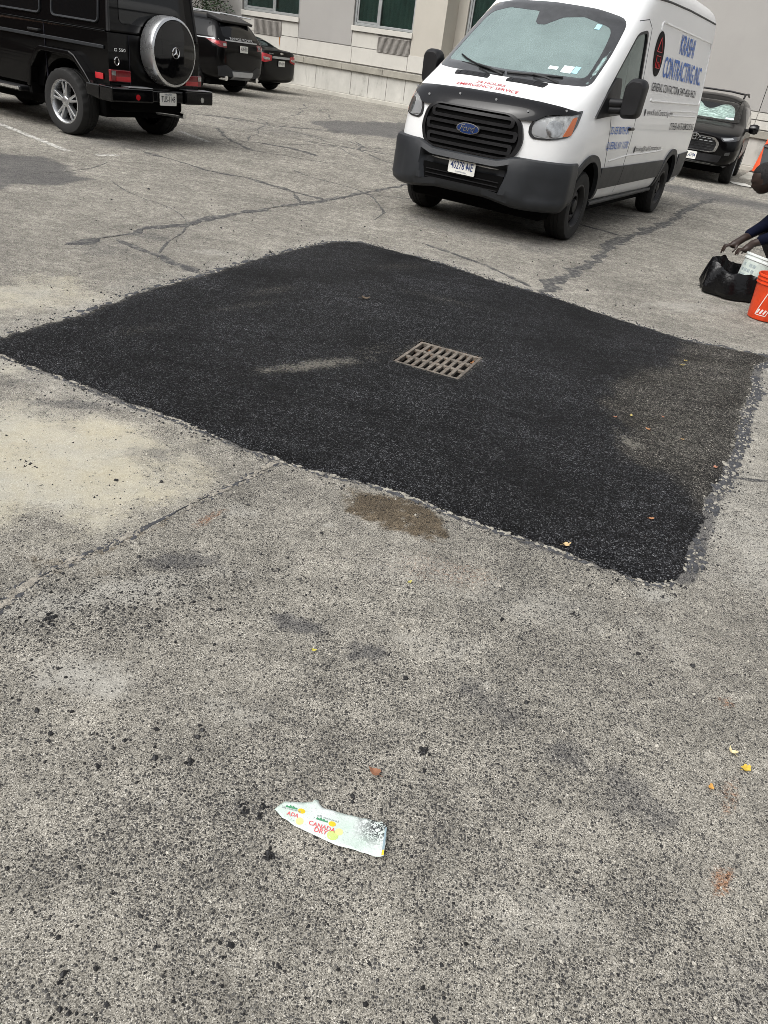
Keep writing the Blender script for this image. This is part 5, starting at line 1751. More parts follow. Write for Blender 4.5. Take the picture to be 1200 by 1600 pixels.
for s in (-1, 1):
    # squared wheel-arch flares
    for x in (0, 2.85):
        oo = [(.68, .50), (.62, .76), (.43, .975), (.36, 1.0), (-.20, 1.0), (-.29, .965), (-.47, .80), (-.58, .68), (-.60, .62)]
        ii = [(-.535, .62), (-.515, .66), (-.42, .77), (-.25, .92), (-.17, .94), (.33, .94), (.385, .92), (.555, .74), (.61, .50)]
        m = MB()
        n_ = len(oo)
        P_ = [(x + a, b) for a, b in oo] + [(x + a, b) for a, b in ii]
        vs, fs = [], []
        for y_ in (s * .79, s * .925):
            vs += [(a, y_, b) for a, b in P_]
        L_ = len(P_)
        for k in range(n_ - 1):
            j = L_ - 1 - k
            fs += [(k, k + 1, j - 1, j), (L_ + k, L_ + j, L_ + j - 1, L_ + k + 1)]
        fs += [(k, (k + 1) % L_, L_ + (k + 1) % L_, L_ + k) for k in range(L_)]
        m.add(vs, fs)
        m.build('wheel_arch', M_BLACKPAINT, gw, None, .02, 3)
    # rub strip, gutter, door seams, handles
    m = MB()
    m.box((-.74, s * .808, 1.085), (3.2, s * .832, 1.125))
    m.build('rub_strip', M_PLASTIC, gw, None, .006)
    m = MB()
    m.box((-.76, s * .795, 1.262), (2.4, s * .818, 1.285))
    m.build('waist_rail', M_BLACKPAINT, gw, None, .006)
    for sx in ((.37, .60), (1.50, .60)):
        m = MB()
        m.box((sx[0] - .004, s * .797, sx[1]), (sx[0] + .004, s * .8165, 1.26))
        m.build('door_seam', M_INK, gw)
    for hx in (.44, 1.58):
        m = MB()
        m.tube([(hx, s * .80, 1.165), (hx, s * .845, 1.165), (hx + .20, s * .845, 1.165), (hx + .20, s * .80, 1.165)], .016, 8)
        m.build('door_handle', M_BLACKPL, gw, 50)
    # side glass in raised rubber frames
    for wx0, wx1 in ((-.62, .24), (.46, 1.32), (1.45, 2.0)):
        def sl(a, b, h):
            return (a, s * (.79 - (b - 1.268) * .134 + h), b)
        q = rounded([(wx0, 1.36), (wx1, 1.36), (wx1 - (.28 if wx1 > 1.9 else 0), 1.86), (wx0 + .03, 1.86)], .07, 5)
        m = MB()
        m.prism(q, sl, .001, .006)
        pn = m.build('side_window', M_PRIV, gw)
        m = MB()
        m.tube([sl(a, b, .006) for a, b in q], .016, 6, True)
        m.build('window_seal', M_PLASTIC, pn, 60)
    # running board
    m = MB()
    m.box((.80, s * .74, .41), (2.1, s * .94, .475))
    rb = m.build('running_board', M_BLACKPL, gw, None, .02)
    m = MB()
    m.box((.82, s * .935, .425), (2.08, s * .955, .465))
    m.build('trim_strip', M_CHROME, rb, None, .006)
    m = MB()
    m.hexa([(.60, s * .60 , .42), (.66, s * .60, .42), (.66, s * .90, .42), (.60, s * .90, .42), (.60, s * .60, .60), (.66, s * .60, .60), (.66, s * .90, .60), (.60, s * .90, .60)])
    m.build('mud_flap', M_DARK, gw)
    # rear lamps and reflectors
    m = MB()
    m.box((-.845, min(s * .49, s * .82), .738), (-.80, max(s * .49, s * .82), .872))
    tl = m.build('tail_light', M_REDDARK, gw, None, .008)
    m = MB()
    m.box((-.852, min(s * .50, s * .74), .748), (-.846, max(s * .50, s * .74), .80))
    m.build('lens', M_REDLAMP, tl)
    m = MB()
    m.box((-.852, min(s * .745, s * .81), .81), (-.846, max(s * .745, s * .81), .862))
    m.build('reversing_lens', M_LAMPCLR, tl)
    m = MB()
    m.box((-.70, min(s * .812, s * .823), .745), (-.56, max(s * .812, s * .823), .815))
    m.build('side_reflector', M_REDLAMP, gw, None, .003)
    # corner posts
    m = MB()
    m.hexa([(-.80, s * .76, 1.28), (-.765, s * .76, 1.28), (-.765, s * .80, 1.28), (-.80, s * .80, 1.28), (-.735, s * .68, 1.92), (-.70, s * .68, 1.92), (-.70, s * .712, 1.92), (-.735, s * .712, 1.92)])
    m.build('corner_post', M_BLACKPL, gw, None, .008)
m = MB()
m.prism(rounded([(-.60, 1.38), (.60, 1.38), (.55, 1.84), (-.55, 1.84)], .08, 5), lambda a, b, h: (-.79 + (b - 1.268) * .104 - h, a, b), .001, .007)
m.build('rear_window', M_PRIV, gw)
# rear door outline
m = MB()
m.tube([(-.806, -.70, .70), (-.806, -.70, 1.26)], .004, 5)
m.tube([(-.806, .47, .70), (-.806, .47, 1.26)], .004, 5)
m.build('door_seam', M_INK, gw)
# bumper
m = MB()
m.box((-.97, -.93, .52), (-.74, -.38, .69)); m.box((-.97, .22, .52), (-.74, .93, .69)); m.box((-.93, -.379, .53), (-.76, .219, .675))
rbp = m.build('bumper', M_GLOSSBLK, gw, None, .02, 3)
m = MB()
m.hexa([(-.74, .80, .50), (-.50, .80, .56), (-.50, .935, .56), (-.74, .935, .52), (-.74, .80, .69), (-.50, .80, .69), (-.50, .935, .69), (-.74, .935, .69)])
m.hexa([(-.74, -.935, .52), (-.50, -.935, .56), (-.50, -.80, .56), (-.74, -.80, .50), (-.74, -.935, .69), (-.50, -.935, .69), (-.50, -.80, .69), (-.74, -.80, .69)])
m.build('bumper_end', M_GLOSSBLK, rbp, None, .015)
m = MB()
m.box((-.972, .24, .692), (-.82, .64, .699)); m.box((-.972, -.90, .692), (-.82, -.40, .699))
m.build('tread_plate', M_SILVERPL, rbp)
for y_ in (.50, -.70):
    m = MB()
    m.cyl((-.97, y_, .585), (-.978, y_, .585), .035, n=16)
    m.build('fog_lamp', M_REDLAMP if y_ > 0 else M_LAMPCLR, rbp)
plate(gw, (-.945, -.06, .575), math.pi, 'TUS-1148', 'VIRGINIA', '', M_INK)
m = MB()
m.tube([(-.35, -.2, .36), (-.7, -.45, .36), (-.86, -.46, .36)], .035, 10)
m.build('exhaust_pipe', M_CHROME, gw, 50)
# spare wheel: chrome band, black disc, three-pointed star
M_BANDSTEEL = mat('brushed_steel', (0.66, 0.67, 0.68), 0.28, 0.85, vary=0.08)
SC = (0, -.10, 1.135)
sp = sub_empty('spare_wheel', gw, (0, -.10, 1.135))
m = MB()
m.lathe([(.30, -.80), (.385, -.805), (.405, -.83), (.408, -1.0), (.40, -1.03), (.372, -1.045), (.368, -1.03)], (0, 0, 0), 'x', 56)
m.build('cover_band', M_BANDSTEEL, sp, 40)
m = MB()
m.lathe([(.371, -1.028), (.365, -1.046), (.30, -1.054), (.001, -1.058)], (0, 0, 0), 'x', 56)
m.build('cover_disc', M_GLOSSBLK, sp, 50)
m = MB()
m.tube([(-1.062, .062 * math.cos(t), .062 * math.sin(t)) for t in np.linspace(0, 2 * math.pi, 24, endpoint=False)], .007, 6, True)
for k in range(3):
    a = R(90 + 120 * k)
    m.tube([(-1.066, 0, 0), (-1.062, .06 * math.cos(a), .06 * math.sin(a))], [.014, .003], 6)
m.build('star_emblem', M_CHROME, sp, 50)
lettering('badge_lettering', 'G 550', lambda a, b: (-.807, .72 - a, 1.075 + b), .035, .19, M_CHROME, gw, .01)
m = MB()
m.tube([(-.806, .68 + .036 * math.cos(t), .965 + .045 * math.sin(t)) for t in np.linspace(0, 2 * math.pi, 20, endpoint=False)], .007, 6, True)
m.build('round_badge', M_CHROME, gw, 50)

# ------------------------------------------------------------------ template for rounded cars
def crow(x, w, zb, zbelt, ztop, wtop, sh=0.0, bow=0.0, xtop=None):
    P = [(0, zb), (.75 * w, zb), (.95 * w, zb + .09), (w, zb + .48 * (zbelt - zb)), (w * .985, zbelt - .22 * (zbelt - zb)), (.95 * w, zbelt), ((.95 * w + wtop) / 2 + .012, zbelt + .5 * (ztop - zbelt)), (wtop, ztop - .16 * (ztop - zbelt)), (.62 * wtop, ztop - .02 * (ztop - zbelt)), (0, ztop)]
    out = []
    for y, z in P:
        xx = x - bow * (y / max(w, .01)) ** 2
        if z > zbelt:
            xx += sh * (z - zbelt)
        out.append((xx, y, z))
    return out
def capped(first, last, xf, xb):
    """close a list of rows with two shrinking rows at each end"""
    return None
def body_from(rows, front_bulge=0.04, rear_bulge=0.04, sub=3):
    a, b = rows[0], rows[-1]
    def shrink(r, k, dx):
        zs = [p[2] for p in r]
        zm = (min(zs) + max(zs)) / 2
        return [(p[0] + dx, p[1] * k, zm + (p[2] - zm) * (1 if k > 0 else .97)) for p in r]
    R_ = [shrink(a, 0, -rear_bulge), shrink(a, .55, -rear_bulge * .9)] + rows + [shrink(b, .55, front_bulge * .9), shrink(b, 0, front_bulge)]
    o = loft(R_, sub)
    o.data.materials.append(M_BLACKPAINT)
    return o
def finish_body(o, parent, wheels, rw, yw, deep=.42):
    V = bvh_of(o)
    cs = []
    for x in wheels:
        for s in (-1, 1):
            k = MB()
            k.cyl((x, s * deep, rw), (x, s * 1.4, rw), rw + .075, n=40)
            cs.append((k, M_DARK))
    cut(o, cs)
    o.parent = parent
    o.name = 'body'
    o.data.shade_smooth()
    o.data.set_sharp_from_angle(angle=R(38))
    for x in wheels:
        for s in (-1, 1):
            wheel(parent, (x, s * yw, rw), rw, .25, s, 'single', rw * .68, 7)
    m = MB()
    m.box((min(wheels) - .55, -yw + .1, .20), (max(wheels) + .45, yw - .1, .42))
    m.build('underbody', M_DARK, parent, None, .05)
    return V

# ------------------------------------------------------------------ black luxury SUV behind it
rr = thing('suv', 'black luxury suv with roof spoiler and silver rear diffuser parked behind the boxy wagon', 'suv', (-6.44, 23.30, 0), 2.678)
rows = [crow(-.98, .80, .42, 1.20, 1.62, .58, .62), crow(-.93, .94, .38, 1.22, 1.70, .62, .62), crow(-.75, .985, .34, 1.23, 1.755, .64, .40), crow(-.2, .99, .33, 1.22, 1.80, .66), crow(.9, .99, .33, 1.20, 1.81, .66), crow(1.75, .985, .33, 1.18, 1.74, .64), crow(2.35, .98, .33, 1.16, 1.36, .72), crow(2.6, .97, .33, 1.12, 1.19, .74), crow(3.4, .95, .34, 1.06, 1.13, .70), crow(3.72, .86, .38, .92, 1.0, .6)]
o = body_from(rows, .06, .05)
V = finish_body(o, rr, (0, 2.92), .39, .83)
skin_panel('rear_window', V, rounded([(-.66, 1.31), (.66, 1.31), (.58, 1.62), (-.58, 1.62)], .06), REAR, M_PRIV, rr, .004, .08)
m = MB()
m.hexa([(-.80, -.60, 1.62), (-.30, -.62, 1.70), (-.30, .62, 1.70), (-.80, .60, 1.62), (-.83, -.60, 1.675), (-.30, -.62, 1.80), (-.30, .62, 1.80), (-.83, .60, 1.675)])
m.build('roof_spoiler', M_BLACKPL, rr, None, .02, 3)
for fr_, sg in ((LEFT, 1), (RIGHT, -1)):
    F = (lambda a: a) if sg > 0 else (lambda a: -a)
    q = rounded([(F(.78), 1.30), (F(-.05), 1.28), (F(-.12), 1.64), (F(.55), 1.62)], .05)
    skin_panel('side_window', V, q, fr_, M_PRIV, rr, .004, .08)
    q = rounded([(F(-.15), 1.28), (F(-1.7), 1.25), (F(-1.2), 1.62), (F(-.22), 1.65)], .05)
    skin_panel('side_window', V, q, fr_, M_PRIV, rr, .004, .08)
    q = [(F(.92), 1.245), (F(-1.9), 1.215), (F(-1.9), 1.235), (F(.90), 1.268)]
    skin_panel('waist_trim', V, q, fr_, M_SILVERPL, rr, .008, .1)
    m = MB()
    m.tube([(-.75, sg * .60, 1.80), (.3, sg * .62, 1.84), (1.4, sg * .62, 1.82)], .016, 6)
    m.build('roof_rail', M_SILVERPL, rr, 50)
    fr2 = heading(180 - 28 * sg)
    q = rounded(to_frame([(-.62, sg * .97, 1.245), (-.95, sg * .86, 1.225), (-1.02, sg * .62, 1.22), (-1.03, sg * .62, 1.08), (-.97, sg * .86, 1.09), (-.80, sg * .94, 1.16)], fr2), .025)
    tl = skin_panel('tail_light', V, q, fr2, M_REDDARK, rr, .010, .05)
    q = rounded(to_frame([(-.75, sg * .95, 1.225), (-.95, sg * .86, 1.205), (-.97, sg * .80, 1.13), (-.90, sg * .89, 1.15)], fr2), .015)
    skin_panel('lens', V, q, fr2, M_REDLAMP, tl, .016, .05)
    q = rounded(to_frame([(-1.0, sg * .74, 1.18), (-1.02, sg * .64, 1.18), (-1.02, sg * .64, 1.12), (-1.0, sg * .74, 1.12)], fr2), .015)
    skin_panel('lens', V, q, fr2, M_LAMPCLR, tl, .016, .05)
    q = [(-sg * .60, .545), (-sg * .82, .56), (-sg * .84, .60), (-sg * .60, .60)]
    skin_panel('fog_reflector', V, q, REAR, M_REDLAMP, rr, .008, .06)
    m = MB()
    m.tube([(-.80, sg * .62, .40), (-1.02, sg * .62, .40)], .06, 12)
    m.build('exhaust_tip', M_CHROME, rr, 50)
skin_panel('tailgate_trim', V, [(-.62, 1.235), (.62, 1.235), (.62, 1.265), (-.62, 1.265)], REAR, M_SILVERPL, rr, .010, .1)
lettering('tailgate_lettering', 'RANGE ROVER', lambda a, b: (a - .45, 1.277 + b), .05, .9, M_SILVERPL, rr, .02, 0, V, REAR, .012)
plate(rr, (-1.055, 0, 1.09), math.pi, 'FUB 4832', 'NEW YORK', '', M_INK)
skin_panel('lower_bumper', V, rounded([(-.80, .36), (.80, .36), (.88, .66), (.60, .70), (.40, .60), (-.40, .60), (-.60, .70), (-.88, .66)], .03), REAR, M_PLASTIC, rr, .012, .08)
skin_panel('skid_plate', V, rounded([(-.34, .37), (.34, .37), (.42, .57), (-.42, .57)], .03), REAR, M_SILVERPL, rr, .035, .08, depth=.04)

# ------------------------------------------------------------------ small black saloon by the wall
sd = thing('saloon_car', 'small black saloon with bright red tail lights parked nearest the building wall', 'car', (-6.165, 27.09, 0), 2.678)
rows = [crow(-.98, .74, .34, 1.02, 1.13, .62), crow(-.92, .86, .28, 1.02, 1.16, .66), crow(-.70, .90, .26, 1.02, 1.165, .68), crow(-.45, .905, .24, 1.01, 1.18, .64), crow(-.1, .91, .24, 1.0, 1.36, .58), crow(.35, .91, .24, .98, 1.47, .56), crow(1.1, .91, .24, .97, 1.48, .56), crow(1.6, .91, .24, .96, 1.36, .57), crow(2.15, .90, .24, .94, 1.06, .66), crow(2.9, .87, .25, .84, .93, .62), crow(3.3, .78, .28, .74, .82, .5)]
o = body_from(rows, .06, .04)
V = finish_body(o, sd, (0, 2.68), .325, .77)
q = [(-.50, 1.16), (-.15, 1.30), (.28, 1.435)]
TOPF = (Vector((1, 0, 0)), Vector((0, 1, 0)), Vector((0, 0, -1)))
skin_panel('rear_window', V, rounded([(-.42, -.56), (.24, -.50), (.24, .50), (-.42, .56)], .06), TOPF, M_PRIV, sd, .004, .08)
for fr_, sg in ((LEFT, 1), (RIGHT, -1)):
    F = (lambda a: a) if sg > 0 else (lambda a: -a)
    skin_panel('side_window', V, rounded([(F(.05), 1.08), (F(-1.85), 1.04), (F(-1.35), 1.34), (F(-.4), 1.38)], .05), fr_, M_PRIV, sd, .004, .08)
    fr2 = heading(180 - 30 * sg)
    q = rounded(to_frame([(-.72, sg * .875, 1.03), (-.95, sg * .72, 1.04), (-1.0, sg * .44, 1.0), (-1.0, sg * .44, .86), (-.96, sg * .72, .80), (-.80, sg * .86, .84)], fr2), .03)
    tl = skin_panel('tail_light', V, q, fr2, M_REDLAMP, sd, .012, .05)
    q = rounded(to_frame([(-.90, sg * .76, .95), (-.99, sg * .52, .93), (-.99, sg * .52, .88), (-.92, sg * .74, .87)], fr2), .02)
    skin_panel('lens', V, q, fr2, M_LAMPCLR, tl, .017, .05)
skin_panel('boot_trim', V, [(-.42, .925), (.42, .925), (.42, .985), (-.42, .985)], REAR, M_SILVERPL, sd, .014, .08)
m = MB()
p0 = cast_pts(V, [(0, 1.065)], REAR, .01)[0]
m.add([(p0.x, p0.y - .085, p0.z - .014), (p0.x, p0.y - .085, p0.z + .014), (p0.x, p0.y - .03, p0.z + .014), (p0.x, p0.y - .03, p0.z + .03), (p0.x, p0.y + .03, p0.z + .03), (p0.x, p0.y + .03, p0.z + .014), (p0.x, p0.y + .085, p0.z + .014), (p0.x, p0.y + .085, p0.z - .014), (p0.x, p0.y + .03, p0.z - .014), (p0.x, p0.y + .03, p0.z - .03), (p0.x, p0.y - .03, p0.z - .03), (p0.x, p0.y - .03, p0.z - .014)], [tuple(range(12))])
m.build('bow_emblem', M_CHROME, sd)
plate(sd, (-1.045, 0, .80), math.pi, 'RF 4578', '', '', M_INK)
lettering('badge_lettering', 'MALIBU', lambda a, b: (a - .56, 1.03 + b), .03, .18, M_SILVERPL, sd, .01, 0, V, REAR, .010)

# ------------------------------------------------------------------ black SUV behind the van
hs = thing('suv', 'black suv with chrome-framed mesh grille and silver sunshade behind the white van', 'suv', (5.747, 19.479, 0), -1.942)
rows = [crow(-3.75, .86, .38, 1.04, 1.66, .62, .3), crow(-3.6, .95, .34, 1.07, 1.73, .68, .2), crow(-2.8, .975, .31, 1.09, 1.75, .70), crow(-1.7, .975, .31, 1.09, 1.755, .71), crow(-1.15, .975, .31, 1.09, 1.735, .70), crow(-.80, .975, .31, 1.09, 1.60, .72, 0, .06), crow(-.40, .975, .31, 1.09, 1.38, .76, 0, .10), crow(-.08, .975, .31, 1.07, 1.20, .80, 0, .12), crow(.10, .975, .31, 1.05, 1.165, .82, 0, .10), crow(.45, .97, .32, 1.0, 1.10, .82, 0, .10), crow(.74, .95, .34, .94, 1.035, .78, 0, .12), crow(.90, .84, .36, .86, .985, .64, 0, .08), crow(.95, .70, .38, .82, .95, .5, 0, .04)]
o = body_from(rows, .05, .05)
V = finish_body(o, hs, (0, -2.85), .37, .83)
wsd = rounded([(-.74, 1.20), (.74, 1.20), (.66, 1.60), (-.66, 1.60)], .06)
M_SHADE = NG('silver_sunshade')
M_SHADE.p.inputs['Base Color'].default_value = (0.55, 0.68, 0.63, 1)
M_SHADE.p.inputs['Metallic'].default_value = 0.55
M_SHADE.p.inputs['Roughness'].default_value = 0.38
M_SHADE.link(M_SHADE.bump(M_SHADE.noise(9, 3, 0.6, M_SHADE.scalev((1, .35, 2.2)), 1.5), 1.0, .06), M_SHADE.p.inputs['Normal'])
M_SHADE = M_SHADE.m
shp = [(-.62, 1.24), (.60, 1.24), (.57, 1.40), (.50, 1.50), (.38, 1.54), (.24, 1.52), (.12, 1.44), (.0, 1.41), (-.12, 1.44), (-.22, 1.52), (-.38, 1.54), (-.52, 1.50), (-.60, 1.40)]
wsc = skin_panel('windscreen', V, wsd, FRONT, M_PRIV, hs, .004, .07)
skin_panel('sunshade', V, rounded(shp, .05), FRONT, M_SHADE, wsc, .010, .05, depth=.004)
skin_panel('glass', V, wsd, FRONT, M_COVER, wsc, .024, .07)
skin_panel('sticker', V, [(.42, 1.25), (.60, 1.25), (.59, 1.285), (.42, 1.285)], FRONT, M_STICK, wsc, .027, .05, depth=.002)
for fr_, sg in ((LEFT, 1), (RIGHT, -1)):
    F = (lambda a: a) if sg > 0 else (lambda a: -a)
    skin_panel('side_window', V, rounded([(F(.35), 1.12), (F(2.2), 1.12), (F(2.15), 1.52), (F(1.0), 1.54)], .05), fr_, M_PRIV, hs, .004, .08)
    skin_panel('side_window', V, rounded([(F(2.3), 1.12), (F(3.4), 1.18), (F(3.2), 1.5), (F(2.25), 1.52)], .05), fr_, M_PRIV, hs, .004, .08)
    m = MB()
    m.tube([(-1.05, sg * .62, 1.69), (-1.15, sg * .63, 1.775), (-2.0, sg * .65, 1.80), (-3.3, sg * .62, 1.76)], .02, 6)
    m.build('roof_rail', M_BLACKPL, hs, 50)
    m = MB()
    m.lathe([(.001, -.11), (.075, -.10), (.10, -.04), (.105, .04), (.08, .10), (.001, .12)], (-.62, sg * 1.06, 1.13), 'y', 14)
    mi = m.build('mirror', M_GLOSSBLK, hs, 50)
    m = MB()
    m.tube([(-.55, sg * .90, 1.08), (-.60, sg * .99, 1.11)], .035, 8)
    m.build('mirror_arm', M_BLACKPL, mi, 50)
    fr2 = heading(32 * sg)
    q = rounded(to_frame([(.93, sg * .52, .915), (.84, sg * .70, .935), (.58, sg * .92, .985), (.66, sg * .90, .90), (.86, sg * .70, .85), (.92, sg * .58, .845)], fr2), .02)
    h_ = skin_panel('headlight', V, q, fr2, M_LAMPDRK, hs, .006, .04)
    q = rounded(to_frame([(.92, sg * .56, .90), (.80, sg * .76, .935), (.78, sg * .80, .905), (.90, sg * .60, .865)], fr2), .015)
    skin_panel('lens', V, q, fr2, M_SILVERPL, h_, .012, .04)
    q = [(sg * .70, .58), (sg * .80, .60), (sg * .80, .66), (sg * .70, .64)]
    skin_panel('fog_lamp', V, q, FRONT, M_LAMPDRK, hs, .012, .05)
m = MB()
m.tube([(-1.25, -.63, 1.775), (-1.25, -.3, 1.80), (-1.25, .3, 1.80), (-1.25, .63, 1.775)], .02, 8)
m.build('roof_bar', M_BLACKPL, hs, 50)
GQ = rounded([(-.42, .90), (.42, .90), (.54, .80), (.51, .635), (.42, .605), (-.42, .605), (-.51, .635), (-.54, .80)], [.06, .06, .05, .05, .04, .04, .05, .05])
gq = skin_panel('grille', V, GQ, FRONT, M_BLACKPL, hs, .010, .06)
skin_panel('grille_frame', V, GQ, FRONT, M_CHROME, gq, .03, .05, [ring_in(GQ, .90, (0, .75))], depth=.025)
for k in range(5):
    for j in range(9):
        a, b = -.40 + j * .1 + (.05 if k % 2 else 0), .655 + k * .052
        if abs(a) < .45:
            skin_panel('grille_bar', V, [(a - .042, b), (a - .02, b + .014), (a + .02, b + .014), (a + .042, b), (a + .02, b - .006), (a - .02, b - .006)], FRONT, M_SILVERPL if k > 2 else M_LAMPDRK, gq, .02, .05, depth=.008)
ov = [(.095 * math.cos(t), .868 + .062 * math.sin(t)) for t in np.linspace(0, 2 * math.pi, 28, endpoint=False)]
e_ = skin_panel('emblem', V, ov, FRONT, M_GLOSSBLK, gq, .038, .05, depth=.02)
for rx, rz, dz in ((.095, .062, 0), (.036, .058, 0), (.064, .026, .026)):
    m = MB()
    m.tube(cast_pts(V, [(rx * math.cos(t), .868 + dz + rz * math.sin(t)) for t in np.linspace(0, 2 * math.pi, 28, endpoint=False)], FRONT, .044), .009, 6, True)
    m.build('emblem_ring', M_CHROME, e_, 50)
plate(hs, (1.0, 0, .505), 0, 'KTL-6704', '', '', M_INKBLUE)
skin_panel('lower_bar', V, rounded([(-.80, .33), (-.42, .36), (.42, .36), (.80, .33), (.80, .36), (.42, .395), (-.42, .395), (-.80, .36)], .01), FRONT, M_SILVERPL, hs, .02, .06)
skin_panel('air_intake', V, rounded([(-.62, .43), (.62, .43), (.66, .57), (-.66, .57)], .03), FRONT, M_BLACKPL, hs, .006, .08)

# ------------------------------------------------------------------ drain grate
M_IRON = NG('rusty_iron')
_f = M_IRON.mapr(M_IRON.noise(22, 6, 0.75), 0.42, 0.66)
_c = M_IRON.mix(_f, (0.10, 0.088, 0.074), (0.25, 0.22, 0.185))
_c = M_IRON.mix(M_IRON.mapr(M_IRON.noise(60, 4, 0.7), 0.55, 0.7), _c, (0.14, 0.07, 0.035))
M_IRON.link(_c, M_IRON.p.inputs['Base Color'])
M_IRON.p.inputs['Roughness'].default_value = 0.7
M_IRON.p.inputs['Metallic'].default_value = 0.25
M_IRON.link(M_IRON.bump(M_IRON.noise(120, 4), 0.5, 0.003), M_IRON.p.inputs['Normal'])
M_IRON = M_IRON.m
M_BASIN = mat('basin_concrete', (0.012, 0.011, 0.010), 0.95, vary=0.3)
dg = thing('drain_grate', 'rusty iron storm drain grate with three rows of slots set in the black patch', 'drain grate', (GR_C[0], GR_C[1], -0.018), GR_A)
U_, V_ = GR_U - .002, GR_V - .002
ZT = .016
m = MB()
for a, b in (((-U_, -V_), (U_, -V_ + .022)), ((-U_, V_ - .022), (U_, V_)), ((-U_, -V_ + .022), (-U_ + .020, V_ - .022)), ((U_ - .020, -V_ + .022), (U_, V_ - .022))):
    m.box((a[0], a[1], -.012), (b[0], b[1], ZT))
m.build('frame', M_IRON, dg, None, .003)
iu, iv = U_ - .020, V_ - .022
for k in (-1, 1):
    m = MB()
    y_ = k * (2 * iv / 3) / 2
    m.box((-iu, y_ - .013, -.004), (iu, y_ + .013, ZT - .003))
    m.build('cross_bar', M_IRON, dg, None, .003)
pitch = 2 * iu / 8
for k in range(7):
    m = MB()
    x_ = -iu + pitch * (k + 1)
    m.box((x_ - .0115, -iv, -.002), (x_ + .0115, iv, ZT - .001 - .001 * (k % 2)))
    m.build('bar', M_IRON, dg, None, .003)
m = MB()
for a, b in (((-U_ - .03, -V_ - .03), (U_ + .03, -V_)), ((-U_ - .03, V_), (U_ + .03, V_ + .03)), ((-U_ - .03, -V_), (-U_, V_)), ((U_, -V_), (U_ + .03, V_))):
    m.box((a[0], a[1], -.7), (b[0], b[1], -.012))
m.box((-U_, -V_, -.75), (U_, V_, -.7))
m.build('basin', M_BASIN, dg)
# leaf scraps caught in two slots
for x_, y_ in ((-iu + pitch * 1.5, iv * .72), (iu - pitch * .5, iv * .70)):
    m = MB()
    for k in range(5):
        a = rnd.uniform(0, 6.28)
        cx_, cy_ = x_ + rnd.uniform(-.008, .008), y_ + rnd.uniform(-.03, .03)
        m.add([(cx_ + .012 * math.cos(a), cy_ + .012 * math.sin(a), -.005), (cx_ - .012 * math.sin(a), cy_ + .01 * math.cos(a), .004), (cx_ - .012 * math.cos(a), cy_ - .012 * math.sin(a), -.008)], [(0, 1, 2)])
    m.build('caught_leaf', mat('dead_leaf', (0.22, 0.10, 0.04), 0.8), dg)

# ------------------------------------------------------------------ orange bucket
M_ORANGE = mat('orange_plastic', (0.62, 0.055, 0.012), 0.38, vary=0.18, vscale=9, bump=0.08, bscale=60)
M_WHITEPR = mat('white_print', (0.70, 0.66, 0.62), 0.5)
bk = thing('bucket', 'bright orange plastic bucket with white logo print beside the black bag', 'bucket', (2.945, 6.60, 0), 0)
m = MB()
prof = [(.001, .004), (.118, .004), (.126, .010), (.130, .03), (.1455, .285), (.1465, .290), (.156, .292), (.156, .300), (.149, .302), (.149, .318), (.157, .320), (.157, .328), (.150, .330), (.150, .346), (.158, .348), (.159, .360), (.156, .366), (.148, .366), (.146, .355), (.143, .30), (.128, .04), (.122, .02), (.001, .018)]
m.lathe(prof, (0, 0, 0), 'z', 48)
m.build('shell', M_ORANGE, bk, 35)
def bk_pt(a, b):
    """print space: a metres round the bucket, b metres up"""
    r_ = .1312 + (b - .03) * .0155 / .255 + .0006
    t = R(214) + a / .138
    return (r_ * math.cos(t), r_ * math.sin(t), b)
def bk_strip(name, p, q, w_, mm):
    n_ = 8
    vs = []
    d = Vector((q[0] - p[0], q[1] - p[1])).normalized()
    nn = Vector((-d.y, d.x)) * w_ / 2
    for k in range(n_ + 1):
        c = Vector(p).lerp(Vector(q), k / n_)
        vs += [bk_pt(c.x - nn.x, c.y - nn.y), bk_pt(c.x + nn.x, c.y + nn.y)]
    k_ = MB()
    k_.add(vs, [(2 * k, 2 * k + 2, 2 * k + 3, 2 * k + 1) for k in range(n_)])
    k_.build(name, mm, bk, recalc=True)
for p, q in (((.0, .05), (.09, .05)), ((.0, .05), (.05, .235)), ((.05, .235), (.14, .235)), ((.14, .235), (.09, .05))):
    bk_strip('logo_outline', p, q, .006, M_WHITEPR)
for k in range(3):
    bk_strip('logo_bar', (.012 + k * .028, .062), (.028 + k * .028, .098), .014, M_WHITEPR)
m = MB()
m.tube([(.156 * math.cos(t), .156 * math.sin(t) - .0, .305 - .12 * math.sin((t - R(-60)) / R(180) * math.pi)) for t in np.linspace(R(-60), R(120), 16)], .003, 6)
m.build('handle', M_STEELBLK, bk, 60)

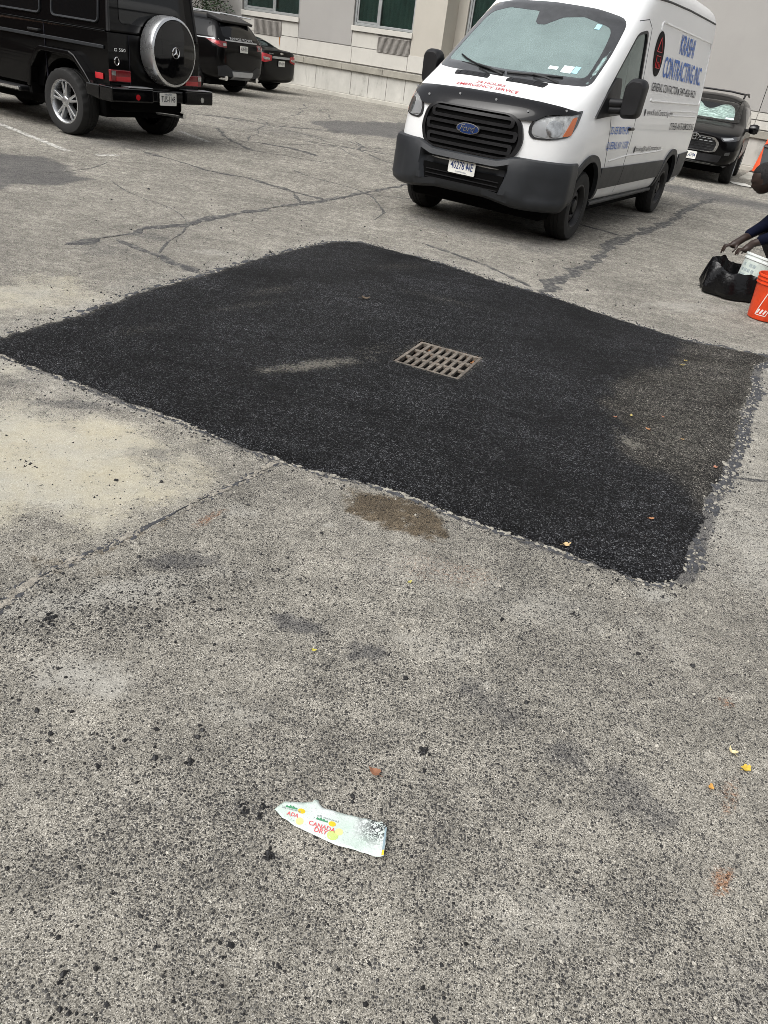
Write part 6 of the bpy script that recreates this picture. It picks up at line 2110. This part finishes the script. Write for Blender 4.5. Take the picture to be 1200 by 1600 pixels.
# ------------------------------------------------------------------ black bag and the white tub in it
M_BAG = mat('black_bag_film', (0.004, 0.004, 0.0045), 0.22, coat=0.0, spec=0.35, bump=0.6, bscale=30)
def bag_r(t, k):
    return 1 + .10 * math.sin(3 * t + 1) + .07 * math.sin(7 * t + k) + .12 * (float(fbm(math.cos(t) * 3 + 9, math.sin(t) * 3 + k * .7, 3, 44)) - .5) * 2
m = MB()
NT_ = 96
lv = [(.70, .0), (1.0, .012), (1.06, .06), (1.02, .12), (.96, .18), (.90, .225), (.84, .235), (.80, .20), (.78, .13), (.72, .06), (.001, .03)]
vs, fs = [], []
for k, (r_, z_) in enumerate(lv):
    for i in range(NT_):
        t = 2 * math.pi * i / NT_
        w_ = bag_r(t, k * .35) if r_ > .1 else 1
        hz = 1 + (.28 * (float(fbm(math.cos(t) * 2.4 + 3, math.sin(t) * 2.4 + k * .2, 3, 8)) - .5) * 2 if 2 <= k <= 8 else 0)
        hz *= 1.0 + .18 * math.cos(t - R(150))
        vs.append((.325 * r_ * w_ * math.cos(t), .235 * r_ * w_ * math.sin(t), z_ * hz))
for k in range(len(lv) - 1):
    for i in range(NT_):
        fs.append((k * NT_ + i, k * NT_ + (i + 1) % NT_, (k + 1) * NT_ + (i + 1) % NT_, (k + 1) * NT_ + i))
m.add(vs, fs)
bag = m.build('plastic_bag', M_BAG, None, 28)
bag.location = (2.93, 7.33, 0)
bag.rotation_euler = (0, 0, R(-22))
tag(bag, 'open black plastic bag lying on the asphalt beside the orange bucket', 'bag')

M_TUB = mat('translucent_white_plastic', (0.62, 0.66, 0.64), 0.4, vary=0.08, vscale=8)
M_TUBLAB = mat('tub_label', (0.50, 0.56, 0.52), 0.5, vary=0.12, vscale=20)
tub = thing('plastic_tub', 'white plastic tub with printed label sticking out of the black bag', 'tub', (3.015, 7.33, .055), 0)
tub.rotation_euler = (R(-4), R(11), 0)
m = MB()
m.lathe([(.001, .0), (.118, .0), (.124, .008), (.142, .27), (.150, .272), (.150, .285), (.144, .288), (.145, .305), (.152, .307), (.152, .322), (.146, .325), (.140, .30), (.120, .02), (.001, .015)], (0, 0, 0), 'z', 48)
m.build('shell', M_TUB, tub, 35)
def tub_pt(a, b):
    r_ = .1245 + (b - .008) * .018 / .262 + .0008
    t = R(222) + a / .134
    return (r_ * math.cos(t), r_ * math.sin(t), b)
def tub_panel(name, a0, a1, b0, b1, mm, lift=0.0):
    n_ = 10
    vs = []
    for k in range(n_ + 1):
        a = a0 + (a1 - a0) * k / n_
        for b in (b0, b1):
            p = Vector(tub_pt(a, b))
            p.xy = p.xy * (1 + lift)
            vs.append(p)
    k_ = MB()
    k_.add(vs, [(2 * k, 2 * k + 2, 2 * k + 3, 2 * k + 1) for k in range(n_)])
    return k_.build(name, mm, tub)
M_TPRINT = mat('grey_print', (0.30, 0.35, 0.355), 0.6, vary=0.3, vscale=60)
tub_panel('label', -.10, .20, .03, .26, M_TUBLAB)
for k in range(4):
    for j in range(4):
        tub_panel('label_print', -.085 + j * .034, -.085 + j * .034 + .026, .075 + k * .045, .075 + k * .045 + .028, M_TPRINT if (k * 3 + j) % 5 else M_TUBLAB, .006)
tub_panel('label_print', .075, .19, .06, .15, mat('green_print', (0.10, 0.22, 0.13), 0.6), .006)
m = MB()
m.add([Vector(tub_pt(.055 + .03 * math.cos(t), .085 + .03 * math.sin(t))) * 1.0 + Vector(tub_pt(.055, .085)).normalized() * .003 for t in np.linspace(0, 2 * math.pi, 16, endpoint=False)], [tuple(range(16))])
m.build('label_print', mat('red_print', (0.35, 0.05, 0.06), 0.6), tub)

# ------------------------------------------------------------------ person crouching at the edge of the picture
M_SKIN = mat('dark_skin', (0.024, 0.0135, 0.010), 0.5, vary=0.2, vscale=14, spec=0.45)
M_JACKET = mat('navy_jacket', (0.004, 0.0055, 0.015), 0.85, spec=0.08, vary=0.25, vscale=8, bump=0.35, bscale=18)
M_TROUSER = mat('dark_trousers', (0.015, 0.015, 0.018), 0.85, vary=0.25, bump=0.3, bscale=20)
M_HAIR = mat('short_black_hair', (0.006, 0.005, 0.005), 0.8, bump=0.6, bscale=150)
per = thing('person', 'person in navy jacket crouching and reaching into the black bag', 'person', (3.585, 7.78, 0), 0)
def skinned(name, chains, material, voxel=0.0, extra=None, sub=2):
    """one continuous surface grown round tapering limbs; chains of (x, y, z, r) relative to the person's base"""
    k = MB()
    for ch in chains:
        P, Rr = [], []
        for i in range(len(ch)):
            P.append(Vector(ch[i][:3]))
            Rr.append(ch[i][3])
            if i < len(ch) - 1:
                P.append(Vector(ch[i][:3]).lerp(Vector(ch[i + 1][:3]), .5))
                Rr.append((ch[i][3] + ch[i + 1][3]) / 2)
        for i in range(len(P) - 1):
            k.cyl(P[i], P[i + 1], Rr[i], Rr[i + 1], 12)
        for p, r_ in zip(P, Rr):
            k.lathe([(.0005, -r_)] + [(r_ * math.sin(t), -r_ * math.cos(t)) for t in np.linspace(.4, math.pi - .4, 7)] + [(.0005, r_)], tuple(p), 'z', 12)
    if extra:
        k.add(extra.v, extra.f)
    o = k.build(name, material, per)
    r_ = o.modifiers.new('remesh', 'REMESH')
    r_.mode = 'VOXEL'
    r_.voxel_size = voxel
    sm = o.modifiers.new('smooth', 'SMOOTH')
    sm.factor = .5
    sm.iterations = 4
    evaluated(o)
    o.data.materials.clear()
    o.data.materials.append(material)
    o.data.shade_smooth()
    return o
# joints (relative to the person's base at 3.62, 7.78)
pel = (.10, .02, .42)
chest = (-.20, -.02, .78)
neck = (-.42, -.05, .93)
hd = Vector((-.615, -.08, .985))
# head: an ellipsoid pushed out at nose, brow, chin and ears; it looks down and to the left
face = Vector((-.88, -.10, -.46)).normalized()
upv = (Vector((0, 0, 1)) - face * face.z).normalized()
sdv = face.cross(upv)
hm = MB()
vs, fs = [], []
NA, NB_ = 28, 40
for i in range(NA + 1):
    th = math.pi * i / NA
    for j in range(NB_):
        ph = 2 * math.pi * j / NB_
        f_, s_, u_ = math.sin(th) * math.cos(ph), math.sin(th) * math.sin(ph), math.cos(th)
        rf, rs, ru = .112, .084, .130
        x_, y_, z_ = f_ * rf, s_ * rs, u_ * ru
        if f_ > 0:
            x_ += .022 * math.exp(-((u_ + .22) / .13) ** 2 - (s_ / .16) ** 2)         # nose
            x_ += .010 * math.exp(-((u_ - .12) / .10) ** 2 - (s_ / .5) ** 2)          # brow
            x_ -= .010 * math.exp(-((u_ + .02) / .09) ** 2 - ((abs(s_) - .36) / .14) ** 2)   # eye sockets
            x_ += .011 * math.exp(-((u_ + .52) / .09) ** 2 - (s_ / .25) ** 2)         # lips
            x_ += .014 * math.exp(-((u_ + .85) / .16) ** 2 - (s_ / .3) ** 2)          # chin
        if u_ < -.3:
            y_ *= 1 - .25 * (-.3 - u_)
        y_ += math.copysign(.016, s_) * math.exp(-((u_ + .08) / .16) ** 2 - ((f_ + .05) / .16) ** 2) if abs(s_) > .5 else 0   # ears
        vs.append(tuple(hd + face * x_ + sdv * y_ + upv * z_))
for i in range(NA):
    for j in range(NB_):
        fs.append((i * NB_ + j, i * NB_ + (j + 1) % NB_, (i + 1) * NB_ + (j + 1) % NB_, (i + 1) * NB_ + j))
hm.add(vs, fs)
def finger(base, tip, r0=.0085, bend=(0, 0, .012)):
    b0, t0 = Vector(base), Vector(tip)
    mid = b0.lerp(t0, .45) + Vector(bend)
    m2 = b0.lerp(t0, .75) + Vector(bend) * .6
    return [(*b0, r0), (*mid, r0 * .95), (*m2, r0 * .88), (*t0, r0 * .72)]
# arm that reaches left over the bag (far hand) and the one on the tub (near hand)
w1, p1 = (-.655, -.20, .475), (-.735, -.235, .415)
w2, p2 = (-.60, -.31, .455), (-.655, -.355, .41)
chains = [
    [(*pel, .145), (-.05, 0, .60, .15), (*chest, .15), (-.33, -.04, .88, .085), (*neck, .055), (-.52, -.06, .955, .055)],
    [(*chest, .10), (-.24, .13, .80, .075), (-.30, .16, .64, .048), (-.42, .02, .575, .050), (*w1, .034), (*p1, .037)],
    [(*chest, .10), (-.24, -.19, .80, .075), (-.27, -.25, .62, .048), (-.42, -.28, .54, .050), (*w2, .034), (*p2, .037)],
]
# five fingers each: four from the knuckles, the thumb from the side of the palm
for k, (dy, L_, dz) in enumerate(((-.030, .080, -.070), (-.010, .092, -.088), (.012, .086, -.090), (.032, .068, -.082))):
    chains.append([(*p1, .034)] + finger((p1[0] - .035, p1[1] + dy * .8, p1[2] - .010), (p1[0] - .035 - L_ * .62, p1[1] + dy * 1.3, p1[2] + dz), .0105, (-.016, 0, .020)))
chains.append([(*w1, .030)] + finger((w1[0] - .035, w1[1] - .035, w1[2] - .030), (p1[0] - .015, p1[1] - .062, p1[2] - .060), .0115, (0, -.014, -.004)))
for k, (dy, L_, dz) in enumerate(((-.032, .070, -.055), (-.011, .082, -.062), (.011, .080, -.060), (.031, .062, -.052))):
    chains.append([(*p2, .034)] + finger((p2[0] - .030, p2[1] + dy * .8, p2[2] - .010), (p2[0] - .030 - L_ * .70, p2[1] + dy * 1.2 - .01, p2[2] + dz), .0105, (-.012, 0, .018)))
chains.append([(*w2, .030)] + finger((w2[0] - .02, w2[1] + .035, w2[2] - .03), (p2[0] - .005, p2[1] + .058, p2[2] - .055), .0115, (0, .012, -.004)))
for s in (-1, 1):
    hip = (.08, .02 + s * .10, .42)
    kn = (-.30, -.02 + s * .17, .50)
    an = (.00, s * .15, .09)
    chains.append([(*pel, .12), (*hip, .11), (-.10, s * .14, .47, .088), (*kn, .062), (-.15, s * .16, .30, .055), (*an, .040), (-.02, s * .15, .05, .04), (-.16, s * .16, .035, .032)])
bodyp = skinned('body', chains, M_SKIN, .0075, hm)
jk = skinned('jacket', [
    [(.12, .02, .44, .185), (-.05, 0, .61, .185), (*chest, .18), (-.32, -.04, .875, .11), (-.40, -.05, .915, .075)],
    [(*chest, .12), (-.24, .14, .80, .098), (-.305, .165, .64, .068), (-.42, .03, .58, .060), (-.555, -.11, .535, .046), (-.60, -.15, .515, .044)],
    [(*chest, .12), (-.24, -.20, .80, .098), (-.275, -.255, .62, .068), (-.42, -.285, .545, .060), (-.51, -.30, .505, .048), (-.535, -.303, .495, .046)],
], M_JACKET, .012)
tr = skinned('trousers', [[(*pel, .165)] + [(.08, .02 + s * .10, .42, .125), (-.10, s * .14, .47, .105), (-.31, -.02 + s * .17, .50, .085), (-.15, s * .16, .30, .078), (-.01, s * .15, .10, .06)] for s in (-1, 1)], M_TROUSER, .012)
for s in (-1, 1):
    m = MB()
    q = rounded([(.07, -.05), (.07, .05), (-.14, .052), (-.24, .02), (-.24, -.02), (-.14, -.052)], .03, 4)
    n_ = len(q)
    vs = []
    for k_, z_ in ((1.02, .0), (1.04, .025), (.98, .05), (.72, .085)):
        vs += [(a * k_ - (.02 if z_ > .06 else 0), s * .155 + b * k_, z_) for a, b in q]
    fs = [tuple(range(n_ - 1, -1, -1)), tuple(range(3 * n_, 4 * n_))]
    for j in range(3):
        fs += [(j * n_ + i, j * n_ + (i + 1) % n_, (j + 1) * n_ + (i + 1) % n_, (j + 1) * n_ + i) for i in range(n_)]
    m.add(vs, fs)
    m.build('shoe', M_BLACKPL, per, 50)
# close-cropped hair
m = MB()
vs, fs = [], []
for i in range(13):
    th = math.pi * .56 * i / 12
    for j in range(32):
        ph = 2 * math.pi * j / 32
        f_, s_, u_ = math.sin(th) * math.cos(ph), math.sin(th) * math.sin(ph), math.cos(th)
        lift = 1.055 if not (f_ > .55 and u_ < .55) else .93
        vs.append(tuple(hd + face * (f_ * .112 * lift - .004) + sdv * s_ * .085 * lift + upv * u_ * .130 * lift))
for i in range(12):
    for j in range(32):
        fs.append((i * 32 + j, i * 32 + (j + 1) % 32, (i + 1) * 32 + (j + 1) % 32, (i + 1) * 32 + j))
m.add(vs, fs)
m.build('hair', M_HAIR, per, 180)
for s in (-1, 1):
    c = hd + face * .088 + sdv * s * .031 + upv * .006
    m = MB()
    m.lathe([(.001, .011), (.007, .0085), (.011, 0), (.007, -.0085), (.001, -.011)], tuple(c), 'z', 12)
    m.build('eye', mat('eye_dark', (0.03, 0.025, 0.02), 0.3), per, 180)

# ------------------------------------------------------------------ traffic cone and bin by the wall
def on_wall(u, y, z=0.0):
    c_, s_ = math.cos(WALL_R), math.sin(WALL_R)
    return (WALL_O[0] + u * c_ - y * s_, WALL_O[1] + u * s_ + y * c_, z)
M_CONE = mat('cone_orange', (0.72, 0.085, 0.02), 0.55, vary=0.12)
cn = thing('traffic_cone', 'tall orange traffic cone standing by the wall in front of the bin', 'cone', on_wall(13.80, .28), WALL_R)
m = MB()
m.lathe([(.155, .035), (.150, .05), (.030, .86), (.026, .885), (.001, .89)], (0, 0, 0), 'z', 28)
m.build('shell', M_CONE, cn, 40)
m = MB()
m.prism(rounded([(-.19, -.19), (.19, -.19), (.19, .19), (-.19, .19)], .04, 4), lambda a, b, h: (a, b, h), 0, .035)
m.build('base', mat('cone_base', (0.05, 0.03, 0.025), 0.8), cn, None, .008)
M_BIN = mat('bin_grey', (0.075, 0.085, 0.09), 0.6, vary=0.12)
bn = thing('rubbish_bin', 'grey wheeled rubbish bin with black lid against the wall behind the cone', 'bin', on_wall(14.1, .40), WALL_R)
m = MB()
m.hexa([(-.27, -.24, .06), (.27, -.24, .06), (.27, .24, .06), (-.27, .24, .06), (-.33, -.30, .66), (.33, -.30, .66), (.33, .29, .66), (-.33, .29, .66)])
m.build('tub', M_BIN, bn, None, .03, 3)
m = MB()
m.hexa([(-.36, -.34, .662), (.36, -.34, .662), (.36, .31, .662), (-.36, .31, .662), (-.33, -.30, .72), (.33, -.30, .72), (.30, .24, .87), (-.30, .24, .87)])
m.build('lid', M_BLACKPL, bn, None, .03, 3)
for s in (-1, 1):
    m = MB()
    m.cyl((s * .30, .2, .1), (s * .36, .2, .1), .1, n=20)
    m.build('wheel', M_RUBBER, bn, 40)
# pale concrete apron there
m = MB()
m.prism([(7.58, 21.28), (9.9, 20.1), (11.0, 22.2), (8.6, 23.55)], lambda a, b, h: (a, b, h), -.05, .03)
ap = m.build('pavement', M_KERB, None, None, .01)
tag(ap, 'pale concrete slab let into the asphalt near the cone', kind='structure')

# ------------------------------------------------------------------ shrub behind the parked suv
M_LEAFG = mat('dark_leaf', (0.028, 0.055, 0.022), 0.55, vary=0.5, vscale=3)
sh = thing('shrub', 'dark green shrub growing up the wall behind the parked suv', 'shrub', on_wall(-5.9, -.75), WALL_R)
m = MB()
for k in range(7):
    a = 6.28 * k / 7
    m.tube([(.06 * math.cos(a), .06 * math.sin(a), 0), (.25 * math.cos(a), .15 * math.sin(a), 1.0), (.6 * math.cos(a + .3), .3 * math.sin(a + .3), 2.3)], [.03, .022, .008], 6)
m.build('stem', mat('bark', (0.06, 0.045, 0.03), 0.9), sh, 60)
m = MB()
for k in range(5200):
    cl_ = rnd.choice([(-.6, 0, 2.1, .6), (.1, 0, 2.5, .65), (.6, -.1, 1.9, .6), (-.2, -.1, 1.5, .6), (.3, 0, 3.0, .5), (-.5, 0, 2.9, .5), (.5, 0, 1.2, .5), (-.7, 0, 1.2, .45), (0, 0, .7, .5)])
    d = Vector((rnd.gauss(0, 1), rnd.gauss(0, .6), rnd.gauss(0, 1))).normalized() * cl_[3] * rnd.uniform(.5, 1.05)
    c = Vector(cl_[:3]) + d
    if c.y > .5:
        continue
    a, t = rnd.uniform(0, 6.28), rnd.uniform(-.9, .9)
    ux = Vector((math.cos(a), math.sin(a), t * .6)).normalized()
    vx = Vector((-math.sin(a) * .6, math.cos(a) * .6, rnd.uniform(-.8, .8))).normalized()
    L_, W_ = rnd.uniform(.035, .06), rnd.uniform(.018, .03)
    m.add([c - ux * L_, c + vx * W_, c + ux * L_, c - vx * W_], [(0, 1, 2, 3)])
m.build('foliage', M_LEAFG, sh, recalc=False)

# ------------------------------------------------------------------ torn drink label in the foreground
LAB = [(-.144, 1.1), (-.123, 1.123), (-.079, 1.126), (-.060, 1.131), (-.057, 1.1395), (-.048, 1.140), (-.044, 1.130), (-.033, 1.122), (.027, 1.115), (.070, 1.112), (.103, 1.107), (.116, 1.089), (.1145, 1.02), (.109, 1.019), (.074, 1.027), (.001, 1.036), (-.059, 1.055), (-.098, 1.068), (-.122, 1.079)]
LAB = jag(LAB, .006, .0022, 17)
def lab_z(x, y):
    return .004 + .006 * float(fbm(x * 22 + 5, y * 22, 3, 6)) + .006 * max(0.0, math.sin((x + .15) * 26)) * float(sstep(1.02, 1.12, y)) + .010 * float(sstep(.095, .115, x))
g = NG('torn_label_film')
_t = g.mix(g.mapr(g.noise(16, 4), .35, .65), (0.58, 0.62, 0.605), (0.46, 0.56, 0.50))
_sx = g.n.new('ShaderNodeSeparateXYZ')
g.link(g.tc.outputs['Object'], _sx.inputs[0])
_right = g.mapr(_sx.outputs[0], .035, .085)
_far = g.mapr(_sx.outputs[1], 1.035, 1.075)
_scr = g.mapr(g.noise(110, 4, .75, dist=1.2), .49, .54, 1.0, 0.0)
_dirt = g.math('MULTIPLY', g.math('MULTIPLY', _right, _far), _scr)
_t = g.mix(_dirt, _t, (0.035, 0.04, 0.042))
_sp = g.mapr(g.noise(230, 4, .75), .60, .68)
_t = g.mix(g.math('MULTIPLY', _sp, .7), _t, (0.06, 0.065, 0.06))
g.link(_t, g.p.inputs['Base Color'])
g.p.inputs['Roughness'].default_value = .35
g.link(g.bump(g.noise(60, 4), .3, .003), g.p.inputs['Normal'])
v2, tris = cdt(LAB, .007)
m = MB()
m.add([(x, y, lab_z(x, y)) for x, y in v2], tris)
lb = m.build('torn_label', g.m, None, 180)
so = lb.modifiers.new('thick', 'SOLIDIFY')
so.thickness = .0008
tag(lb, 'torn white and mint drink label with red lettering lying flat in the foreground', 'litter')
LA = R(-9)
def lab_pt(cx_, cy_, a, b, up=.0012):
    x, y = cx_ + a * math.cos(LA) - b * math.sin(LA), cy_ + a * math.sin(LA) + b * math.cos(LA)
    return (x, y, lab_z(x, y) + up)
def lab_disc(name, cx_, cy_, rx, ry, mm, up):
    k = MB()
    k.add([lab_pt(cx_, cy_, 0, 0, up)] + [lab_pt(cx_, cy_, rx * math.cos(t), ry * math.sin(t), up) for t in np.linspace(0, 2 * math.pi, 18, endpoint=False)], [(0, 1 + i, 1 + (i + 1) % 18) for i in range(18)])
    k.build(name, mm, lb)
M_LRED = mat('label_red', (0.62, 0.10, 0.11), 0.45)
M_LYEL = mat('label_yellow', (0.80, 0.47, 0.02), 0.45, vary=0.1, vscale=60)
M_LPALE = mat('label_pale_yellow', (0.72, 0.66, 0.25), 0.45, vary=0.15, vscale=60)
M_LGRN = mat('label_green', (0.06, 0.24, 0.12), 0.45)
M_LLIME = mat('label_lime', (0.45, 0.58, 0.18), 0.45, vary=0.15, vscale=60)
M_LGREY = mat('label_grey_print', (0.25, 0.29, 0.29), 0.45)
for cx_, cy_, part in ((-.030, 1.072, False), (-.1035, 1.090, True)):
    lab_disc('fruit_print', cx_ + .022, cy_ + .013, .0085, .0065, M_LYEL, .0012)
    lab_disc('fruit_print', cx_ + (.040 if not part else .022), cy_ - (.004 if not part else .012), .009, .0085, M_LPALE, .0013)
    if not part:
        lab_disc('fruit_print', cx_ + .027, cy_ - .015, .013, .012, M_LLIME, .0011)
        lettering('label_lettering', 'CANADA', lambda a, b: lab_pt(cx_ - .031, cy_ + .0015, a, b, .0020), .0105, .062, M_LRED, lb, .01)
        lettering('label_lettering', 'DRY', lambda a, b: lab_pt(cx_ - .016, cy_ - .012, a, b, .0020), .0105, .030, M_LRED, lb, .01)
    else:
        lettering('label_lettering', 'ADA', lambda a, b: lab_pt(cx_ - .010, cy_ - .002, a, b, .0020), .0095, .027, M_LRED, lb, .01)
    k = MB()
    k.add([lab_pt(cx_ - .002, cy_ + .018, a, b, .0016) for a, b in ((-.014, -.002), (.014, -.002), (.013, .003), (.007, .0015), (.003, .006), (0, .0015), (-.004, .007), (-.007, .0015), (-.013, .004))], [tuple(range(9))])
    k.build('crown_print', M_LGRN, lb)
lettering('label_lettering', 'all natural', lambda a, b: lab_pt(-.128, 1.1045, a, b, .002), .0055, .045, M_LGREY, lb)
lettering('label_lettering', 'all natural', lambda a, b: lab_pt(-.045, 1.098, a, b, .002), .0055, .050, M_LGREY, lb)
k = MB()
k.add([(.1085, 1.021, lab_z(.1085, 1.021) + .002), (.1135, 1.0215, lab_z(.1135, 1.0215) + .002), (.1150, 1.088, lab_z(.115, 1.088) + .002), (.1115, 1.087, lab_z(.1115, 1.087) + .002)], [(0, 1, 2, 3)])
k.build('edge_strip', mat('label_blue_edge', (0.22, 0.30, 0.34), 0.4), lb)
k = MB()
k.add([(.1088, 1.0205, lab_z(.109, 1.0205) + .003), (.1135, 1.021, lab_z(.113, 1.021) + .003), (.1138, 1.033, lab_z(.113, 1.033) + .003), (.1100, 1.033, lab_z(.11, 1.033) + .003)], [(0, 1, 2, 3)])
k.build('edge_strip', M_LYEL, lb)

# ------------------------------------------------------------------ fallen leaves and scraps
def leaf(x, y, size, col, label, ang, lobes=5, curl=.25, group=None, z0=.006):
    n_ = 22
    vs = [(0, 0, 0)]
    for i in range(n_):
        t = 2 * math.pi * i / n_
        r_ = size * (.62 + .38 * abs(math.cos(t * lobes / 2))) * (1 + .15 * rnd.uniform(-1, 1))
        px_, py_ = r_ * math.cos(t), r_ * .72 * math.sin(t)
        vs.append((px_, py_, curl * (px_ * px_ + py_ * py_) / size + rnd.uniform(0, .10) * size))
    k = MB()
    k.add(vs, [(0, 1 + i, 1 + (i + 1) % n_) for i in range(n_)])
    k.tube([(-size * .2, 0, .001), (-size * 1.35, size * .1, .004)], [size * .03 + .0004, size * .02 + .0003], 5)
    o = k.build('fallen_leaf', mat('leaf_colour', col, 0.6, vary=0.3, vscale=60), None, 50)
    o.location = (x, y, z0)
    o.rotation_euler = (0, 0, ang)
    tag(o, label, 'leaf', group)
leaf(1.064, 1.448, .017, (0.55, 0.38, 0.05), 'bright yellow lobed leaf, largest leaf on the bare asphalt', .6)
leaf(1.042, 1.498, .014, (0.60, 0.52, 0.30), 'pale shrivelled leaf just above the bright yellow leaf', 2.2, 3, .8)
leaf(.944, 1.365, .011, (0.50, 0.26, 0.06), 'small orange leaf to the left of the bright yellow leaf', 1.2, 3)
leaf(.075, 1.246, .017, (0.22, 0.10, 0.055), 'brown curled leaf just above the torn drink label', 2.7, 3, .6)
leaf(.70, 2.425, .018, (0.45, 0.33, 0.17), 'tan crumpled leaf on the near edge of the black patch', .3, 5, .7, None, .012)
leaf(.122, 2.048, .009, (0.42, 0.38, 0.10), 'tiny yellow leaf scrap below the brown stain', 1.0, 3, .5)
leaf(-.14, 1.647, .008, (0.48, 0.42, 0.07), 'tiny yellow leaf scrap below the dark oil smear', .2, 3)
leaf(1.095, 2.733, .013, (0.36, 0.17, 0.08), 'small orange leaf on black asphalt near the closest patch corner', .2, 3, .5, None, .014)
leaf(-.363, 5.299, .035, (0.10, 0.075, 0.05), 'dark brown leaf on the black patch between drain and van', .2, 3, .5, None, .014)
for (x, y) in ((1.243, 3.855), (1.848, 5.003), (1.467, 3.636), (1.145, 3.801), (1.432, 3.909), (1.30, 3.70), (1.80, 4.90), (1.55, 3.35)):
    leaf(x, y, rnd.uniform(.010, .018), (0.38, 0.22 + rnd.uniform(-.06, .10), 0.10), 'small orange leaf scrap on the brownish worn corner of the patch', rnd.uniform(0, 6), 3, .5, 'orange leaf scraps on the worn corner', .012)
m = MB()
m.add([(-.16, -.30, .01), (.12, -.34, .012), (.20, .10, .03), (.14, .36, .012), (-.10, .30, .02), (-.20, .02, .008)], [(0, 1, 2, 5), (5, 2, 3, 4)])
pp = m.build('paper_scrap', mat('dirty_paper', (0.55, 0.54, 0.50), 0.8, vary=0.15), None)
pp.location = (6.98, 19.35, .004)
pp.rotation_euler = (0, 0, .3)
tag(pp, 'dirty white paper scrap on the asphalt beside the black suv', 'litter')

# ------------------------------------------------------------------ loose asphalt crumbs
m = MB()
def crumb(x, y, s, z0=0.0):
    a = rnd.uniform(0, 6.28)
    pts = []
    for k in range(5):
        t = a + 6.283 * k / 5
        r_ = s * rnd.uniform(.45, 1.35)
        pts.append((x + r_ * math.cos(t), y + r_ * math.sin(t), z0 + s * rnd.uniform(.15, .45)))
    top = (x + rnd.uniform(-.3, .3) * s, y + rnd.uniform(-.3, .3) * s, z0 + s * rnd.uniform(.9, 1.3))
    low = [(p[0] * .9 + x * .1, p[1] * .9 + y * .1, z0 - .001) for p in pts]
    m.add(pts + [top] + low, [(k, (k + 1) % 5, 5) for k in range(5)] + [((k + 1) % 5, k, 6 + k, 6 + (k + 1) % 5) for k in range(5)])
def in_patch(x, y):
    return inside((x, y), PATCH)
for q in range(95):
    y = .6 + 2.6 * rnd.random() ** 1.4
    x = rnd.uniform(-.72, .45) * (y + .5)
    if in_patch(x, y):
        continue
    sp_ = rnd.uniform(.02, .11)
    for k in range(rnd.randint(4, 18)):
        xx, yy = x + rnd.gauss(0, sp_), y + rnd.gauss(0, sp_)
        if not in_patch(xx, yy):
            crumb(xx, yy, min(.0085, .0012 + .0019 * rnd.expovariate(1.0)))
for k in range(420):
    y = .55 + 3.0 * rnd.random() ** 1.5
    x = rnd.uniform(-.75, .75) * (y + .55)
    if not in_patch(x, y):
        crumb(x, y, min(.006, .0012 + .0013 * rnd.expovariate(1.0)))
for cx_, cy_, n_, sp_, s_ in ((-.90, 1.617, 16, .016, .008), (.196, 1.34, 14, .013, .0065), (-.128, .991, 12, .011, .006), (-.22, 1.092, 9, .012, .005), (-.174, 1.083, 6, .006, .006), (-.367, 1.20, 7, .010, .006), (-.165, 1.105, 6, .008, .005), (.03, 1.16, 4, .006, .004), (.68, 2.02, 6, .01, .006)):
    for k in range(n_):
        crumb(cx_ + rnd.gauss(0, sp_ * .6), cy_ + rnd.gauss(0, sp_ * .6), s_ * rnd.uniform(.6, 1.1))
for k in range(1500):
    t = rnd.random()
    x = -1.05 + .85 * t + rnd.gauss(0, .13)
    y = 1.50 + .52 * t + rnd.gauss(0, .11)
    if not in_patch(x, y):
        crumb(x, y, min(.006, .0011 + .0011 * rnd.expovariate(1.0)))
n_ = len(PATCH)
for i in range(n_):
    a, b = Vector(PATCH[i]), Vector(PATCH[(i + 1) % n_])
    for k in range(int((b - a).length * 75)):
        c = a.lerp(b, rnd.random())
        t = (b - a).normalized()
        o_ = abs(rnd.gauss(0, .05)) + .01
        crumb(c.x + t.y * o_ * (-1 if True else 1), c.y - t.x * o_ * (-1), rnd.uniform(.002, .0065))
for k in range(240):
    x, y = rnd.uniform(-3.4, 2.8), rnd.uniform(3.2, 8.2)
    if not in_patch(x, y):
        crumb(x, y, rnd.uniform(.004, .010) * (1 if rnd.random() < .93 else 1.8))
cr = m.build('asphalt_crumbs', mat('crumb_black', (0.012, 0.012, 0.013), 0.6, vary=0.4, vscale=200), None, recalc=False)
tag(cr, 'loose black asphalt crumbs scattered over the old surface', kind='stuff')
# sparse pale grit
m = MB()
for k in range(1500):
    y = .55 + 3.0 * rnd.random() ** 1.4
    x = rnd.uniform(-.75, .75) * (y + .55)
    if not in_patch(x, y):
        crumb(x, y, min(.006, .0014 + .0014 * rnd.expovariate(1.0)))
gt = m.build('grit', mat('pale_grit', (0.40, 0.38, 0.33), 0.8, vary=0.4, vscale=150), None, recalc=False)
tag(gt, 'pale loose grit scattered over the old surface', kind='stuff')
